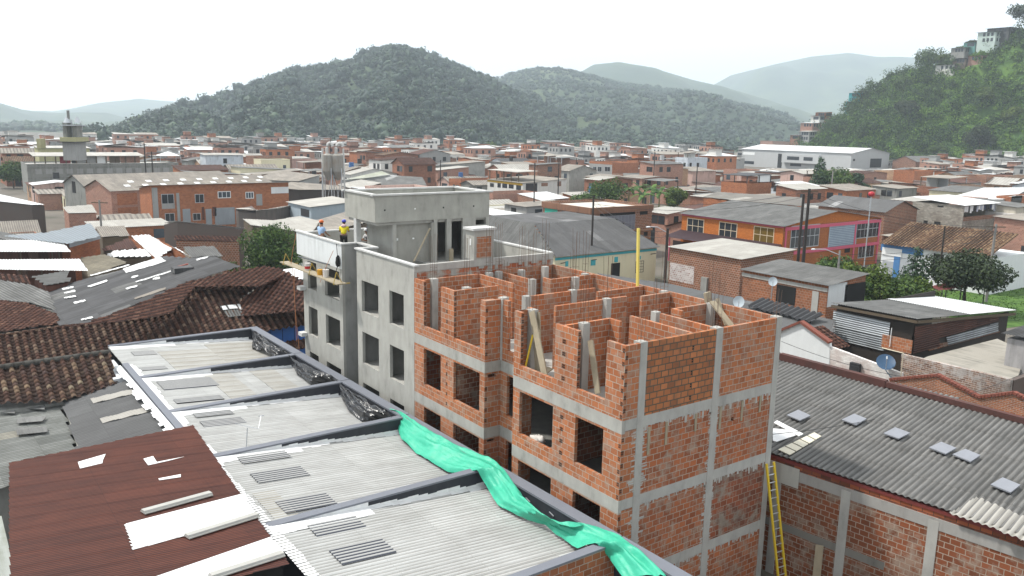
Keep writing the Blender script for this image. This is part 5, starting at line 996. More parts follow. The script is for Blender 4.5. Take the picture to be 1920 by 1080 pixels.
# brick houses in the middle right
BR_T = brick('tan solid brickwork', (.2, .085, .04, 1), (.32, .15, .07, 1), (.36, .3, .24, 1), .3, .2, .014, .35)
BR_M = brick('brown hollow brickwork', (.14, .055, .028, 1), (.24, .09, .045, 1), (.4, .35, .29, 1), .32, .22, .02, .4)
def house(name, label, cat, R_, z, wallm, z0=0, roof='flat', roofm=FC_GREY, rise=.8, down=None, over=.3, group=None, kind='corr', parapet=None, pitch=.2, amp=.04, ridge='x', seg=.5):
    x0, x1, y0, y1 = R_; t_ = thing(name, label, cat, ((x0+x1)/2, (y0+y1)/2, z0), group)
    m = MB(); m.box(x0, x1, y0, y1, z0, z); 
    kw = dict(kind=kind, pitch=pitch, amp=amp, nseg=4 if kind != 'tile' else 6, seg=seg)
    if roof == 'gx':                                # ridge along x
        ym = (y0+y1)/2; i = len(m.v); m.face([(x0, y0, z), (x0, y1, z), (x0, ym, z+rise)]); m.face([(x1, y0, z), (x1, y1, z), (x1, ym, z+rise)])
        for ya, dv in ((y0-over, (0, -1, 0)), (y1+over, (0, 1, 0))):
            ze = z-rise*over/(ym-y0)+.04; roof_sheet('roof_slope', [(x0-over, ya, ze), (x1+over, ya, ze), (x1+over, ym, z+rise+.04), (x0-over, ym, z+rise+.04)], dv, roofm, t_, **kw)
    elif roof == 'gy':
        xm_ = (x0+x1)/2; m.face([(x0, y0, z), (x1, y0, z), (xm_, y0, z+rise)]); m.face([(x0, y1, z), (x1, y1, z), (xm_, y1, z+rise)])
        for xa, dv in ((x0-over, (-1, 0, 0)), (x1+over, (1, 0, 0))):
            ze = z-rise*over/(xm_-x0)+.04; roof_sheet('roof_slope', [(xa, y0-over, ze), (xa, y1+over, ze), (xm_, y1+over, z+rise+.04), (xm_, y0-over, z+rise+.04)], dv, roofm, t_, **kw)
    elif roof in ('sx', 'sy', 'sX', 'sY'):          # single slope falling to -x, -y, +x, +y
        k = roof; zz4 = {'sx': (0, 1, 1, 0), 'sX': (1, 0, 0, 1), 'sy': (0, 0, 1, 1), 'sY': (1, 1, 0, 0)}[k]; cs = [(x0-over, y0-over), (x1+over, y0-over), (x1+over, y1+over), (x0-over, y1+over)]
        m.v = m.v[:4]+[(p[0], p[1], z+rise*h) for p, h in zip(((x0, y0), (x1, y0), (x1, y1), (x0, y1)), zz4)]
        roof_sheet('roof', [(p[0], p[1], z+rise*h+.08) for p, h in zip(cs, zz4)], {'sx': (-1, 0, 0), 'sX': (1, 0, 0), 'sy': (0, -1, 0), 'sY': (0, 1, 0)}[k], roofm, t_, **kw)
    m.build('wall', wallm, t_)
    if roof == 'flat':
        h = parapet if parapet is not None else .5; mm = MB()
        if h > 0: mm.box(x0-.03, x1+.03, y0-.03, y0+.13, z, z+h); mm.box(x0-.03, x1+.03, y1-.13, y1+.03, z, z+h); mm.box(x0-.03, x0+.13, y0+.13, y1-.13, z, z+h); mm.box(x1-.13, x1+.03, y0+.13, y1-.13, z, z+h); mm.build('parapet', wallm, t_)
        mm = MB(); mm.box(x0+.14, x1-.14, y0+.14, y1-.14, z+.004, z+.06); mm.build('roof_slab', roofm, t_)
    return t_
Ra = rect(1255, 1390, 487, 1487, 4.6); h5 = house('brick_house', 'blocky brick house with pale lean roof and whitewashed left end, behind the low dark roof', 'house', (Ra[0], Ra[1], Ra[2], Ra[3]), 4.6, BR_M, 0, 'sx', FC_PALE, .35)
panel(h5, 'x', Ra[0], 1257, 492, 1300, 534, brick('worn whitewash on block', (.25, .12, .1, 1), (.5, .46, .44, 1), (.6, .58, .56, 1), .3, .21, .03, .3), 'whitewashed_panel', .02)
m = MB(); p = at(1323, 520, x=Ra[0]); m.box(Ra[0]-.25, Ra[0], p[1]-.4, p[1]+.4, 0, p[2]); m.build('buttress', CONC_D, h5)
Rb = rect(1392, 1553, 533, 1622, 4.75); h6 = house('brick_annex', 'low brick annex with dark doorway and thin grey roof, left of the shack', 'house', Rb, 4.6, brick('orange brown hollow brickwork', (.19, .07, .03, 1), (.3, .11, .05, 1), (.36, .3, .24, 1), .32, .22, .014, .4), 0, 'sx', FC_GREY, .5)
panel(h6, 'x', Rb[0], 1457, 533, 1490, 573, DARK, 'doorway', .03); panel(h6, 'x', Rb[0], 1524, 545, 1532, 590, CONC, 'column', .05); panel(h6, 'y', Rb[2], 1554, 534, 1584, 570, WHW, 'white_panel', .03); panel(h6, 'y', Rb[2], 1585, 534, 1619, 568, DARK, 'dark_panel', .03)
m = MB(); p, q = at(1392, 514, x=Rb[0]), at(1552, 545, x=Rb[0]); m.bar((Rb[0]-.03, p[1], p[2]), (Rb[0]-.03, q[1], p[2]), .08, .3); m.build('lintel_band', CONC, h6)
m = MB(); p, q = at(1452, 575, x=Rb[0]-.1), at(1492, 583, x=Rb[0]-.1); m.bar(p, q, .3, .1); m.build('sill', WHITEP, h6)
# cream house
fC = [(1003, 461, 4.2), (1041, 481, 4.2), (1231, 464, 4.2), (1151, 446, 5.6), (1019, 456, 5.0)]
Ec = at(1041, 482, z=4.1); Ew = at(1231, 464, y=Ec[1]); ch = thing('cream_house', 'cream painted house with turquoise trim under a dark grey hipped roof', 'house', (Ec[0]+4, Ec[1]+4, 0))
DKR = sheet('dark grey roofing', (.10, .1, .102, 1), (.08, .08, .08, 1), .85, .9, 2.4, .4, (.05, .05, .05, 1), pan=.2, patch=(.2, .2, .2, 1))
XR, YR, zr_ = Ew[0]+.3, Ec[1]-.35, 4.15; ym = Ec[1]+6.5; RX = at(1151, 446, y=ym); RZ = 6.7; RA = at(985, 416, y=ym+4)
roof_sheet('roof_slope', [(Ec[0]-.3, YR, zr_), (XR, YR, zr_), (RX[0], ym, RZ), (Ec[0]+2.2, ym, RZ)], (0, -1, 0), DKR, ch, amp=.05)
LG = at(940, 437, z=4.2); roof_sheet('roof_slope', [(Ec[0]-.3, YR, zr_), (Ec[0]+2.2, ym, RZ), (Ec[0]+2.2, ym+9, RZ), (Ec[0]-.3, ym+9, zr_)], (-1, 0, 0), FC_GREY, ch, amp=.05)
roof_sheet('roof_slope', [(XR, YR, zr_), (XR, ym+9, zr_), (RX[0], ym+9, RZ), (RX[0], ym, RZ)], (1, 0, 0), DKR, ch, amp=.05); roof_sheet('roof_slope', [(RX[0], ym, RZ), (RX[0], ym+9, RZ), (Ec[0]+2.2, ym+9, RZ), (Ec[0]+2.2, ym, RZ)], (0, -1, 0), DKR, ch, amp=.05)
CREAM = stained('cream wall paint', (.62, .57, .4, 1), (.3, .26, .18, 1), .3); m = MB(); m.box(Ec[0], Ew[0], Ec[1], ym+8.5, 0, 4.1); m.build('wall', CREAM, ch)
TURQ = plain('turquoise paint', (.05, .32, .36, 1), .6, .1, 2); yc = Ec[1]
m = MB(); m.box(Ec[0], Ew[0], yc-.06, yc-.003, 3.75, 4.0); m.build('trim_band', TURQ, ch)
for a, b, c_, d_ in ((1060, 490, 1065, 499), (1108, 487, 1116, 497), (1152, 482, 1158, 491), (1197, 480, 1201, 486)): panel(ch, 'y', yc, a, b, c_, d_, TURQ, 'trim_panel', .05)
panel(ch, 'y', yc, 1146, 494, 1161, 530, DARK, 'doorway', .02); window(ch, 'y', yc, 1192, 490, 1206, 510, IRON, CREAM, 2, 3); panel(ch, 'y', yc, 1056, 503, 1070, 530, DARK, 'doorway', .02)
for px in (1052, 1110, 1220): p = at(px, 490, y=yc); m = MB(); m.bar((p[0], yc, 3.4), (p[0]-.2, yc-.9, 3.6), .12, .08); m.build('spout', IRON, ch)
# brick wall house left of it and the balcony house
bw = thing('brick_yard_house', 'plain brick house with a thin pale roof edge behind the roof top room', 'house', at(960, 440, z=0)); Rw = rect(905, 1030, 412, 1055, 5.6)
m = MB(); m.box(Rw[0], Rw[0]+4, Rw[2], Rw[3]+6, 0, 4.9); m.build('wall', BR_M, bw); roof_sheet('roof', [(Rw[0]-.3, Rw[2]-.3, 5.0), (Rw[0]-.3, Rw[3]+6, 5.0), (Rw[0]+4, Rw[3]+6, 5.15), (Rw[0]+4, Rw[2]-.3, 5.15)], (-1, 0, 0), ZINC_W, bw)
Rd = rect(1018, 1108, 390, 1223, 6.8); h8 = house('balcony_house', 'two storey brick house with green shutter and railed balconies, flat roof slab', 'house', Rd, 6.35, BR_M, 0, 'flat', plain('pale roof screed', (.5, .47, .42, 1)), parapet=.45)
m = MB(); x0, x1, y0, y1 = Rd; m.box(x0-.25, x0, y0-.25, y1, 6.0, 6.8); m.box(x0, x1, y0-.25, y0, 6.0, 6.8); m.build('fascia_band', stained('stained brown band', (.2, .1, .06, 1), (.05, .035, .03, 1), .6), h8)
m = MB(); m.box(x0-.3, x0-.01, y0-.3, y1, 3.3, 3.55); m.box(x0, x1, y0-.3, y0-.01, 3.3, 3.55); m.build('balcony_slab', BR_T, h8)
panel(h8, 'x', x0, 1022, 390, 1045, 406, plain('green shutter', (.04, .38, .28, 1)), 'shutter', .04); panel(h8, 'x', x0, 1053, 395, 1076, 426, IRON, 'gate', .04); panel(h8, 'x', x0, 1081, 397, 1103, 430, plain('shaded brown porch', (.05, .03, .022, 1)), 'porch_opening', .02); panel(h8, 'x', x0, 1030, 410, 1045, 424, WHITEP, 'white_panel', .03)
panel(h8, 'y', y0, 1125, 398, 1190, 408, DARK, 'porch_opening', .02); window(h8, 'y', y0-.05, 1125, 406, 1190, 430, plain('railing steel', (.25, .26, .28, 1), .4, .2, 3, .4), plain('grey railing mesh', (.14, .15, .18, 1), .5), 9, 1, name='railing'); panel(h8, 'y', y0, 1200, 396, 1214, 402, DARK, 'vent', .02)
panel(h8, 'y', y0, 1172, 438, 1190, 470, plain('dark red door', (.08, .02, .02, 1)), 'door', .03); panel(h8, 'y', y0, 1207, 435, 1214, 442, DARK, 'vent', .02); panel(h8, 'y', y0, 1140, 441, 1152, 452, plain('dark red door', (.08, .02, .02, 1)), 'door', .03); panel(h8, 'y', y0, 1112, 436, 1218, 480, BR_T, 'lower_wall', .012)
# orange building
Ro = rect(1278, 1470, 421, 1651, 6.3); x0, x1, y0, y1 = Ro
ob = house('orange_building', 'two storey orange painted brick building with pink trim and wide grey roof', 'building', Ro, 6.1, brick('orange painted brickwork', (.38, .11, .022, 1), (.45, .145, .03, 1), (.26, .085, .025, 1), .26, .09, .01, .12, var=.25), 0, 'gy', FC_GREY, 1.35, over=.4)
PINK = plain('pink trim paint', (.5, .09, .15, 1), .6, .15, 2)
panel(ob, 'y', y0, x0+.02, x1-.02, .1, 6.08, brick('brown orange brickwork', (.27, .085, .03, 1), (.38, .13, .045, 1), (.2, .08, .03, 1), .26, .09, .012, .2), 'brick_face', .015, False)
for u in (x0+.5, x0+4.15, x0+(x1-x0)*.72, x1-.3): m = MB(); m.box(u-.15, u+.15, y0-.08, y0-.016, .1, 6.0); m.build('pink_pilaster', PINK, ob)
for z_ in (5.55, 2.55): m = MB(); m.box(x0+.2, x1, y0-.1, y0-.082, z_, z_+.4); m.build('pink_band', PINK, ob)
m = MB(); m.box(x0-.06, x0-.003, y0, y1, 5.85, 6.08); m.build('pink_band', PINK, ob)
for a, b, c_, d_ in ((1289, 408, 1319, 440), (1349, 415, 1381, 449), (1414, 423, 1450, 459)): window(ob, 'x', x0, a, b, c_, d_, plain('cream frame', (.55, .45, .32, 1)), GLASS if a != 1414 else glassy('amber curtain glass', (.12, .075, .015, 1)), 2, 1, fw=.1)
window(ob, 'y', y0-.02, 1484, 424, 1534, 461, METAL, GLASS, 5, 1, fw=.1); window(ob, 'y', y0-.02, 1608, 414, 1649, 443, METAL, GLASS, 5, 1, fw=.1); window(ob, 'y', y0-.02, 1610, 461, 1637, 481, METAL, GLASS, 3, 0, fw=.1); panel(ob, 'y', y0-.015, 1584, 465, 1593, 473, DARK, 'vent', .02)
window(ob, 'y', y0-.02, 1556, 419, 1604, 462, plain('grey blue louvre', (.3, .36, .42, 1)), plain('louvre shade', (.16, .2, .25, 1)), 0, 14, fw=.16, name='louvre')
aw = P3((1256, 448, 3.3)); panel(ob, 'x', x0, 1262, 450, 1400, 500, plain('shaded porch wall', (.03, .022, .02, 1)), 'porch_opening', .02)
p1 = at(1275, 442, x=x0); p2 = at(1465, 473, x=x0); roof_sheet('porch_roof', [(x0, p1[1], 3.9), (x0, p2[1], 3.9), (x0-3.2, p2[1], 3.2), (x0-3.2, p1[1], 3.2)], (-1, 0, -.2), plain('dark plum sheet', (.05, .03, .035, 1), .6), ob)
for f in (.05, .3): y_ = p1[1]*(1-f)+p2[1]*f; m = MB(); m.tube([(x0-2.8, y_, 0), (x0-2.8, y_, 3.2)], .09); m.build('pink_post', PINK, ob)
# brick house behind, block building with washing
Rq = rect(1512, 1650, 399, 1712, 6.0); house('brick_hall', 'brick hall with broad dark grey roof behind the orange building', 'hall', (Rq[0]+3, Rq[1]+3, Rq[2]+1, Rq[3]), 5.9, BR_M, 0, 'gy', sheet('grey hall roof', (.14, .14, .14, 1), (.11, .11, .11, 1), .9, 1.2, 2.4, .4, (.06, .06, .06, 1), pan=.2, patch=(.4, .4, .4, 1)), 1.4)
Rg = rect(1711, 1808, 386, 1872, 6.9); x0, x1, y0, y1 = Rg
gb = house('block_house', 'grey concrete block house with washing hung on its open top floor', 'house', Rg, 4.6, brick('grey concrete blocks', (.2, .185, .16, 1), (.3, .28, .24, 1), (.22, .2, .17, 1), .4, .2, .012, .5, var=.2), 0, 'none')
m = MB(); m.box(x0, x0+.2, y0, y1, 4.6, 6.9); m.box(x0+.2, x1, y1-.2, y1, 4.6, 6.9); m.build('wall', _M['grey concrete blocks'], gb)
roof_sheet('roof', [(x0-.3, y0-.2, 6.95), (x0-.3, y1+.2, 7.6), (x1+.3, y1+.2, 7.6), (x1+.3, y0-.2, 6.95)], (0, -1, 0), ZINC_W, gb)
m = MB(); m.box(x0+.2, x1, y0, y0+.12, 4.6, 5.2); m.build('parapet', BR_M, gb); m = MB(); m.box(x1-.3, x1, y0+.2, y0+.5, 4.6, 6.9); m.build('post', CONC, gb)
for a, b, c_, d_ in ((1758, 385, 1769, 389), (1732, 413, 1739, 420), (1752, 415, 1763, 422)): panel(gb, 'x', x0, a, b, c_, d_, DARK, 'vent', .02)
wa = thing('washing_line', 'row of washing in white, pink and black on the block house top floor', 'washing line', (x0+3, y0+.5, 6.6)); m = MB(); m.tube([(x0+.3, y0+.35, 6.75), (x1-.2, y0+.35, 6.75)], .012, 4); m.build('line', WHITEP, wa)
u = x0+.4
while u < x1-.6:
    wd, hh = rnd.uniform(.35, .6), rnd.uniform(.6, 1.1); m = MB(); m.box(u, u+wd, y0+.33+rnd.uniform(-.03, .03), y0+.37, 6.74-hh, 6.74); m.build('garment', plain('washing '+(c_ := rnd.choice(['white', 'white', 'black', 'navy', 'pink', 'black', 'pale'])), {'white': (.7, .7, .7, 1), 'black': (.02, .02, .025, 1), 'navy': (.03, .04, .1, 1), 'pink': (.6, .05, .2, 1), 'pale': (.4, .42, .5, 1)}[c_]), wa); u += wd+rnd.uniform(.02, .12)
Rn = (x1+.2, x1+7, y0-2.5, y0+6); nb = house('corner_house', 'narrow pale plastered three storey corner house with a balcony of washing', 'house', Rn, 6.4, stained('pale beige plaster', (.5, .46, .38, 1), (.2, .17, .13, 1)), 0, 'sy', FC_GREY, .5)
for z_ in (4.3, 1.6): window(nb, 'x', Rn[0], Rn[2]+.6, Rn[2]+1.5, z_-1.2, z_, METAL, GLASS, 1, 0, False); window(nb, 'x', Rn[0], Rn[2]+1.9, Rn[2]+3.0, z_-1.2, z_, METAL, GLASS, 2, 0, False)
m = MB(); m.box(Rn[0]-1, Rn[0], Rn[2], Rn[2]+4, 4.75, 5.5); m.build('balcony', stained('dirty white balcony', (.55, .53, .5, 1)), nb); m = MB(); m.box(Rn[0]-.03, Rn[0]-.004, Rn[2], Rn[2]+5, 0, .9); m.build('red_dado', plain('red dado', (.25, .05, .03, 1)), nb)
# tile roofed blue and white shop
xb = at(1652, 455, z=4.2)[0]; pA, pB = at(1652, 455, x=xb), at(1860, 487, x=xb)
sh = thing('tiled_shop', 'long single storey shop with straw clay tile roof and blue white front', 'shop', (xb+3, (pA[1]+pB[1])/2, 0)); ys_, ye = pA[1]-.2, pB[1]
roof_sheet('roof', [(xb-.6, ys_, 4.15), (xb-.6, ye, 4.15), (xb+6, ye, 6.4), (xb+6, ys_, 6.4)], (-1, 0, -.3), TILE_Y, sh, 'tile', .42, .08, tl=.35)
m = MB(); m.box(xb, xb+9, ye, ys_, 0, 4.05); m.build('wall', WHW, sh)
panel(sh, 'x', xb, 1653, 455, 1730, 480, plain('shop front blue', (.06, .17, .36, 1)), 'blue_fascia', .05); panel(sh, 'x', xb-.05, 1655, 463, 1690, 482, WHITEP, 'white_sign', .05); panel(sh, 'x', xb, 1655, 488, 1676, 535, plain('grey roller shutter', (.33, .35, .37, 1)), 'roller_shutter', .03); panel(sh, 'x', xb-.03, 1677, 480, 1683, 530, plain('shop front blue', (.06, .17, .36, 1)), 'blue_pillar', .04); panel(sh, 'x', xb, 1686, 482, 1716, 525, plain('grey roller shutter', (.33, .35, .37, 1)), 'roller_shutter', .03); panel(sh, 'x', xb, 1751, 475, 1766, 510, DARK, 'doorway', .03)
# red open shelter by the park
pc = [at(1742, 538, z=2.6), at(1762, 545, z=2.6), at(1852, 530, z=2.6), at(1808, 520, z=2.6)]; rs_ = thing('park_shelter', 'long dark red metal shelter roof on posts beside the lawn', 'shelter', np.mean(pc, 0)*[1, 1, 0])
roof_sheet('roof', pc, (0, -1, 0), sheet('dark red sheet', (.14, .035, .03, 1), (.11, .03, .025, 1), .6, .9, 3, .3, (.06, .02, .02, 1)), rs_, pitch=.5, amp=.08, seg=.2)
for f in (.05, .5, .95):
    for a, b in ((pc[0], pc[3]), (pc[1], pc[2])): p = a*(1-f)+b*f; m = MB(); m.tube([(p[0], p[1], 0), (p[0], p[1], 2.6)], .06); m.build('post', IRON, rs_)
# ------------------------------------------------------------------ trees
BARK = plain('grey brown bark', (.09, .07, .05, 1), .9, .3, 3)
LEAF_D = leafm('dark glossy foliage', (.010, .028, .007, 1), (.032, .072, .013, 1), (.09, .15, .026, 1), .6, .2)
LEAF_M = leafm('mid green foliage', (.014, .034, .010, 1), (.042, .085, .018, 1), (.10, .16, .035, 1), .6, .25)
LEAF_Y = leafm('yellow green foliage', (.022, .045, .008, 1), (.06, .105, .016, 1), (.14, .19, .03, 1), .8, .25)
LEAF_B = leafm('bluish green foliage', (.010, .026, .014, 1), (.025, .055, .026, 1), (.055, .10, .045, 1), .8, .2)
LEAF_K = leafm('deep shade foliage', (.008, .016, .007, 1), (.020, .036, .013, 1), (.048, .07, .024, 1), .6, .15)
def tree(name, label, base, h, r, mat, n=2500, leaf=.32, trunk=.3, lobes=9, seed=1, shape='round', cat='tree', group=None, tr=.16, sink=0.):
    rs = np.random.RandomState(seed); base = np.array(base, float); t = thing(name, label, cat, base, group)
    z0 = h*trunk; ch = h-z0; cc = base+[0, 0, z0+ch*.5]
    m = MB(); top = base+[rs.uniform(-.2, .2), rs.uniform(-.2, .2), z0+ch*.45]; m.tube([base-[0, 0, .1], mid(base, top, .5)+[rs.uniform(-.15, .15), rs.uniform(-.15, .15), 0], top], [tr, tr*.75, tr*.4], 8)
    L_ = []
    for k in range(lobes):
        a = 2.4*k+rs.rand(); f = math.sqrt((k+.5)/lobes)
        if shape == 'cone': zf = k/(lobes-1); o = np.array([math.cos(a)*r*.35*(1-zf), math.sin(a)*r*.35*(1-zf), -ch*.42+ch*.82*zf]); lr = r*(.95-.72*zf)
        elif shape == 'flat': o = np.array([math.cos(a)*r*.78*f, math.sin(a)*r*.78*f, ch*(.18-.25*f)+rs.uniform(-.1, .1)*ch]); lr = r*rs.uniform(.3, .42)
        else: o = np.array([math.cos(a)*r*.62*f, math.sin(a)*r*.62*f, rs.uniform(-.32, .34)*ch*(1-.5*f)]); lr = r*rs.uniform(.36, .55)
        L_.append((cc+o, lr)); m.tube([top-[0, 0, .2], mid(top, cc+o, .6), cc+o], [tr*.4, tr*.22, tr*.08], 5)
    m.build('trunk', BARK, t, True); V, Fq, off = [], [], 0
    w_ = np.array([l[1]**2 for l in L_]); w_ /= w_.sum()
    for (c, lr), f in zip(L_, w_):
        k = max(30, int(n*f)); N = rs.randn(k, 3); N /= np.linalg.norm(N, axis=1, keepdims=True); rad = lr*(1-.55*rs.rand(k, 1)**2)*(1+.2*np.sin(N[:, :1]*5+c[0])*np.sin(N[:, 1:2]*5))
        C_ = c+N*rad*np.array([1, 1, .78 if shape != 'cone' else .8]); v, q = leafquads(C_, N+[0, 0, .35], leaf*(.6+.8*rs.rand(k)), rs, .6); V.append(v); Fq.append(q+off); off += len(v)
    mesh_np('crown', np.concatenate(V), np.concatenate(Fq), mat, t); return t
def frond(name, label, base, h, nl, mat, seed=1, group=None, cat='plant', wl=.55, ll=2.4):
    """banana or palm like plant: arching blades on a stem"""
    rs = np.random.RandomState(seed); base = np.array(base, float); t = thing(name, label, cat, base, group); m = MB(); m.tube([base, base+[0, 0, h*.5]], [.14, .1], 7); m.build('stem', plain('banana stem', (.12, .14, .05, 1)), t); mm = MB()
    for k in range(nl):
        a = 2.4*k+rs.rand(); up_ = rs.uniform(.35, 1.1); L_ = ll*rs.uniform(.8, 1.2); p0 = base+[0, 0, h*.5]; pts = []
        for j in range(6): f = j/5; pts.append(p0+np.array([math.cos(a)*L_*f*.8, math.sin(a)*L_*f*.8, up_*L_*f-L_*.75*f*f]))
        sd_ = np.array([-math.sin(a), math.cos(a), .0])
        for j in range(5):
            w0, w1 = wl*math.sin(math.pi*(j/5*.9+.08)), wl*math.sin(math.pi*((j+1)/5*.9+.08)) if j < 4 else .02
            for s_ in (-1, 1): mm.face([pts[j], pts[j]+sd_*s_*w0*.5-[0, 0, .12*w0], pts[j+1]+sd_*s_*w1*.5-[0, 0, .12*w1], pts[j+1]])
    mm.build('blade', mat, t, recalc=False); return t
def base_of(px, py_top, h, z0=0): 
    p = at(px, py_top, z=z0+h); return np.array([p[0], p[1], z0])
pt = at(500, 417, z=7.6); tree('shade_tree', 'dense round dark green tree behind the tiled roof, beside the grey building', (pt[0]+1, pt[1]+2, 0), 7.9, 3.3, LEAF_D, 9000, .26, .12, 14, 3)
p = at(452, 478, z=4.2); tree('bush', 'bright green bush at the foot of the dense round tree', (p[0], p[1], 0), 4.6, 1.5, LEAF_Y, 1600, .26, .1, 7, 4, cat='bush')
p = at(1825, 462, z=6.4); tree('shade_tree', 'broad dark flowering tree standing beside the red park shelter', (p[0], p[1], 0), 6.6, 4.2, LEAF_K, 8000, .3, .2, 15, 5, 'flat')
p = at(1722, 462, z=6.2); tree('conifer_tree', 'bluish green conical tree in front of the tiled shop', (p[0], p[1], 0), 6.4, 2.1, LEAF_B, 2800, .28, .05, 8, 6, 'cone')
for k, (px, py, z, r, m_) in enumerate(((1570, 468, 6.0, 2.0, LEAF_M), (1607, 490, 5.2, 1.8, LEAF_Y), (1646, 497, 5.0, 1.9, LEAF_Y), (1690, 512, 4.4, 1.9, LEAF_M), (1728, 525, 3.9, 1.6, LEAF_Y), (1600, 520, 4.2, 1.7, LEAF_M))):
    p = at(px, py, z=z); tree('street_tree', ['tallest of the green trees in front of the orange building', 'second leafy tree from the left in front of the orange building', 'yellow green leafy tree in front of the blue shop pillar', 'leafy tree just left of the bluish conical tree\'s foot', 'smallest yellow green tree beside the red park shelter', 'low leafy tree right behind the brick annex roof'][k], (p[0], p[1], 0), z+.3, r*1.3, m_, 3600, .3, .06, 10, 10+k, group='street trees by the orange building')
for k, (px, py, z, r, m_, lab) in enumerate(((1132, 330, 8.0, 4.6, LEAF_D, 'broad dark tree among the roofs behind the balcony house'), (1095, 358, 6.0, 2.6, LEAF_M, 'smaller leafy tree left of the banana plants in the town'), (1268, 346, 6.3, 2.6, LEAF_Y, 'yellow green leafy tree right of the banana plants in the town'))):
    p = at(px, py, z=z); tree('garden_tree', lab, (p[0], p[1], 0), z+.2, r, m_, 3500, .4, .12, 11, 20+k)
for k, (px, py, z, r, m_, sh_, lab) in enumerate(((1541, 292, 9.5, 3.6, LEAF_B, 'cone', 'dark pointed tree before the long white warehouse, left one'), (1572, 285, 9.5, 4.6, LEAF_M, 'flat', 'thin spreading tree with pale trunk before the white warehouse'), (1608, 310, 6.5, 3.0, LEAF_B, 'round', 'dark round tree at the right end of the white warehouse'))):
    p = at(px, py, d=205); tree('town_tree', lab, (p[0], p[1], 0), p[2], r, m_, 2600, .5, .15, 9, 30+k, sh_)
BAN = leafm('banana leaf', (.02, .05, .012, 1), (.055, .12, .022, 1), (.12, .2, .04, 1), .5, .3)
for k, (px, py) in enumerate(((1180, 352), (1200, 347), (1222, 352), (1208, 362), (1237, 358))):
    p = at(px, py, z=5.6); frond('banana_plant', 'broad leaved banana plant in the clump behind the balcony house', (p[0], p[1], 2.3), 5.5, 12, BAN, 40+k, 'banana plants behind the balcony house', ll=3, wl=.9)
p = at(22, 310, z=5.5); tree('garden_tree', 'bushy bright green tree at the left edge below the long grey wall', (p[0], p[1], 0), 6.2, 4.6, LEAF_M, 3000, .5, .1, 10, 50)
p = at(815, 368, z=3.5)
# trees standing out on the right hillside, on its slope
def onhill(px, f):
    v = ray(px, 200); th = math.atan2(v[1], v[0]); zc, Dc, Db, Dr = hr.par(th); d = Db+(Dc-Db)*f; return np.array([CAM[0]+d*math.cos(th), CAM[1]+d*math.sin(th), hr.h(th, d)])
HT = [(1905, .98, 9.5, 6.2, LEAF_K, 'flat', 'umbrella shaped dark tree on the hilltop above the green houses'), (1815, 1.0, 6.5, 3.0, LEAF_K, 'flat', 'small flat topped dark tree beside the hill houses'), (1733, .95, 9.5, 5.2, LEAF_D, 'round', 'large round dark tree on the hill ridge'), (1668, .98, 7.5, 3.6, LEAF_K, 'round', 'dark tree on the ridge right of the turquoise house'), (1760, .92, 6, 3.0, LEAF_Y, 'round', 'bright green tree beside the large round ridge tree'), (1850, 1.0, 5, 2.4, LEAF_K, 'round', 'round dark bush between the hilltop houses'), (1793, .96, 6, 2.6, LEAF_D, 'round', 'dark tree left of the lowest hill house'), (1600, .9, 7, 3.2, LEAF_D, 'round', 'dark tree under the turquoise house on the slope'), (1640, .55, 7, 3.4, LEAF_D, 'round', 'dark tree low on the left of the slope'), (1700, .35, 8, 4, LEAF_K, 'round', 'broad dark tree halfway up the green slope'), (1745, .6, 7, 3.4, LEAF_D, 'round', 'dark green tree in the middle of the slope'), (1845, .18, 8, 4.4, LEAF_K, 'round', 'very dark tree at the foot of the slope'), (1580, .4, 7, 3.4, LEAF_D, 'round', 'leftmost dark tree at the foot of the slope'), (1640, .15, 7, 3.6, LEAF_D, 'round', 'dark tree right behind the white warehouse roof'), (1770, .1, 6, 3.2, LEAF_M, 'round', 'mid green tree at the foot of the slope'), (1900, .45, 6, 3, LEAF_Y, 'round', 'yellow green tree low on the slope at the right edge'), (1690, .7, 6, 3, LEAF_M, 'round', 'mid green tree high on the slope'), (1840, .55, 6, 3, LEAF_Y, 'round', 'yellow green tree on the open upper slope'), (1550, .5, 5, 2.6, LEAF_M, 'round', 'small green tree beside the stacked brick hill houses')]
for k, (px, f, h, r, m_, sh_, lab) in enumerate(HT): tree('hillside_tree', lab, onhill(px, f), h*(1.75 if px > 1675 else 1.0), r*(1.7 if px > 1675 else 1.05), m_, 3000, .85, .22 if sh_ == 'round' else .4, 9, 60+k, sh_, tr=.25)
for k, (px, f) in enumerate(((1605, .75), (1618, .82), (1590, .7), (1632, .7), (1648, .8), (1612, .6), (1655, .6), (1690, .2), (1700, .45), (1735, .3), (1715, .12), (1675, .08), (1640, .35), (1622, .3), (1780, .45), (1600, .5))):
    frond('banana_plant', 'broad leaved banana plant among the scrub on the right hillside', onhill(px, f), 7.5, 12, BAN, 90+k, 'banana plants on the hillside', ll=4.8, wl=1.3)
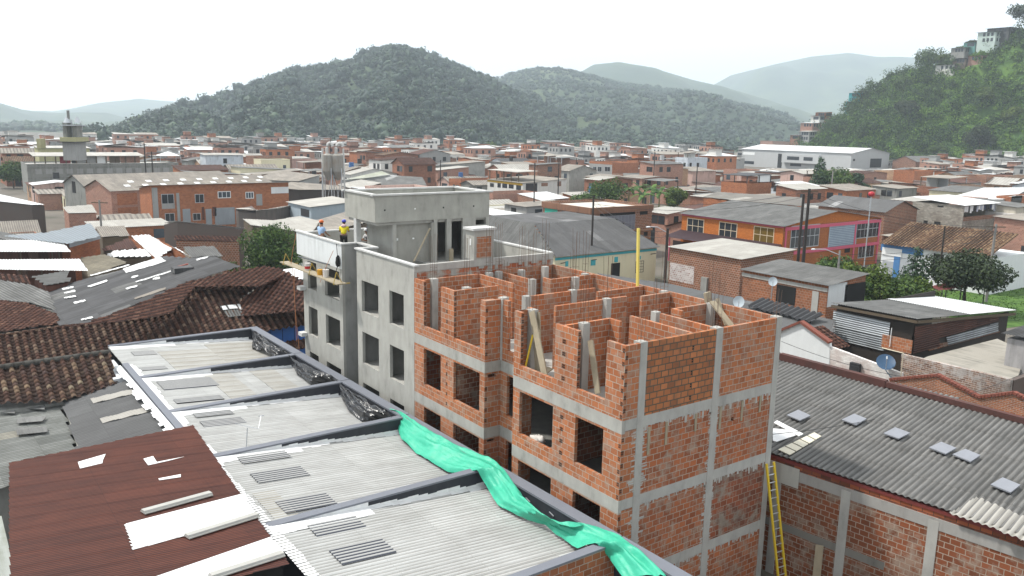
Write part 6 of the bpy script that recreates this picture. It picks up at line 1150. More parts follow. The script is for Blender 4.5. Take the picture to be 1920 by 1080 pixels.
# ------------------------------------------------------------------ buildings one can pick out in the town
def cs(R_): return R_
BR_P = brick('faded pinkish brick', (.24, .11, .075, 1), (.34, .17, .12, 1), (.4, .33, .28, 1), .3, .2, .014, .3, (.2, .15, .12, 1)); BR_O = brick('warm orange brick', (.24, .075, .03, 1), (.36, .13, .055, 1), (.3, .22, .16, 1), .3, .2, .012, .2)
GREYW = stained('mould streaked grey wall', (.24, .24, .22, 1), (.05, .05, .05, 1), .7); GREYR = stained('plain grey render wall', (.3, .3, .29, 1), (.12, .12, .11, 1), .4); WHITEW = stained('dusty white wall', (.6, .59, .56, 1), (.25, .23, .2, 1), .35); OLIVE = stained('olive cream wall', (.38, .36, .2, 1), (.15, .14, .08, 1), .3)
Rw1 = rect(147, 208, 358, 545, 5.5); x0, x1, y0, y1 = Rw1
y1 = y0+10; hw = house('gable_warehouse', 'long brick warehouse with faded gable and grey roof dotted with white skylights, at left', 'warehouse', (x0, x1, y0, y1), 5.5, BR_P, 0, 'gx', FC_TAN, 1.5)
for a, b in ((.9, 4.2), (5.0, 9.2), (10, 14)): panel(hw, 'y', y0, x0+a, x0+b, 3.1, 5.0, BR_O, 'brick_panel', .02, False); panel(hw, 'y', y0, x0+a, x0+b, .5, 2.7, BR_O, 'brick_panel', .02, False)
for k in range(9):
    for s_ in range(2): f = .35+.35*s_; xx = x0+3+3.1*k+1.4*s_; yy = y0+(y1-y0)/2*f; zz = 5.5+1.5*f+.1; slab_quad('skylight', [(xx, yy-.4, zz-.1), (xx+.9, yy-.4, zz-.1), (xx+.9, yy+.4, zz+.12), (xx, yy+.4, zz+.12)], .06, WHITEP, hw)
yb = y1+9; hw2 = house('gable_warehouse', 'mould streaked grey gable warehouse joined to the far side of the brick warehouse', 'warehouse', (x0, x1-3, y1+.05, yb), 5.7, GREYW, 0, 'gx', FC_TAN, 1.6); panel(hw2, 'x', x0, y1+4, y1+5.5, 4.2, 6.2, DARK, 'vent', .03, False)
for o in (hw, hw2):                              # the pair stands a little askew to the street grid
    pv = Vector((x0, y0, 0)); o.rotation_euler.z = R(13); o.location = pv+Matrix.Rotation(R(13), 3, 'Z')@(o.location-pv)
q = at(283, 353, z=6.9); C_ = at(541, 353, y=q[1]); x0, x1, y0 = q[0], C_[0], q[1]
rb = house('brick_row_house', 'two storey orange brick row house with patched sheet walls, behind the round tree', 'house', (x0, x1, y0, y0+8), 6.4, BR_O, 0, 'sY', FC_PALE, .9, over=.5)
panel(rb, 'y', y0, 284, 352, 300, 440, GREYR, 'concrete_bay', .12); panel(rb, 'y', y0, 330, 362, 340, 440, GREYR, 'concrete_bay', .1)
for a, b, c_, d_ in ((302, 364, 327, 382), (365, 364, 383, 380), (361, 400, 377, 413), (309, 400, 328, 415)): window(rb, 'y', y0-.02, a, b, c_, d_, METAL, GLASS, 1, 0, fw=.08)
for a, b, c_, d_ in ((408, 359, 433, 371), (460, 360, 476, 372)): window(rb, 'y', y0-.02, a, b, c_, d_, WHITEP, GLASS_B, 2, 0, fw=.1)
for a, b, c_, d_, m_ in ((342, 392, 358, 420, ZINC_G), (378, 388, 384, 412, RUSTY), (385, 392, 398, 425, ZINC_G), (402, 390, 441, 420, ZINC_G), (398, 388, 406, 405, RUSTY), (480, 364, 492, 385, GREYR), (303, 382, 328, 391, GREYR), (508, 351, 541, 362, ZINC_W)): panel(rb, 'y', y0, a, b, c_, d_, m_, 'sheet_panel', .06)
q = at(50, 308, z=6.8); C_ = at(335, 314, y=q[1]); x0, x1, y0 = q[0], C_[0], q[1]
gl = house('long_grey_building', 'very long grey walled building with a roofed terrace on top, far left', 'building', (x0, x1, y0, y0+12), 6.5, GREYW, 0, 'flat', CONC, parapet=.35)
for k in range(14): u = x0+1.5+k*(x1-x0-3)/14; panel(gl, 'y', y0, u, u+1.3, 4.6, 5.7, GREYR, 'blind_window', .03, False)
for z_ in (3.9, 6.2): m = MB(); m.box(x0, x1, y0-.12, y0-.035, z_, z_+.15); m.build('string_course', CONC_D, gl)
xa, xb_ = at(62, 300, y=y0)[0], at(272, 300, y=y0)[0]; slab_quad('terrace_roof', [(xa, y0-.2, 8.6), (xb_, y0-.2, 8.6), (xb_, y0+8, 9.1), (xa, y0+8, 9.1)], .12, FC_PALE, gl)
for k in range(12): u = xa+.2+k*(xb_-xa-.4)/11; m = MB(); m.box(u, u+.25, y0+.2, y0+.4, 6.9, 8.55); m.build('post', WOODD, gl)
for a, b, m_ in ((112, 132, plain('dark red curtain', (.2, .02, .03, 1))), (134, 142, DARK), (143, 180, GREYR), (181, 201, WHITEP), (205, 225, WOODD), (226, 262, BR_M)): u, v = at(a, 300, y=y0+.6)[0], at(b, 300, y=y0+.6)[0]; m = MB(); m.box(u, v, y0+.55, y0+.65, 6.9, 8.5); m.build('terrace_screen', m_, gl)
gz = thing('gazebo', 'white pointed canopy gazebo on the terrace end of the long grey building', 'gazebo', at(320, 303, z=6.9)); p = at(320, 303, z=6.9)
m = MB(); c_ = [(p[0]-2.4, p[1]-.2), (p[0]+2.4, p[1]-.2), (p[0]+2.4, p[1]+4.4), (p[0]-2.4, p[1]+4.4)]; [m.face([(*c_[k], 8.3), (*c_[(k+1) % 4], 8.3), (p[0], p[1]+2.1, 9.3)]) for k in range(4)]; m.build('canopy', WHITEP, gz)
for c in c_: m = MB(); m.tube([(*c, 6.6), (*c, 8.3)], .07); m.build('post', METAL, gz)
# factory tower
tw = thing('factory_tower', 'tall grey factory tower ringed with galleries and a thin chimney, far left', 'tower', at(139, 292, d=205)*[1, 1, 0]); T = lambda x, y: at(x, y, d=205)
def tbox(a, b, yt, yb, nm, mt, dep=4.5): p, q = T(a, yt), T(b, yb); c = (p+q)/2; m = MB(); wd = abs(np.linalg.norm((q-p)[:2])); m.bar((c[0], c[1], q[2]), (c[0], c[1], p[2]), wd, dep, up=(.57, .82, 0)); m.build(nm, mt, tw)
tbox(125, 155, 265, 300, 'shaft', GREYR); tbox(122, 157, 257, 266, 'machine_room', OLIVE, 5.4); tbox(119, 158, 265, 267, 'gallery', IRON, 6.4); tbox(121, 131, 230, 257, 'hopper', GREYW, 2.2); tbox(139, 151, 233, 257, 'hopper', GREYW, 2.2); tbox(120, 152, 234, 236, 'gallery', METAL, 5)
tbox(126, 130.5, 207, 232, 'chimney', GREYW, .7); tbox(133.5, 137, 224, 257, 'pipe', METAL, .4)
for x0_, x1_c in ((121, 131), (139, 151)): p = (T(x0_, 230)+T(x1_c, 230))/2; m = MB(); m.tube([p, p+[0, 0, 1.3]], [.75, .2], 10); m.build('hopper_cap', METAL, tw)
for x in (117, 121, 151, 154): tbox(x, x+.6, 228, 244, 'gallery_rail', METAL, .08)
tbox(72, 82, 260, 278, 'conveyor_head', OLIVE, 2)
T = lambda x, y: at(x, y, d=230)
fh = thing('factory_shed', 'cream factory shed at the foot of the grey tower', 'shed', T(100, 292)*[1, 1, 0]); p = T(72, 278); house_ = MB(); house_.box(p[0], p[0]+11, p[1], p[1]+8, 0, p[2]); house_.build('wall', OLIVE, fh); slab_quad('roof', [(p[0]-.3, p[1]-.3, p[2]+.1), (p[0]+11.3, p[1]-.3, p[2]+.1), (p[0]+11.3, p[1]+8, p[2]+.4), (p[0]-.3, p[1]+8, p[2]+.4)], .1, FC_PALE, fh)
# silos
so_ = at(625, 345, d=150); si = thing('twin_silos', 'pair of grey cement silos on steel legs with white curved pipes', 'silo', so_*[1, 1, 0]); S_ = lambda x, y: at(x, y, d=150)
SILO = stained('rust streaked silo steel', (.26, .25, .225, 1), (.16, .09, .05, 1), .55, .6)
zt, zb = S_(625, 291)[2], S_(625, 321)[2]; ax_ = np.array([AX_R[0], AX_R[1], 0])/np.linalg.norm(AX_R[:2])
for s_ in (-.85, .85): c = so_+ax_*s_; m = MB(); m.tube([(c[0], c[1], zb), (c[0], c[1], zt)], 1.0, 16); m.tube([(c[0], c[1], zb-1.6), (c[0], c[1], zb)], [.25, 1.0], 16); m.tube([(c[0], c[1], zt), (c[0], c[1], zt+.35)], [1.0, .3], 16); m.build('silo_drum', SILO, si)
for s_ in (-1.7, -.1, 1.7):
    for e in (-1, 1): c = so_+ax_*s_+np.array([AX_F[0], AX_F[1], 0])*e; m = MB(); m.tube([(c[0], c[1], 0), (c[0], c[1], zb+.6)], .09, 6); m.build('leg', METAL, si)
for a, b in ((-1.7, -.1), (-.1, 1.7), (1.7, -.1)): c, d_ = so_+ax_*a, so_+ax_*b; m = MB(); m.tube([(c[0], c[1], .5), (d_[0], d_[1], zb)], .06, 5); m.build('brace', METAL, si)
for s_, r_ in ((-1.0, 1.1), (.6, 1.4)): c = so_+ax_*s_; m = MB(); m.tube([c+np.array([0, 0, zt-c[2]])+ax_*(r_*.5*(1-math.cos(t))*1.0)+np.array([0, 0, 1.2*math.sin(t)+.9]) for t in np.linspace(0, 2.6, 9)], .28, 8); m.tube([c+[0, 0, zt-c[2]], c+[0, 0, zt-c[2]+.9]], .28, 8); m.build('curved_pipe', COPE, si)
for s_ in (-1.95, 2.05): c = so_+ax_*s_; m = MB(); m.tube([(c[0], c[1], 1), (c[0]-ax_[0]*.2*s_*.4, c[1]-ax_[1]*.2*s_*.4, zt+1.2)], .17, 8); m.build('down_pipe', COPE, si)
m = MB(); m.tube([S_(619.5, 292), S_(619.5, 256)], .05, 5); m.build('mast', IRON, si)
# nearer left and centre roofs
simple_roof('tilted_white_roof_house', 'house under a steep thin white roof sheet at the left edge', 'house', [(-50, 352, 5.4), (0, 363, 5.2), (84, 384, 4.6), (60, 384, 4.6), (-50, 372, 4.8)], (0, -1, 0), ZINC_W, stained('dark brown wall', (.07, .052, .045, 1)))
simple_roof('yellow_house', 'low yellow house with straw tile roof below the tilted white roof', 'house', [(-30, 383, 3.9), (33, 384, 3.9), (35, 392, 3.4), (-30, 393, 3.4)], (0, -1, 0), TILE_Y, stained('yellow wall paint', (.5, .4, .06, 1), (.2, .15, .03, 1)), kind='tile', pitch=.4, amp=.07, tl=.35)
simple_roof('pale_roof_cottage', 'small brick cottage with a pale roof and blue window, before the faded gable', 'house', [(117, 387, 4.4), (172, 384, 4.4), (182, 398, 3.7), (127, 400, 3.7)], (0, -1, 0), FC_PALE, BR_P)
simple_roof('white_roof_house', 'house under a brilliant white folded roof left of the round tree', 'house', [(246, 445, 5.6), (277, 438, 6.0), (318, 452, 5.8), (357, 483, 4.7), (330, 470, 4.9), (293, 484, 4.6)], (0.2, -1, 0), ZINC_W, BR_O, drop=.2)
simple_roof('white_sheet_house', 'low house roofed with one crumpled white sheet in front of the folded white roof', 'house', [(190, 478, 4.6), (215, 470, 4.8), (270, 466, 5.0), (291, 480, 4.6), (208, 486, 4.2)], (0, -1, 0), ZINC_W, WOODD, pitch=.3)
simple_roof('rubble_roof_house', 'shabby house with loose red tiles and boards on its roof, left of the white sheet', 'house', [(190, 465, 4.8), (240, 448, 5.4), (262, 455, 5.2), (270, 466, 4.7), (195, 472, 4.5)], (0, -1, 0), RUSTY, WOODD)
simple_roof('tan_roof_house', 'house with a plain tan roof right of the blue grey sheet roof', 'house', [(178, 425, 5.2), (233, 423, 5.2), (243, 442, 4.5), (190, 444, 4.5)], (0, -1, 0), FC_TAN, WOODD)
simple_roof('grey_slab_house', 'house with flat grey sheet roof right under the round tree', 'house', [(343, 463, 4.6), (400, 461, 4.6), (418, 480, 4.0), (357, 482, 4.0)], (0, -1, 0), FC_GREY, stained('rough wall', (.3, .27, .22, 1)))
simple_roof('khaki_roof_house', 'house with broken khaki sheet roof between the white canopies and patched roof', 'house', [(150, 483, 4.9), (195, 476, 5.2), (240, 492, 5.0), (165, 518, 4.4), (160, 500, 4.6)], (.3, -1, 0), sheet('khaki roof sheets', (.2, .18, .13, 1), (.14, .125, .09, 1), .9, .9, 1.6, .5, (.07, .06, .05, 1)), WOODD)
simple_roof('red_wall_house', 'low house with red brick wall and rust tiled strip left of the round tree', 'house', [(327, 441, 4.4), (450, 443, 4.4), (450, 452, 4.0), (327, 450, 4.0)], (0, -1, 0), TILE_R, BR_M, kind='tile', pitch=.4, amp=.06, tl=.3)
simple_roof('long_white_eave_house', 'low dark house with long white eave in front of the brick row house', 'house', [(306, 419, 4.3), (330, 413, 5.0), (458, 428, 5.0), (450, 435, 4.3)], (0, -1, 0), ZINC_W, stained('dark brown wall', (.07, .052, .045, 1)))
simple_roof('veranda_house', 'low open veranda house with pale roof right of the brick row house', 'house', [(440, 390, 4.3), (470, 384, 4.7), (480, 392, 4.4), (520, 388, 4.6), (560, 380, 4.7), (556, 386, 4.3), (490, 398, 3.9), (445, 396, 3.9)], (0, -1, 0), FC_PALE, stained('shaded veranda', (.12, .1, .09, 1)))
simple_roof('stepped_roof_house', 'house with stepped pale corrugated roofs beside the round tree', 'house', [(455, 411, 4.3), (515, 411, 4.5), (560, 405, 4.7), (600, 415, 4.4), (585, 436, 3.8), (540, 432, 3.8), (470, 422, 4.0)], (0, -1, 0), FC_PALE, WOODD)
Rbh = rect(560, 583, 388, 668, 5.0); hb_ = house('pale_blue_house', 'pale blue washed house with white roof edge, left of the stair house', 'house', (Rbh[0]+.0, Rbh[1], Rbh[2], Rbh[2]+9), 4.9, stained('washed pale blue wall', (.33, .39, .43, 1), (.2, .22, .24, 1), .5), 0, 'sx', FC_PALE, .6); panel(hb_, 'x', Rbh[0], 564, 390, 580, 408, IRON, 'porch_opening', .02)
simple_roof('wide_tan_roof_shed', 'wide low shed with flat tan roof right behind the workers', 'shed', [(578, 416, 3.9), (650, 397, 4.3), (740, 404, 4.3), (660, 424, 3.7), (590, 440, 3.4), (556, 441, 3.4)], (0, -1, 0), FC_TAN, WOODD)
simple_roof('long_shed', 'long low shed with tan roof and dark open side left of the silos', 'shed', [(525, 352, 5.2), (545, 341, 5.7), (640, 347, 5.6), (650, 357, 5.0), (560, 356, 5.0)], (0, -1, 0), FC_TAN, stained('dark open shed side', (.05, .04, .035, 1)))
simple_roof('broad_tan_roof_hall', 'hall with a broad tan sloping roof left of the silos', 'hall', [(470, 336, 5.8), (525, 320, 6.8), (600, 327, 6.8), (560, 341, 5.8)], (-.2, -1, 0), FC_TAN, GREYR)
simple_roof('pale_green_roof_hall', 'hall with pale greenish roof right of the silos', 'hall', [(640, 336, 5.6), (716, 321, 6.6), (732, 326, 6.4), (684, 337, 5.4)], (-.6, -1, 0), sheet('pale greenish roof', (.36, .38, .3, 1), (.28, .3, .24, 1), .85, .9, 2.2, .35, (.18, .18, .14, 1)), GREYR)
simple_roof('grey_gable_hall', 'hall with grey gable wall and dark roof right of the pale greenish roof', 'hall', [(684, 338, 5.2), (733, 326, 6.3), (792, 334, 5.5), (800, 347, 4.6), (716, 347, 4.6)], (.4, -1, 0), FC_GREY, GREYR)
simple_roof('cream_roof_hall', 'hall with a cream roof just behind the stair house parapet', 'hall', [(632, 346, 4.9), (677, 336, 5.6), (716, 343, 5.2), (668, 356, 4.4)], (-.3, -1, 0), FC_PALE, WOODD)
Rwh = rect(914, 980, 343, 1062, 4.6); wy = house('white_yellow_house', 'long white house with ochre eave band and a row of dark windows', 'house', (Rwh[0], Rwh[1], Rwh[2], Rwh[3]), 4.5, WHITEW, 0, 'sx', FC_TAN, .7)
for a, b, c_, d_ in ((919, 343, 926, 351), (933, 340, 939, 352), (942, 341, 951, 353), (954, 343, 963, 354), (968, 344, 977, 357)): window(wy, 'x', Rwh[0], a, b, c_, d_, IRON, GLASS, 0, 0, fw=.06)
m = MB(); m.box(Rwh[0]-.06, Rwh[0]-.003, Rwh[2], Rwh[3], 4.0, 4.45); m.build('ochre_band', plain('ochre paint', (.5, .3, .03, 1)), wy); panel(wy, 'y', Rwh[2], 986, 344, 1007, 360, GLASS, 'window', .03); panel(wy, 'y', Rwh[2], 1015, 343, 1027, 349, BR_M, 'shutter', .03); panel(wy, 'y', Rwh[2], 1045, 340, 1052, 349, BR_M, 'shutter', .03)
slab_quad('terrace_roof', [(Rwh[0], Rwh[2]+2, 6.9), (Rwh[0]+6, Rwh[2]+2, 7.1), (Rwh[0]+6, Rwh[3], 7.1), (Rwh[0], Rwh[3], 6.9)], .1, FC_PALE, wy)
for k in range(5): y_ = Rwh[2]+2.2+k*(Rwh[3]-Rwh[2]-2.5)/4; m = MB(); m.box(Rwh[0]+.4, Rwh[0]+.6, y_, y_+.2, 4.6, 6.85); m.build('post', WOODD, wy)
simple_roof('white_roof_hall', 'hall under a plain bright white roof behind the balcony house', 'hall', [(970, 363, 4.2), (1025, 359, 4.6), (1068, 371, 4.2), (1016, 376, 3.8)], (-1, 0, 0), ZINC_W, BR_M)
Rgt = rect(1105, 1148, 309, 1197, 6.2); g2 = house('grey_and_brick_house', 'two storey house, one side grey with windows, the other bare brick', 'house', Rgt, 6.2, BR_O, 0, 'flat', CONC, parapet=.6); panel(g2, 'x', Rgt[0], Rgt[2], Rgt[3], 0, 6.15, GREYR, 'grey_render', .03, False)
for a, b in ((1112, 1118), (1121, 1128), (1134, 1144)): window(g2, 'x', Rgt[0]-.04, a, 312, b, 322, METAL, GLASS, 1, 0, fw=.08)
Rww = rect(1391, 1597, 287, 1668, 8.5); x0, x1, y0, y1 = Rww
ww = house('white_warehouse', 'long modern grey white warehouse with bright white roof below the green slope', 'warehouse', Rww, 8.4, stained('light grey cladding', (.42, .43, .43, 1), (.3, .3, .3, 1), .2), 0, 'gy', ZINC_W, 2.2, over=.5)
L_ = y1-y0
for f0, f1, za, zb, m_ in ((.87, .985, 5.6, 6.9, WHITEP), (.87, .98, 1.2, 2.6, GLASS), (.6, .64, .2, 6.8, DARK), (.42, .53, 4.4, 6, GLASS), (.3, .38, 4.4, 6, GLASS), (.42, .52, 1.4, 2.6, GLASS), (.26, .3, 1.4, 2.6, GLASS)): panel(ww, 'x', x0, y0+L_*f0, y0+L_*f1, za, zb, m_, 'window' if m_ is GLASS else 'cladding_panel', .05, False)
m = MB(); m.box(x0-2, x0-.05, y0+L_*.25, y0+L_*.58, 3.0, 6.9); m.build('upper_bay', _M['light grey cladding'], ww)
for f0, f1 in ((.42, .53), (.3, .38)): panel(ww, 'x', x0-2, y0+L_*f0, y0+L_*f1, 4.3, 5.9, GLASS, 'window', .05, False)
panel(ww, 'y', y0, x0+1.5, x0+3, 5, 6, GLASS, 'window', .05, False); panel(ww, 'y', y0, x0+(x1-x0)*.5, x0+(x1-x0)*.8, 2, 6, DARK, 'loading_door', .05, False)
dg = house('dark_gable_barn', 'open dark gabled barn with grey roof at the right end of the white warehouse', 'barn', (x1-2, x1+17, y0-14, y0-3), 5.2, BR_M, 0, 'gx', FC_GREY, 2.2)
Rt_ = rect(1352, 1400, 352, 1446, 5.0); th_ = house('terrace_house', 'bare brick house with a black roofed open terrace, behind the orange building', 'house', Rt_, 5.0, BR_O, 0, 'flat', CONC, parapet=.9); x0, x1, y0, y1 = Rt_
slab_quad('terrace_roof', [(x0, y0, 7.6), (x1, y0, 7.8), (x1, y1, 7.8), (x0, y1, 7.5)], .12, IRON, th_)
for a, b in ((x0+.1, y0+.1), (x0+.1, y1-.3), (x0+.1, (y0+y1)/2), (x1-.3, y0+.1), ((x0+x1)/2, y0+.1)): m = MB(); m.box(a, a+.15, b, b+.15, 5.1, 7.5); m.build('post', IRON, th_)
m = MB(); m.box((x0+x1)/2-.2, x1-.1, y0+.3, y0+.4, 6.1, 7.6); m.build('white_sheet', WHITEP, th_)
simple_roof('patched_roof_hall', 'wide hall with grey roof and long pale strips, right behind the orange building', 'hall', [(1318, 369, 6.0), (1345, 359, 6.5), (1508, 371, 6.4), (1508, 386, 5.9), (1372, 376, 5.8)], (-1, 0, 0), sheet('patched hall roof', (.2, .19, .17, 1), (.16, .15, .14, 1), .9, 1.6, 6, .4, (.1, .09, .08, 1), patch=(.42, .4, .36, 1)), BR_O)
simple_roof('huge_white_roof_hall', 'hall under a huge white roof behind the block house', 'hall', [(1768, 374, 5.6), (1845, 351, 6.8), (1935, 352, 6.8), (1905, 366, 6.2), (1880, 374, 5.8)], (-1, -.3, 0), ZINC_W, GREYR)
Rbr = rect(1868, 1895, 372, 1990, 6.0); bh = house('open_brick_house', 'orange brick house with wide dark terrace openings at the right edge', 'house', Rbr, 6.0, BR_O, 0, 'flat', CONC, parapet=.3); panel(bh, 'y', Rbr[2], 1897, 368, 1915, 380, GLASS, 'terrace_opening', .03)
# houses on the right hillside
def hhouse(px, yt, yb, wpx, d, wall, roofm, label, storeys=1, rk='sx', dep=6, extra=None):
    d += float(np.interp(px, [1500, 1650, 1900], [112, 138, 168]))
    p = at(px, yt, d=d); q = at(px, yb, d=d); wd = wpx*d/FPX; h = p[2]-q[2]; t_ = house('hill_house', label, 'house', (p[0], p[0]+wd*.75, p[1], p[1]+wd*.55+dep*.3), p[2]-.3, wall, q[2]-2.5, rk, roofm, .5, over=.9, seg=1)
    for s_ in range(storeys):
        for k in range(3): u = p[0]+wd*.75*(.15+.28*k); z_ = p[2]-.6-2.6*s_; panel(t_, 'y', p[1], u, u+1.5, z_-1.7, z_, GLASS, 'window', .04, False); u = p[1]+(wd*.55)*(.15+.28*k); panel(t_, 'x', p[0], u, u+1.2, z_-1.7, z_, GLASS, 'window', .04, False)
    return t_
TEAL = stained('turquoise wall paint', (.05, .34, .38, 1), (.03, .12, .14, 1), .3); MINT = stained('pale green white wall', (.42, .5, .46, 1), (.2, .22, .2, 1), .3); RUSTW = stained('rust red wall', (.26, .07, .035, 1), (.1, .04, .03, 1), .4)
for a in ((1868, 58, 88, 40, 335, MINT, FC_GREY, 'pale green two storey house highest on the hillside', 2), (1893, 50, 82, 50, 335, stained('dark weathered boards', (.07, .07, .07, 1)), FC_DARK, 'dark boarded house beside the highest pale green hill house', 2), (1830, 78, 92, 24, 345, stained('sea green wall', (.1, .25, .22, 1)), FC_PALE, 'small sea green house on the upper hillside ridge'), (1852, 76, 94, 20, 340, RUSTW, FC_PALE, 'small rust red house on the upper hillside ridge'), (1810, 88, 102, 30, 345, GREYW, ZINC_W, 'low grey hut with white roof on the hillside ridge'), (1842, 103, 116, 30, 335, BR_P, TILE_R, 'pinkish brick house on the open upper slope'), (1812, 108, 122, 28, 340, stained('brown hut wall', (.12, .09, .07, 1)), FC_GREY, 'brown hut just under the hillside ridge'), (1790, 120, 136, 45, 345, WHITEW, FC_TAN, 'long whitish house lowest on the open hillside ridge'), (1612, 173, 206, 26, 395, TEAL, FC_PALE, 'turquoise house on the left shoulder of the hillside', 2), (1599, 189, 208, 14, 398, TEAL, FC_PALE, 'narrow turquoise house left of the larger turquoise one'), (1632, 172, 190, 24, 392, BR_P, FC_TAN, 'pinkish brick house right of the turquoise house'), (1658, 192, 206, 20, 370, GREYW, FC_PALE, 'grey hut among the trees under the turquoise house'), (1650, 205, 224, 26, 360, BR_P, ZINC_W, 'hut with white roof in the trees low on the slope'), (1548, 210, 222, 26, 420, BR_O, FC_TAN, 'top brick house of the stack climbing the left slope'), (1537, 217, 234, 22, 418, WHITEW, TILE_R, 'white house with red roof in the stack on the left slope'), (1524, 230, 250, 34, 415, BR_P, ZINC_W, 'broad brick house with white roof in the stack on the left slope'), (1518, 246, 272, 30, 400, GREYR, FC_PALE, 'grey gabled house at the bottom of the stack on the left slope', 2), (1498, 253, 274, 22, 405, BR_M, FC_GREY, 'brown brick house left of the grey gabled hill house')): hhouse(*a)
Rfb = rect(1388, 1395, 254, 1447, 10.5); house('red_brick_block', 'tall plain red brick block rising behind the white warehouse roof', 'building', (Rfb[0], Rfb[1], Rfb[2], Rfb[2]+12), 10.5, BR_P, 0, 'flat', CONC, parapet=.4); Rfc = rect(1446, 1449, 266, 1494, 9); house('brick_block', 'lower brick block right of the tall plain brick block', 'building', (Rfc[0], Rfc[1], Rfc[2], Rfc[2]+12), 9, BR_P, 0, 'sX', FC_PALE, .8)
# ------------------------------------------------------------------ the rest of the town: one thing per house on the street grid
bpy.context.view_layer.update()
keep = []
for o in list(col.objects):
    if o.parent is None and o.type == 'EMPTY' and 'tree' not in o.name and o.get('category') not in ('house plant',):
        P = []
        for c in o.children_recursive:
            if c.type == 'MESH': l = wloc(c); bb = c.bound_box; P += [(bb[0][0]+l.x, bb[0][1]+l.y), (bb[6][0]+l.x, bb[6][1]+l.y)]
        if P: P = np.array(P); keep.append((*P.min(0), *P.max(0)))
    elif o.parent is None and o.type == 'MESH' and o.get('category') and not o.get('kind'): bb = o.bound_box; keep.append((bb[0][0], bb[0][1], bb[6][0], bb[6][1]))
keep.append((-22, -30, 30, 40))
pp = [at(x, y, z=0) for x, y in ((1655, 545), (1770, 520), (1900, 500), (1960, 620), (1760, 620))]     # street and park stay open
TW = {'b': [BR_P, BR_O, BR_M, brick('dull red brick', (.16, .06, .035, 1), (.26, .11, .065, 1), (.28, .2, .15, 1), .3, .2, .012, .3), brick('sandy brick', (.3, .17, .1, 1), (.4, .24, .14, 1), (.4, .34, .27, 1), .3, .2, .012, .2)], 'w': [WHITEW, CREAM, stained('pale blue white wall', (.5, .54, .58, 1)), stained('dusty pink wall', (.5, .34, .29, 1))], 'g': [GREYR, GREYW, concrete('town raw concrete', .3)]}
RN = [('tan sheet', FC_TAN, 1), ('pale sheet', FC_PALE, 1), ('grey sheet', FC_GREY, 1), ('white zinc', ZINC_W, 1), ('clay tile', TILE_R, 1), ('straw tile', TILE_Y, 1), ('rusty', RUSTY, 1), ('dark sheet', FC_DARK, 1)]
LW = [.29, .23, .14, .06, .11, .07, .06, .04]
WNAME = {'b': ['pinkish brick', 'orange brick', 'brown brick', 'dull red brick', 'sandy brick'], 'w': ['white', 'cream', 'pale blue', 'dusty pink'], 'g': ['grey rendered', 'streaked grey', 'raw concrete']}
def zone(px, py):
    for lim, nm in ((60, 'at the far left edge'), (215, 'near the factory tower'), (330, 'near the white gazebo'), (470, 'above the brick row house'), (590, 'left of the silos'), (660, 'around the silos'), (780, 'above the stair house, left half'), (915, 'above the stair house, right half'), (1010, 'above the ochre banded house'), (1110, 'above the balcony house'), (1200, 'above the banana plants'), (1300, 'between banana plants and orange building'), (1400, 'left of the white warehouse'), (1520, 'before the white warehouse, left part'), (1660, 'before the white warehouse, right part'), (1760, 'behind the block house'), (1860, 'below the dark slope trees')):
        if px < lim: return nm
    return 'at the far right edge'
for a, b, z_, r_ in ((1132, 330, 8, 4.5), (1095, 358, 6, 2.6), (1268, 346, 6.3, 2.6), (1180, 352, 5.6, 2), (1208, 352, 5.6, 2), (1237, 358, 5.6, 2)): p = at(a, b, z=z_); keep.append((p[0]-r_, p[1]-r_, p[0]+r_, p[1]+r_))
lots = []; tr_ = random.Random(11)
def clear(x0, x1, y0, y1): return not any(x0 < k[2]+.3 and x1 > k[0]-.3 and y0 < k[3]+.3 and y1 > k[1]-.3 for k in keep)
bx = -150
while bx < 480:
    for row in range(2):
        by = 10; 
        while by < 480:
            w_ = tr_.uniform(4.6, 7.6); dp = tr_.uniform(8, 11.5); x0 = bx+row*11.8; cx, cy = x0+dp/2, by+w_/2; d = math.hypot(cx-CAM[0], cy-CAM[1])
            pxy = proj((cx, cy, 4)) if d > 20 else (0, 0, -1)
            if pxy[2] > 0 and -70 < pxy[0] < 1990 and 52 < d < 462 and not (pxy[0] > 1150 and d < 102) and not (265 < pxy[0] < 560 and d < 138) and not (pxy[0] > 1640 and d < 112):
                th = math.atan2(cy-CAM[1], cx-CAM[0]); ok = hr.h(th, d) < .3 and hr.h(th, d+9) < 1.0 and hc.h(th, d+6) < .5
                q = np.array([[cx, cy]]); ok = ok and not inpoly(q, [(p[0], p[1]) for p in pp])[0]
                if ok and clear(x0, x0+dp, by, by+w_): lots.append((d, x0, x0+dp, by, by+w_, pxy[0]))
                elif ok and w_ > 7 and clear(x0+dp*.3, x0+dp, by+w_*.25, by+w_*.75): lots.append((d, x0+dp*.3, x0+dp, by+w_*.25, by+w_*.75, pxy[0]))
            by += w_+.02+(6.5 if tr_.random() < .06 else 0)
    bx += 24+tr_.choice((5.5, 6.5, 7))
PROT = []                                                    # what must stay in sight over the nearer roofs: columns, lowest row, distance
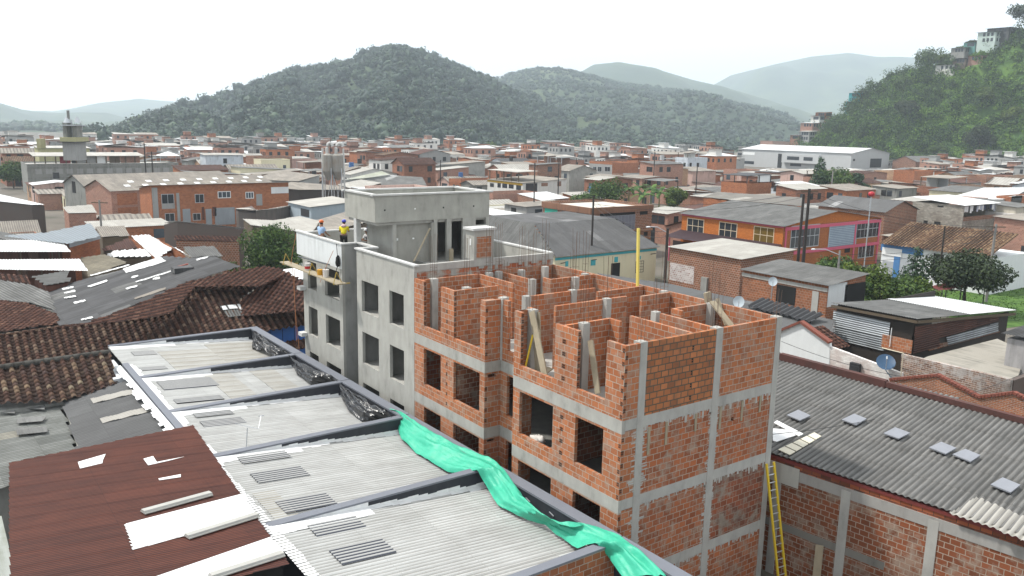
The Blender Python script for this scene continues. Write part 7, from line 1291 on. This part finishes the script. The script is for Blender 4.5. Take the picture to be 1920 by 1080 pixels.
for nm, a, b, yb in (('long_grey_building', 45, 340, 338), ('twin_silos', 598, 652, 342), ('white_yellow_house', 910, 1064, 362), ('grey_and_brick_house', 1102, 1200, 327), ('white_warehouse', 1386, 1672, 319), ('dark_gable_barn', 1660, 1730, 316), ('block_house', 1705, 1875, 425), ('brick_hall', 1505, 1715, 420), ('terrace_house', 1346, 1450, 362), ('patched_roof_hall', 1312, 1512, 385), ('huge_white_roof_hall', 1765, 1940, 373), ('pale_green_roof_hall', 636, 735, 337), ('grey_gable_hall', 690, 800, 347), ('broad_tan_roof_hall', 468, 602, 342), ('long_shed', 522, 650, 358), ('gable_warehouse', 95, 545, 400), ('white_roof_hall', 968, 1070, 376), ('open_brick_house', 1866, 1930, 392), ('gable_warehouse.001', 95, 150, 390)):
    o = bpy.data.objects.get(nm); PROT.append((a, b, yb, math.hypot(o.location.x-CAM[0], o.location.y-CAM[1])))
PROT += [(1060, 1165, 384, 150), (1165, 1300, 388, 150)]
def hlim(px, d, hw): return min([at(min(max(px, a), b), yb, d=d)[2]-.15 for a, b, yb, D in PROT if a-hw < px < b+hw and d < D+4]+[99])
lots.sort(); used = {}; far = MB(); fmats = [BR_P, BR_O, WHITEW, GREYR, FC_PALE, FC_TAN, ZINC_W, FC_GREY, GLASS]; count = 0
for d, x0, x1, y0, y1, px in lots:
    k = tr_.choices('bwg', (.62, .22, .16))[0]; wi = tr_.randrange(len(TW[k])); ri = tr_.choices(range(len(RN)), LW)[0]
    st = tr_.choices((1, 2, 3), (.5, .4, .1))[0]; 
    if d < 125: st = 1
    h = {1: 3.0, 2: 5.5, 3: 7.8}[st]+(tr_.uniform(-.2, .6)+max(0, (d-200)*.006) if st > 1 or d > 240 else tr_.uniform(-.5, 0))
    rk = tr_.choices(('gx', 'gy', 'sx', 'sX', 'sy', 'flat'), (.2, .22, .2, .1, .13, .15))[0]
    HL = hlim(px, d, 5200/d); PR = HL < h+1.4
    if HL < 1.7: continue
    if PR: h = max(1.6, min(h, HL-.5))
    if count >= 262:
        far.mi = tr_.choices(range(4), (4, 3, 2, 2))[0]; far.box(x0, x1, y0, y1, 0, h); far.mi = 4+tr_.choices(range(4), (3, 3, 2, 2))[0]; e = [0, 0, 0, 0]; e[tr_.randrange(4)] = e[tr_.randrange(4)] = .8
        far.face([(x0-.3, y0-.3, h+.1+e[0]), (x1+.3, y0-.3, h+.1+e[1]), (x1+.3, y1+.3, h+.1+e[2]), (x0-.3, y1+.3, h+.1+e[3])])
        if tr_.random() < .4 and not PR: far.mi = tr_.randrange(4); far.box(x0+1, x0+4, y0+1, y0+4, h, h+2.2); far.mi = 4+tr_.randrange(4); far.box(x0+.6, x0+4.6, y0+.6, y0+4.5, h+2.2, h+2.3)
        far.mi = 8
        for j in range(3): u = x0+1+j*(x1-x0-1.5)/3; far.face([(u, y0-.04, h-1.9), (u+1, y0-.04, h-1.9), (u+1, y0-.04, h-.7), (u, y0-.04, h-.7)]); u = y0+.6+j*(y1-y0-1)/3; far.face([(x0-.04, u, h-1.9), (x0-.04, u, h-.7), (x0-.04, u+.8, h-.7), (x0-.04, u+.8, h-1.9)])
        continue
    count += 1
    nm, rm, _ = RN[ri]; py = proj(((x0+x1)/2, (y0+y1)/2, h))[1]
    if rk == 'flat': rm = tr_.choice((CONC, COPE, CONC_D)); nm = 'flat concrete'
    key = (st, k, wi, nm, zone(px, py)); n = used[key] = used.get(key, 0)+1
    lab = f"{('single storey', 'two storey', 'three storey')[st-1]} {WNAME[k][wi]} house, {nm} roof, {zone(px, py)}"
    if n > 1: lab = f"{('', '', 'second', 'third', 'fourth', 'fifth', 'sixth', 'seventh', 'eighth', 'ninth', 'tenth')[min(n, 10)]} nearest "+lab.replace(' storey', '-storey')
    tile_ = rm in (TILE_R, TILE_Y)
    t_ = house('town_house', lab, 'house', (x0, x1, y0, y1), h, TW[k][wi], 0, rk, rm, (tr_.uniform(.7, 1.5) if rk[0] == 'g' else tr_.uniform(.3, .9))*(.4 if PR else 1), over=.35, kind='tile' if tile_ and d < 130 else 'corr', pitch=(.4 if tile_ else .25)*(1 if d < 130 else 3), amp=.06, seg=.5 if d < 130 else 2.5, parapet=tr_.choice((.25, .5, .9)), group='houses of the dense town')
    if d < 260:
        for s_ in range(st):
            zz = min(h-.4, 2.45+2.6*s_)
            for f, c, a, b in (('x', x0, y0, y1), ('y', y0, x0, x1)):
                for j in range(2 if f == 'x' else 3):
                    if tr_.random() < .4: continue
                    u = a+(b-a)*(.14+.3*j)+tr_.uniform(-.3, .3); ww_ = tr_.uniform(.8, 1.5); panel(t_, f, c, u, u+ww_, zz-1.25 if s_ or tr_.random() < .6 else .05, zz, tr_.choice((GLASS, GLASS, GLASS_B, IRON, DARK)), 'window', .05, False)
        r_ = tr_.random(); xm_, ym_ = (x0+x1)/2, (y0+y1)/2
        if rk == 'flat' and r_ < .6 and not PR:
            z1 = h+2.3; slab_quad('terrace_roof', [(x0+.3, y0+.3, z1), (x1-3, y0+.3, z1+.3), (x1-3, y1-.3, z1+.3), (x0+.3, y1-.3, z1)], .08, tr_.choice((ZINC_W, FC_PALE, FC_TAN, FC_GREY)), t_)
            for a, b in ((x0+.5, y0+.5), (x0+.5, y1-.6), (x1-3.3, y0+.5)): m = MB(); m.box(a, a+.16, b, b+.16, h+.06, z1-.05); m.build('post', tr_.choice((WOODD, METAL)), t_)
            if r_ < .35: m = MB(); m.box(x0+3, x1-3.4, y1-3, y1-.5, h+.06, z1-.1); m.build('roof_room', tr_.choice((BR_O, BR_M, WHITEW, GREYR)), t_)
        if rk != 'flat' and tr_.random() < .45:          # lower lean-to at the back or front
            m = MB(); m.box(x1+.02, x1+2.4, y0+.4, y1-.4, 0, h-1.3); m.build('back_wall', tr_.choice(TW['b']), t_); slab_quad('lean_to_roof', [(x1, y0+.2, h-.9), (x1+2.7, y0+.2, h-1.2), (x1+2.7, y1-.2, h-1.2), (x1, y1-.2, h-.9)], .06, tr_.choice((ZINC_W, FC_PALE, FC_TAN, FC_GREY, RUSTY)), t_)
        if rk != 'flat' and r_ < .12: m = MB(); m.tube([(xm_, ym_, h+1.0), (xm_, ym_, h+2.2)], [.62, .56], 12); m.build('water_tank', tr_.choice((plain('blue tank', (.04, .12, .3, 1), .5), plain('black tank', (.02, .02, .02, 1), .5), plain('grey tank', (.4, .4, .4, 1), .5))), t_)
if far.f:
    o = far.build('far_houses', fmats); tag(o, kind='stuff')
# trees between the houses at the foot of the hill
for k in range(16):
    px = 240+k*73+tr_.uniform(-25, 25); d = 458+tr_.uniform(-6, 8); p = at(px, 290, d=d); hh = tr_.uniform(7, 11)
    tree('valley_tree', 'pale green tree in the belt between the far houses and the forested hill', (p[0], p[1], 0), hh, hh*.5, LEAF_M if k % 3 else LEAF_Y, 500, .95, .1, 8, 200+k, group='trees along the town edge')
# ------------------------------------------------------------------ people
SKIN = plain('brown skin', (.25, .13, .08, 1), .6, .1, 8)
def skinmesh(name, pts, edges, rad, mat, parent, root=0, sub=2):
    o = wloc(parent); me = bpy.data.meshes.new(name); me.from_pydata([tuple(Vector(p)-o) for p in pts], edges, []); me.materials.append(mat)
    ob = bpy.data.objects.new(name, me); col.objects.link(ob); ob.parent = parent; md = ob.modifiers.new('skin', 'SKIN'); md.use_smooth_shade = True
    for i, sv in enumerate(me.skin_vertices[0].data): sv.radius = (rad[i], rad[i]) if not isinstance(rad[i], tuple) else rad[i]; sv.use_root = (i == root)
    sd_ = ob.modifiers.new('smooth', 'SUBSURF'); sd_.levels = sub; sd_.render_levels = sub; return ob
def person(label, base, face, shirt, trousers, helmet, bend=0.0, arm=(.35, .25), crouch=0.0, scarf=None):
    t = thing('person', label, 'person', base, 'workers on the grey roof'); B = Vector(base); f = Vector((math.cos(face), math.sin(face), 0)); s = Vector((-f.y, f.x, 0)); U = Vector((0, 0, 1))
    P = lambda a, b, c: B+s*a+f*b+U*c
    hz_ = .95-crouch*.45; sh = hz_+.5*math.cos(bend); fb = .5*math.sin(bend); hd = sh+.24*math.cos(bend*.6); hb = fb+.22*math.sin(bend*.7)+.02
    kn = .5-crouch*.08; kb = .06+crouch*.35
    pts = [P(0, 0, hz_), P(0, fb*.5, (hz_+sh)/2), P(0, fb, sh), P(0, fb+.01, sh+.09), P(0, hb, hd), P(0, hb+.02, hd+.12), P(0, hb+.115, hd+.02)]; ed = [(0, 1), (1, 2), (2, 3), (3, 4), (4, 5), (4, 6)]; rad = [.14, .135, .13, .06, (.092, .1), .075, .018]
    hands = []
    for q in (-1, 1):
        i = len(pts); pts += [P(.1*q, 0, hz_-.06), P(.12*q, kb, kn), P(.12*q, -.02, .09), P(.13*q, .13, .04)]; ed += [(0, i), (i, i+1), (i+1, i+2), (i+2, i+3)]; rad += [.1, .07, .048, .038]
        i = len(pts); e1 = P(.25*q, fb+arm[0]*.4, sh-.27); h1 = P(.22*q, fb+arm[0]+.12, sh-.36+arm[1]*.6); pts += [P(.19*q, fb, sh-.02), e1, h1]; ed += [(2, i), (i, i+1), (i+1, i+2)]; rad += [.062, .046, .034]
        d = (h1-e1).normalized(); c = d.cross(s*q).normalized(); w = d.cross(c).normalized(); k = len(pts); pts.append(h1+d*.07); ed.append((i+2, k)); rad.append((.036, .02))
        for j, (off, ln) in enumerate(((-.03, .065), (-.01, .08), (.011, .075), (.031, .055))): m_ = len(pts); pts += [h1+d*.1+w*off, h1+d*(.1+ln*.6)+w*off-c*.012, h1+d*(.1+ln)+w*off-c*.035]; ed += [(k, m_), (m_, m_+1), (m_+1, m_+2)]; rad += [.0095, .009, .0075]
        m_ = len(pts); pts += [h1+d*.05+w*.045*-q, h1+d*.085+w*.06*-q-c*.02]; ed += [(k, m_), (m_, m_+1)]; rad += [.011, .009]
    skinmesh('body', pts, ed, rad, SKIN, t)
    sp, se, sr_ = [P(0, 0, hz_+.02), P(0, fb*.5, (hz_+sh)/2), P(0, fb, sh), P(0, fb+.01, sh+.05)], [(0, 1), (1, 2), (2, 3)], [.16, .16, .155, .07]
    for q in (-1, 1): i = len(sp); sp += [P(.19*q, fb, sh-.02), mid(P(.19*q, fb, sh-.02), P(.25*q, fb+arm[0]*.4, sh-.27), .75)]; se += [(2, i), (i, i+1)]; sr_ += [.08, .062]
    skinmesh('shirt', sp, se, sr_, shirt, t)
    tp, te, tr2 = [P(0, 0, hz_)], [], [.15]
    for q in (-1, 1): i = len(tp); tp += [P(.1*q, 0, hz_-.06), P(.12*q, kb, kn), P(.12*q, -.02, .1)]; te += [(0, i), (i, i+1), (i+1, i+2)]; tr2 += [.115, .085, .066]
    skinmesh('trousers', tp, te, tr2, trousers, t)
    hc_ = P(0, hb, hd+.08); m = MB(); m.ball(hc_, .125, .125, .1, 14, 8); m.box(hc_.x-.01, hc_.x+.01, hc_.y-.01, hc_.y+.01, hc_.z, hc_.z+.1); br = hc_+f*.11; m.ball(br-U*.015, .08, .08, .015, 10, 5); m.build('helmet', helmet, t, True)
    m = MB(); [m.ball(P(.035*q, hb+.09, hd+.035), .012, nu=6, nv=4) for q in (-1, 1)]; m.build('eye', DARK, t); 
    m = MB(); m.ball(P(0, hb-.02, hd+.02), .1, .1, .085, 10, 6); m.build('hair', plain('black hair', (.015, .012, .01, 1), .7), t, True)
    if scarf: m = MB(); m.ball(P(0, fb-.02, sh+.06), .16, .14, .1, 12, 7, .2); m.build('neck_cloth', scarf, t, True)
    return t
RF = 10.1; JEAN = plain('dark work trousers', (.03, .03, .04, 1), .8)
p = at(602, 415, z=RF+1.78); person('worker in light blue shirt and orange hat standing at the far roof parapet', (p[0], p[1], RF), R(20), plain('light blue shirt', (.3, .42, .6, 1), .8), JEAN, plain('orange helmet', (.6, .13, .03, 1), .4), arm=(.2, -.1))
p = at(644, 419, z=RF+1.62); person('worker in bright yellow shirt and blue helmet bending over behind the parapet', (p[0], p[1], RF), R(60), plain('bright yellow shirt', (.65, .55, .02, 1), .8), plain('black trousers', (.015, .015, .015, 1), .8), plain('blue helmet', (.05, .06, .4, 1), .4), .45, scarf=plain('pale pink cloth', (.55, .4, .4, 1), .9))
p = at(690, 418, z=RF+1.75); person('worker in dark blue shirt and blue helmet beside the roof top room', (p[0]+.1, p[1], RF), R(30), plain('dark blue shirt', (.02, .04, .1, 1), .8), JEAN, plain('blue helmet', (.05, .06, .4, 1), .4), .1)
p = at(692, 432, z=RF+1.3); person('worker in white shirt crouching below the one in dark blue', (p[0]+.1, p[1], RF), R(200), plain('white shirt', (.6, .6, .6, 1), .8), plain('black trousers', (.015, .015, .015, 1), .8), plain('white helmet', (.6, .6, .6, 1), .4), .5, crouch=.75)
# ------------------------------------------------------------------ hanging scaffold on the grey facade
sc = thing('hanging_scaffold', 'plank scaffold hung on ropes and yellow brackets outside the grey facade', 'scaffold', at(590, 512, x=-.6)); a, b = at(533, 495, x=-.65), at(641, 528, x=-.65); a = np.array([-.65, a[1], (a[2]+b[2])/2]); b = np.array([-.65, b[1], a[2]])
m = MB(); m.bar(a, b, .5, .06); m.build('plank', WOOD, sc); za = a[2]
for f in (.07, .55, .95): p = mid(a, b, f); m = MB(); m.bar(p+[-.28, 0, -.06], p+[.6, 0, -.06], .04, .05); m.bar(p+[-.28, 0, -.06], p+[-.1, 0, .55], .03, .03); m.bar(p+[.2, 0, -.06], p+[-.1, 0, .55], .03, .03); m.build('yellow_bracket', plain('worn yellow bracket', (.4, .28, .06, 1), .7, .3, 6), sc)
m = MB(); p, q = at(560, 481, x=-.3), at(617, 496, x=-.3); m.tube([p, q], .04, 8); m.build('steel_pipe', plain('dark steel tube', (.07, .08, .09, 1), .5), sc)
ROPE = plain('orange rope', (.4, .17, .08, 1), .9)
for (x, y), (u, v) in (((555, 440), (545, 500)), ((548, 500), (562, 665)), ((552, 505), (556, 640)), ((625, 470), (600, 530))): m = MB(); p, q = Vector(at(x, y, x=-.7)), Vector(at(u, v, x=-.7)); m.tube([p, p.lerp(q, .5)+Vector((0, .1, -.05)), q], .014, 5); m.build('rope', ROPE, sc)
m = MB(); p = at(633, 490, x=-.12); m.ball(p, .1, .16, .3, 8, 7, .5); m.tube([p+[0, 0, .25], p+[0, .1, .9]], .015); m.tube([p+[0, 0, -.2], p+[0, .3, -.7]], .02); tag(m.build('tool_harness', DARK), 'black harness hanging on the white skim panel above the scaffold', 'harness')
for k, (px, col_, lab) in enumerate(((577, (.5, .48, .45, 1), 'white and red paint bucket standing at the left on the scaffold plank'), (600, (.5, .25, .02, 1), 'small orange bucket in the middle of the scaffold plank'), (611, (.55, .52, .48, 1), 'large whitish bucket right of the orange one on the scaffold'))):
    p = at(px, 508, x=-.62); h = (.38, .28, .4)[k]; t_ = thing('bucket', lab, 'bucket', (p[0], p[1], za+.031)); c = Vector((p[0], p[1], za+.031)); m = MB(); m.tube([c, c+Vector((0, 0, h))], .14, 14, .17); m.build('body', plain('bucket plastic %d' % k, col_, .5), t_); m = MB(); m.tube([c+Vector((-.17, 0, h)), c+Vector((0, .02, h+.12)), c+Vector((.17, 0, h))], .008, 5); m.build('handle', METAL, t_)
    if k == 0: m = MB(); m.tube([c+Vector((0, 0, .08)), c+Vector((0, 0, .22))], .153, 14, .162); m.build('red_label', plain('red label', (.4, .03, .03, 1)), t_)
# ------------------------------------------------------------------ timber, props and blocks left about the brick shell
def plank(label, p, q, w_=.24, th=.035, up=(0, 0, 1), mat=WOOD, name='plank'): m = MB(); m.bar(p, q, w_, th, up); return tag(m.build(name, mat), label, name)
plank('broad pale plank leaning on the column in the second bay from the corner', at(997, 584, x=.42), at(1022, 707, x=.2), .3, .05, (-1, 0, .2))
plank('second pale plank standing upright behind the broad leaning one', at(1006, 585, x=.75), at(1010, 700, x=.55), .4, .04, (-1, 0, .1))
plank('rounded plank leaning in the bay beside the corner pier', at(1107, 638, x=.62), at(1121, 738, x=.42), .24, .05, (-1, 0, .2))
plank('thin yellow stick leaning in the second bay from the corner', at(999, 628, x=.35), at(985, 690, x=.2), .05, .05, (-1, 0, 0), YELLOW, 'stick')
plank('short board lying on the top floor slab behind the broad planks', at(1012, 704, x=.5), at(1032, 690, x=1.0), .3, .04)
plank('upright pale post at the far brick corner', at(1326, 548, y=3.3), at(1334, 610, y=3.1), .3, .12, (0, 1, 0), WOOD, 'board')
plank('grey board leaning inside the far right room', at(1335, 565, y=2.6), at(1372, 612, y=1.6), .3, .06)
plank('second grey board leaning inside the far right room beside the first', at(1345, 560, y=2.8), at(1362, 610, y=2.2), .16, .06)
plank('slim batten leaning across the stair house wall', at(806, 428, y=18.5), at(776, 490, y=17.2), .07, .05)
plank('bright yellow formwork post standing up at the back of the brick shell', at(1197, 428, x=7.4), at(1195, 560, x=7.4), .11, .09, (1, 0, 0), plain('pale yellow timber', (.62, .5, .12, 1), .6, .1, 3), 'post')
def blocks(label, c, n): 
    t_ = thing('block_pile', label, 'blocks', c); r_ = random.Random(int(c[1]*10))
    for k in range(n): x, y, z = c[0]+r_.uniform(-.3, .3), c[1]+r_.uniform(-.35, .35), c[2]+.13*(k//4); a = r_.uniform(0, 3); m = MB(); m.bar((x-.15*math.cos(a), y-.15*math.sin(a), z+.06), (x+.15*math.cos(a), y+.15*math.sin(a), z+.06), .2, .12); m.build('block', BRICK_NEW, t_)
blocks('small stack of hollow blocks in the bay next to the grey wall', (.6, 11.9, 8.08), 9); blocks('few loose hollow blocks on the floor of the wide bay', (.45, 8.5, 8.08), 5); blocks('rubble of blocks and boards heaped in the recess', (1.3, 6.7, 8.08), 14)
for k in range(5): plank('short offcut board in the rubble heap of the recess', (1.0+.1*k, 6.2, 8.5+.06*k), (1.25, 7.3, 8.52+.05*k), .14, .03).__setitem__('group', 'offcut boards in the recess')
m = MB(); p = at(1006, 820, x=.25); m.ball((.3, p[1], 5.47+.35), .2, .3, .22, 14, 10, .7); m.ball((.25, p[1]-.25, 5.47+.5), .12, .2, .14, 10, 8, .6); tag(m.build('crumpled_sack', plain('dusty white sack', (.5, .47, .43, 1), .9), smooth=True), 'crumpled white sack showing in the window opening below the planks', 'sack')
blocks('stack of blocks under the crumpled sack inside the window', (.45, 4.4, 5.4), 8)
# ------------------------------------------------------------------ poles, lamps and wires in the town
POLE = plain('dark tarred pole', (.035, .03, .027, 1), .8, .3, 4); CPOLE = plain('grey concrete pole', (.22, .21, .2, 1), .8, .2, 3)
def pole(label, px, yt, d, r_=.14, mat=CPOLE, arm=0, lamp=False):
    p = at(px, yt, d=d); t_ = thing('utility_pole', label, 'utility pole', (p[0], p[1], 0)); m = MB(); m.tube([(p[0], p[1], 0), p], r_, 8, r_*.75); m.build('pole', mat, t_)
    if arm: e = np.array([AX_R[0], AX_R[1], 0])*arm; m = MB(); m.bar(p-e-[0, 0, .3], p+e-[0, 0, .3], .1, .1); m.build('cross_arm', WOODD, t_)
    if lamp: e = np.array([AX_R[0], AX_R[1], 0])*lamp; m = MB(); m.tube([p-[0, 0, .4], p+e*.6+[0, 0, .1], p+e+[0, 0, .1]], .04, 6); m.build('lamp_arm', METAL, t_); m = MB(); m.ball(p+e*1.1+[0, 0, .08], .3, .16, .08, 10, 5); m.build('lamp_head', plain('pale lamp housing', (.55, .56, .57, 1), .5), t_, True)
    return p
tops_ = [pole('left one of two thick dark poles in front of the orange building', 1507, 364, 95, .18, POLE), pole('right and taller of two thick dark poles in front of the orange building', 1518, 354, 96, .2, POLE, .9), pole('dark pole with lamps standing at the balcony house corner', 1113, 368, 88, .13, POLE, 1.2), pole('dark pole between the cream house and the orange building', 1252, 428, 76, .16, POLE, 0, -1.6), pole('slim pole standing before the white and ochre house', 1003, 305, 140, .13, POLE), pole('slim pole with a cross arm beside the corner house', 1868, 420, 98, .16, CPOLE, 1.0), pole('street lamp pole among the green street trees', 1575, 470, 80, .12, CPOLE, 0, -2.2), pole('thin pole on the skyline right of the factory tower', 270, 268, 190, .15, POLE), pole('shorter thin pole on the skyline near the gazebo', 284, 284, 190, .15, POLE), pole('slim pole behind the faded warehouse gable front', 186, 375, 104, .14, CPOLE, .9), pole('tall slim mast in front of the white warehouse tree', 1562, 320, 190, .16, CPOLE), pole('slim pole left of the white and ochre house', 826, 300, 190, .13, POLE), pole('slim dark pole beside the tiled shop roof', 1772, 424, 92, .11, POLE), pole('far pole among roofs right of the banana plants', 1228, 285, 210, .15, POLE), pole('far pole before the grey and brick house', 1048, 306, 170, .13, POLE), pole('far pole left of the terrace house', 1308, 305, 190, .13, POLE)]
def wire(label, a, b, sag, r_=.018): 
    a, b = np.array(a), np.array(b); m = MB(); m.tube([a*(1-f)+b*f-np.array([0, 0, 4*sag*f*(1-f)]) for f in np.linspace(0, 1, 9)], r_, 4); tag(m.build('wire', IRON), label, 'wire', 'overhead wires in the town')
W = tops_
for (i, j, lab) in ((2, 1, 'overhead wire from the balcony house pole to the dark poles'), (1, 5, 'overhead wire from the dark poles to the corner house pole'), (3, 2, 'overhead wire from the cream house pole to the balcony house pole'), (5, 6, 'overhead wire from the corner house pole to the street lamp'), (12, 5, 'overhead wire from the tiled shop pole to the corner house'), (4, 14, 'overhead wire between the slim poles by the ochre banded house'), (7, 11, 'long overhead wire across the left skyline')): wire(lab, W[i]-[0, 0, .3], W[j]-[0, 0, .3], 1.0); wire('lower '+lab, W[i]-[0, 0, .8], W[j]-[0, 0, .8], 1.1)
wire('black cable hanging over the grey ribbed roof beside the brick gable', (7.7, .1, 6.0), at(1920, 700, x=gw+.3), .5, .012); wire('thin cable in front of the white gable house', at(1465, 640, z=6.0), at(1690, 706, x=gw-.1), .2, .012)
rb_ = thing('red_tank', 'small red round tank on a post above the brick hall roof', 'tank', at(1634, 400, d=100)*[1, 1, 0]); p = at(1634, 364, d=100); m = MB(); m.tube([(p[0], p[1], 0), p], .07); m.build('post', METAL, rb_); m = MB(); m.ball(p, .36, .36, .3, 12, 8); m.build('drum', plain('red tank paint', (.4, .02, .03, 1), .4), rb_, True)
# lawn, street
LAWN = NT('park lawn'); n1 = LAWN.noise(LAWN.pos(), .9, 5); LAWN = LAWN.out(LAWN.ramp(n1, [(.35, (.03, .07, .012)), (.6, (.07, .14, .022))]), .95)
m = MB(); m.face([tuple(p) for p in P3((1690, 560, .03), (1790, 535, .03), (1990, 535, .03), (2000, 600, .03), (1850, 620, .03))]); tag(m.build('lawn', LAWN), kind='structure')
m = MB(); m.face([tuple(p) for p in P3((1480, 545, .016), (1700, 508, .016), (1990, 478, .016), (2040, 520, .016), (1720, 560, .016))]); tag(m.build('street', concrete('pale concrete street', .3, (1, .97, .92), .15)), kind='structure')
gt = NT('grass blades'); gt = leafm('lawn grass', (.02, .05, .008, 1), (.055, .12, .015, 1), (.1, .18, .03, 1), 2)
rs2 = np.random.RandomState(8); C_ = np.array([at(rs2.uniform(1690, 1990), rs2.uniform(537, 600), z=.05) for _ in range(2500)]); v, f = leafquads(C_, np.tile([0, 0, .3], (len(C_), 1)), .25, rs2, .35); tag(mesh_np('grass', v, f, gt), kind='stuff')
# ------------------------------------------------------------------ the hazy valley air
m = MB(); m.box(-7200, 7200, -7200, 7200, -2, 640)
hz = bpy.data.materials.new('valley haze'); hz.use_nodes = True; ht = hz.node_tree; ht.nodes.clear(); ho = ht.nodes.new('ShaderNodeOutputMaterial'); hv = ht.nodes.new('ShaderNodeVolumePrincipled')
hv.inputs['Color'].default_value = (.79, .90, 1.0, 1); hv.inputs['Density'].default_value = .00027; hv.inputs['Anisotropy'].default_value = .25; ht.links.new(hv.outputs[0], ho.inputs['Volume'])
tag(m.build('haze', hz), kind='stuff')
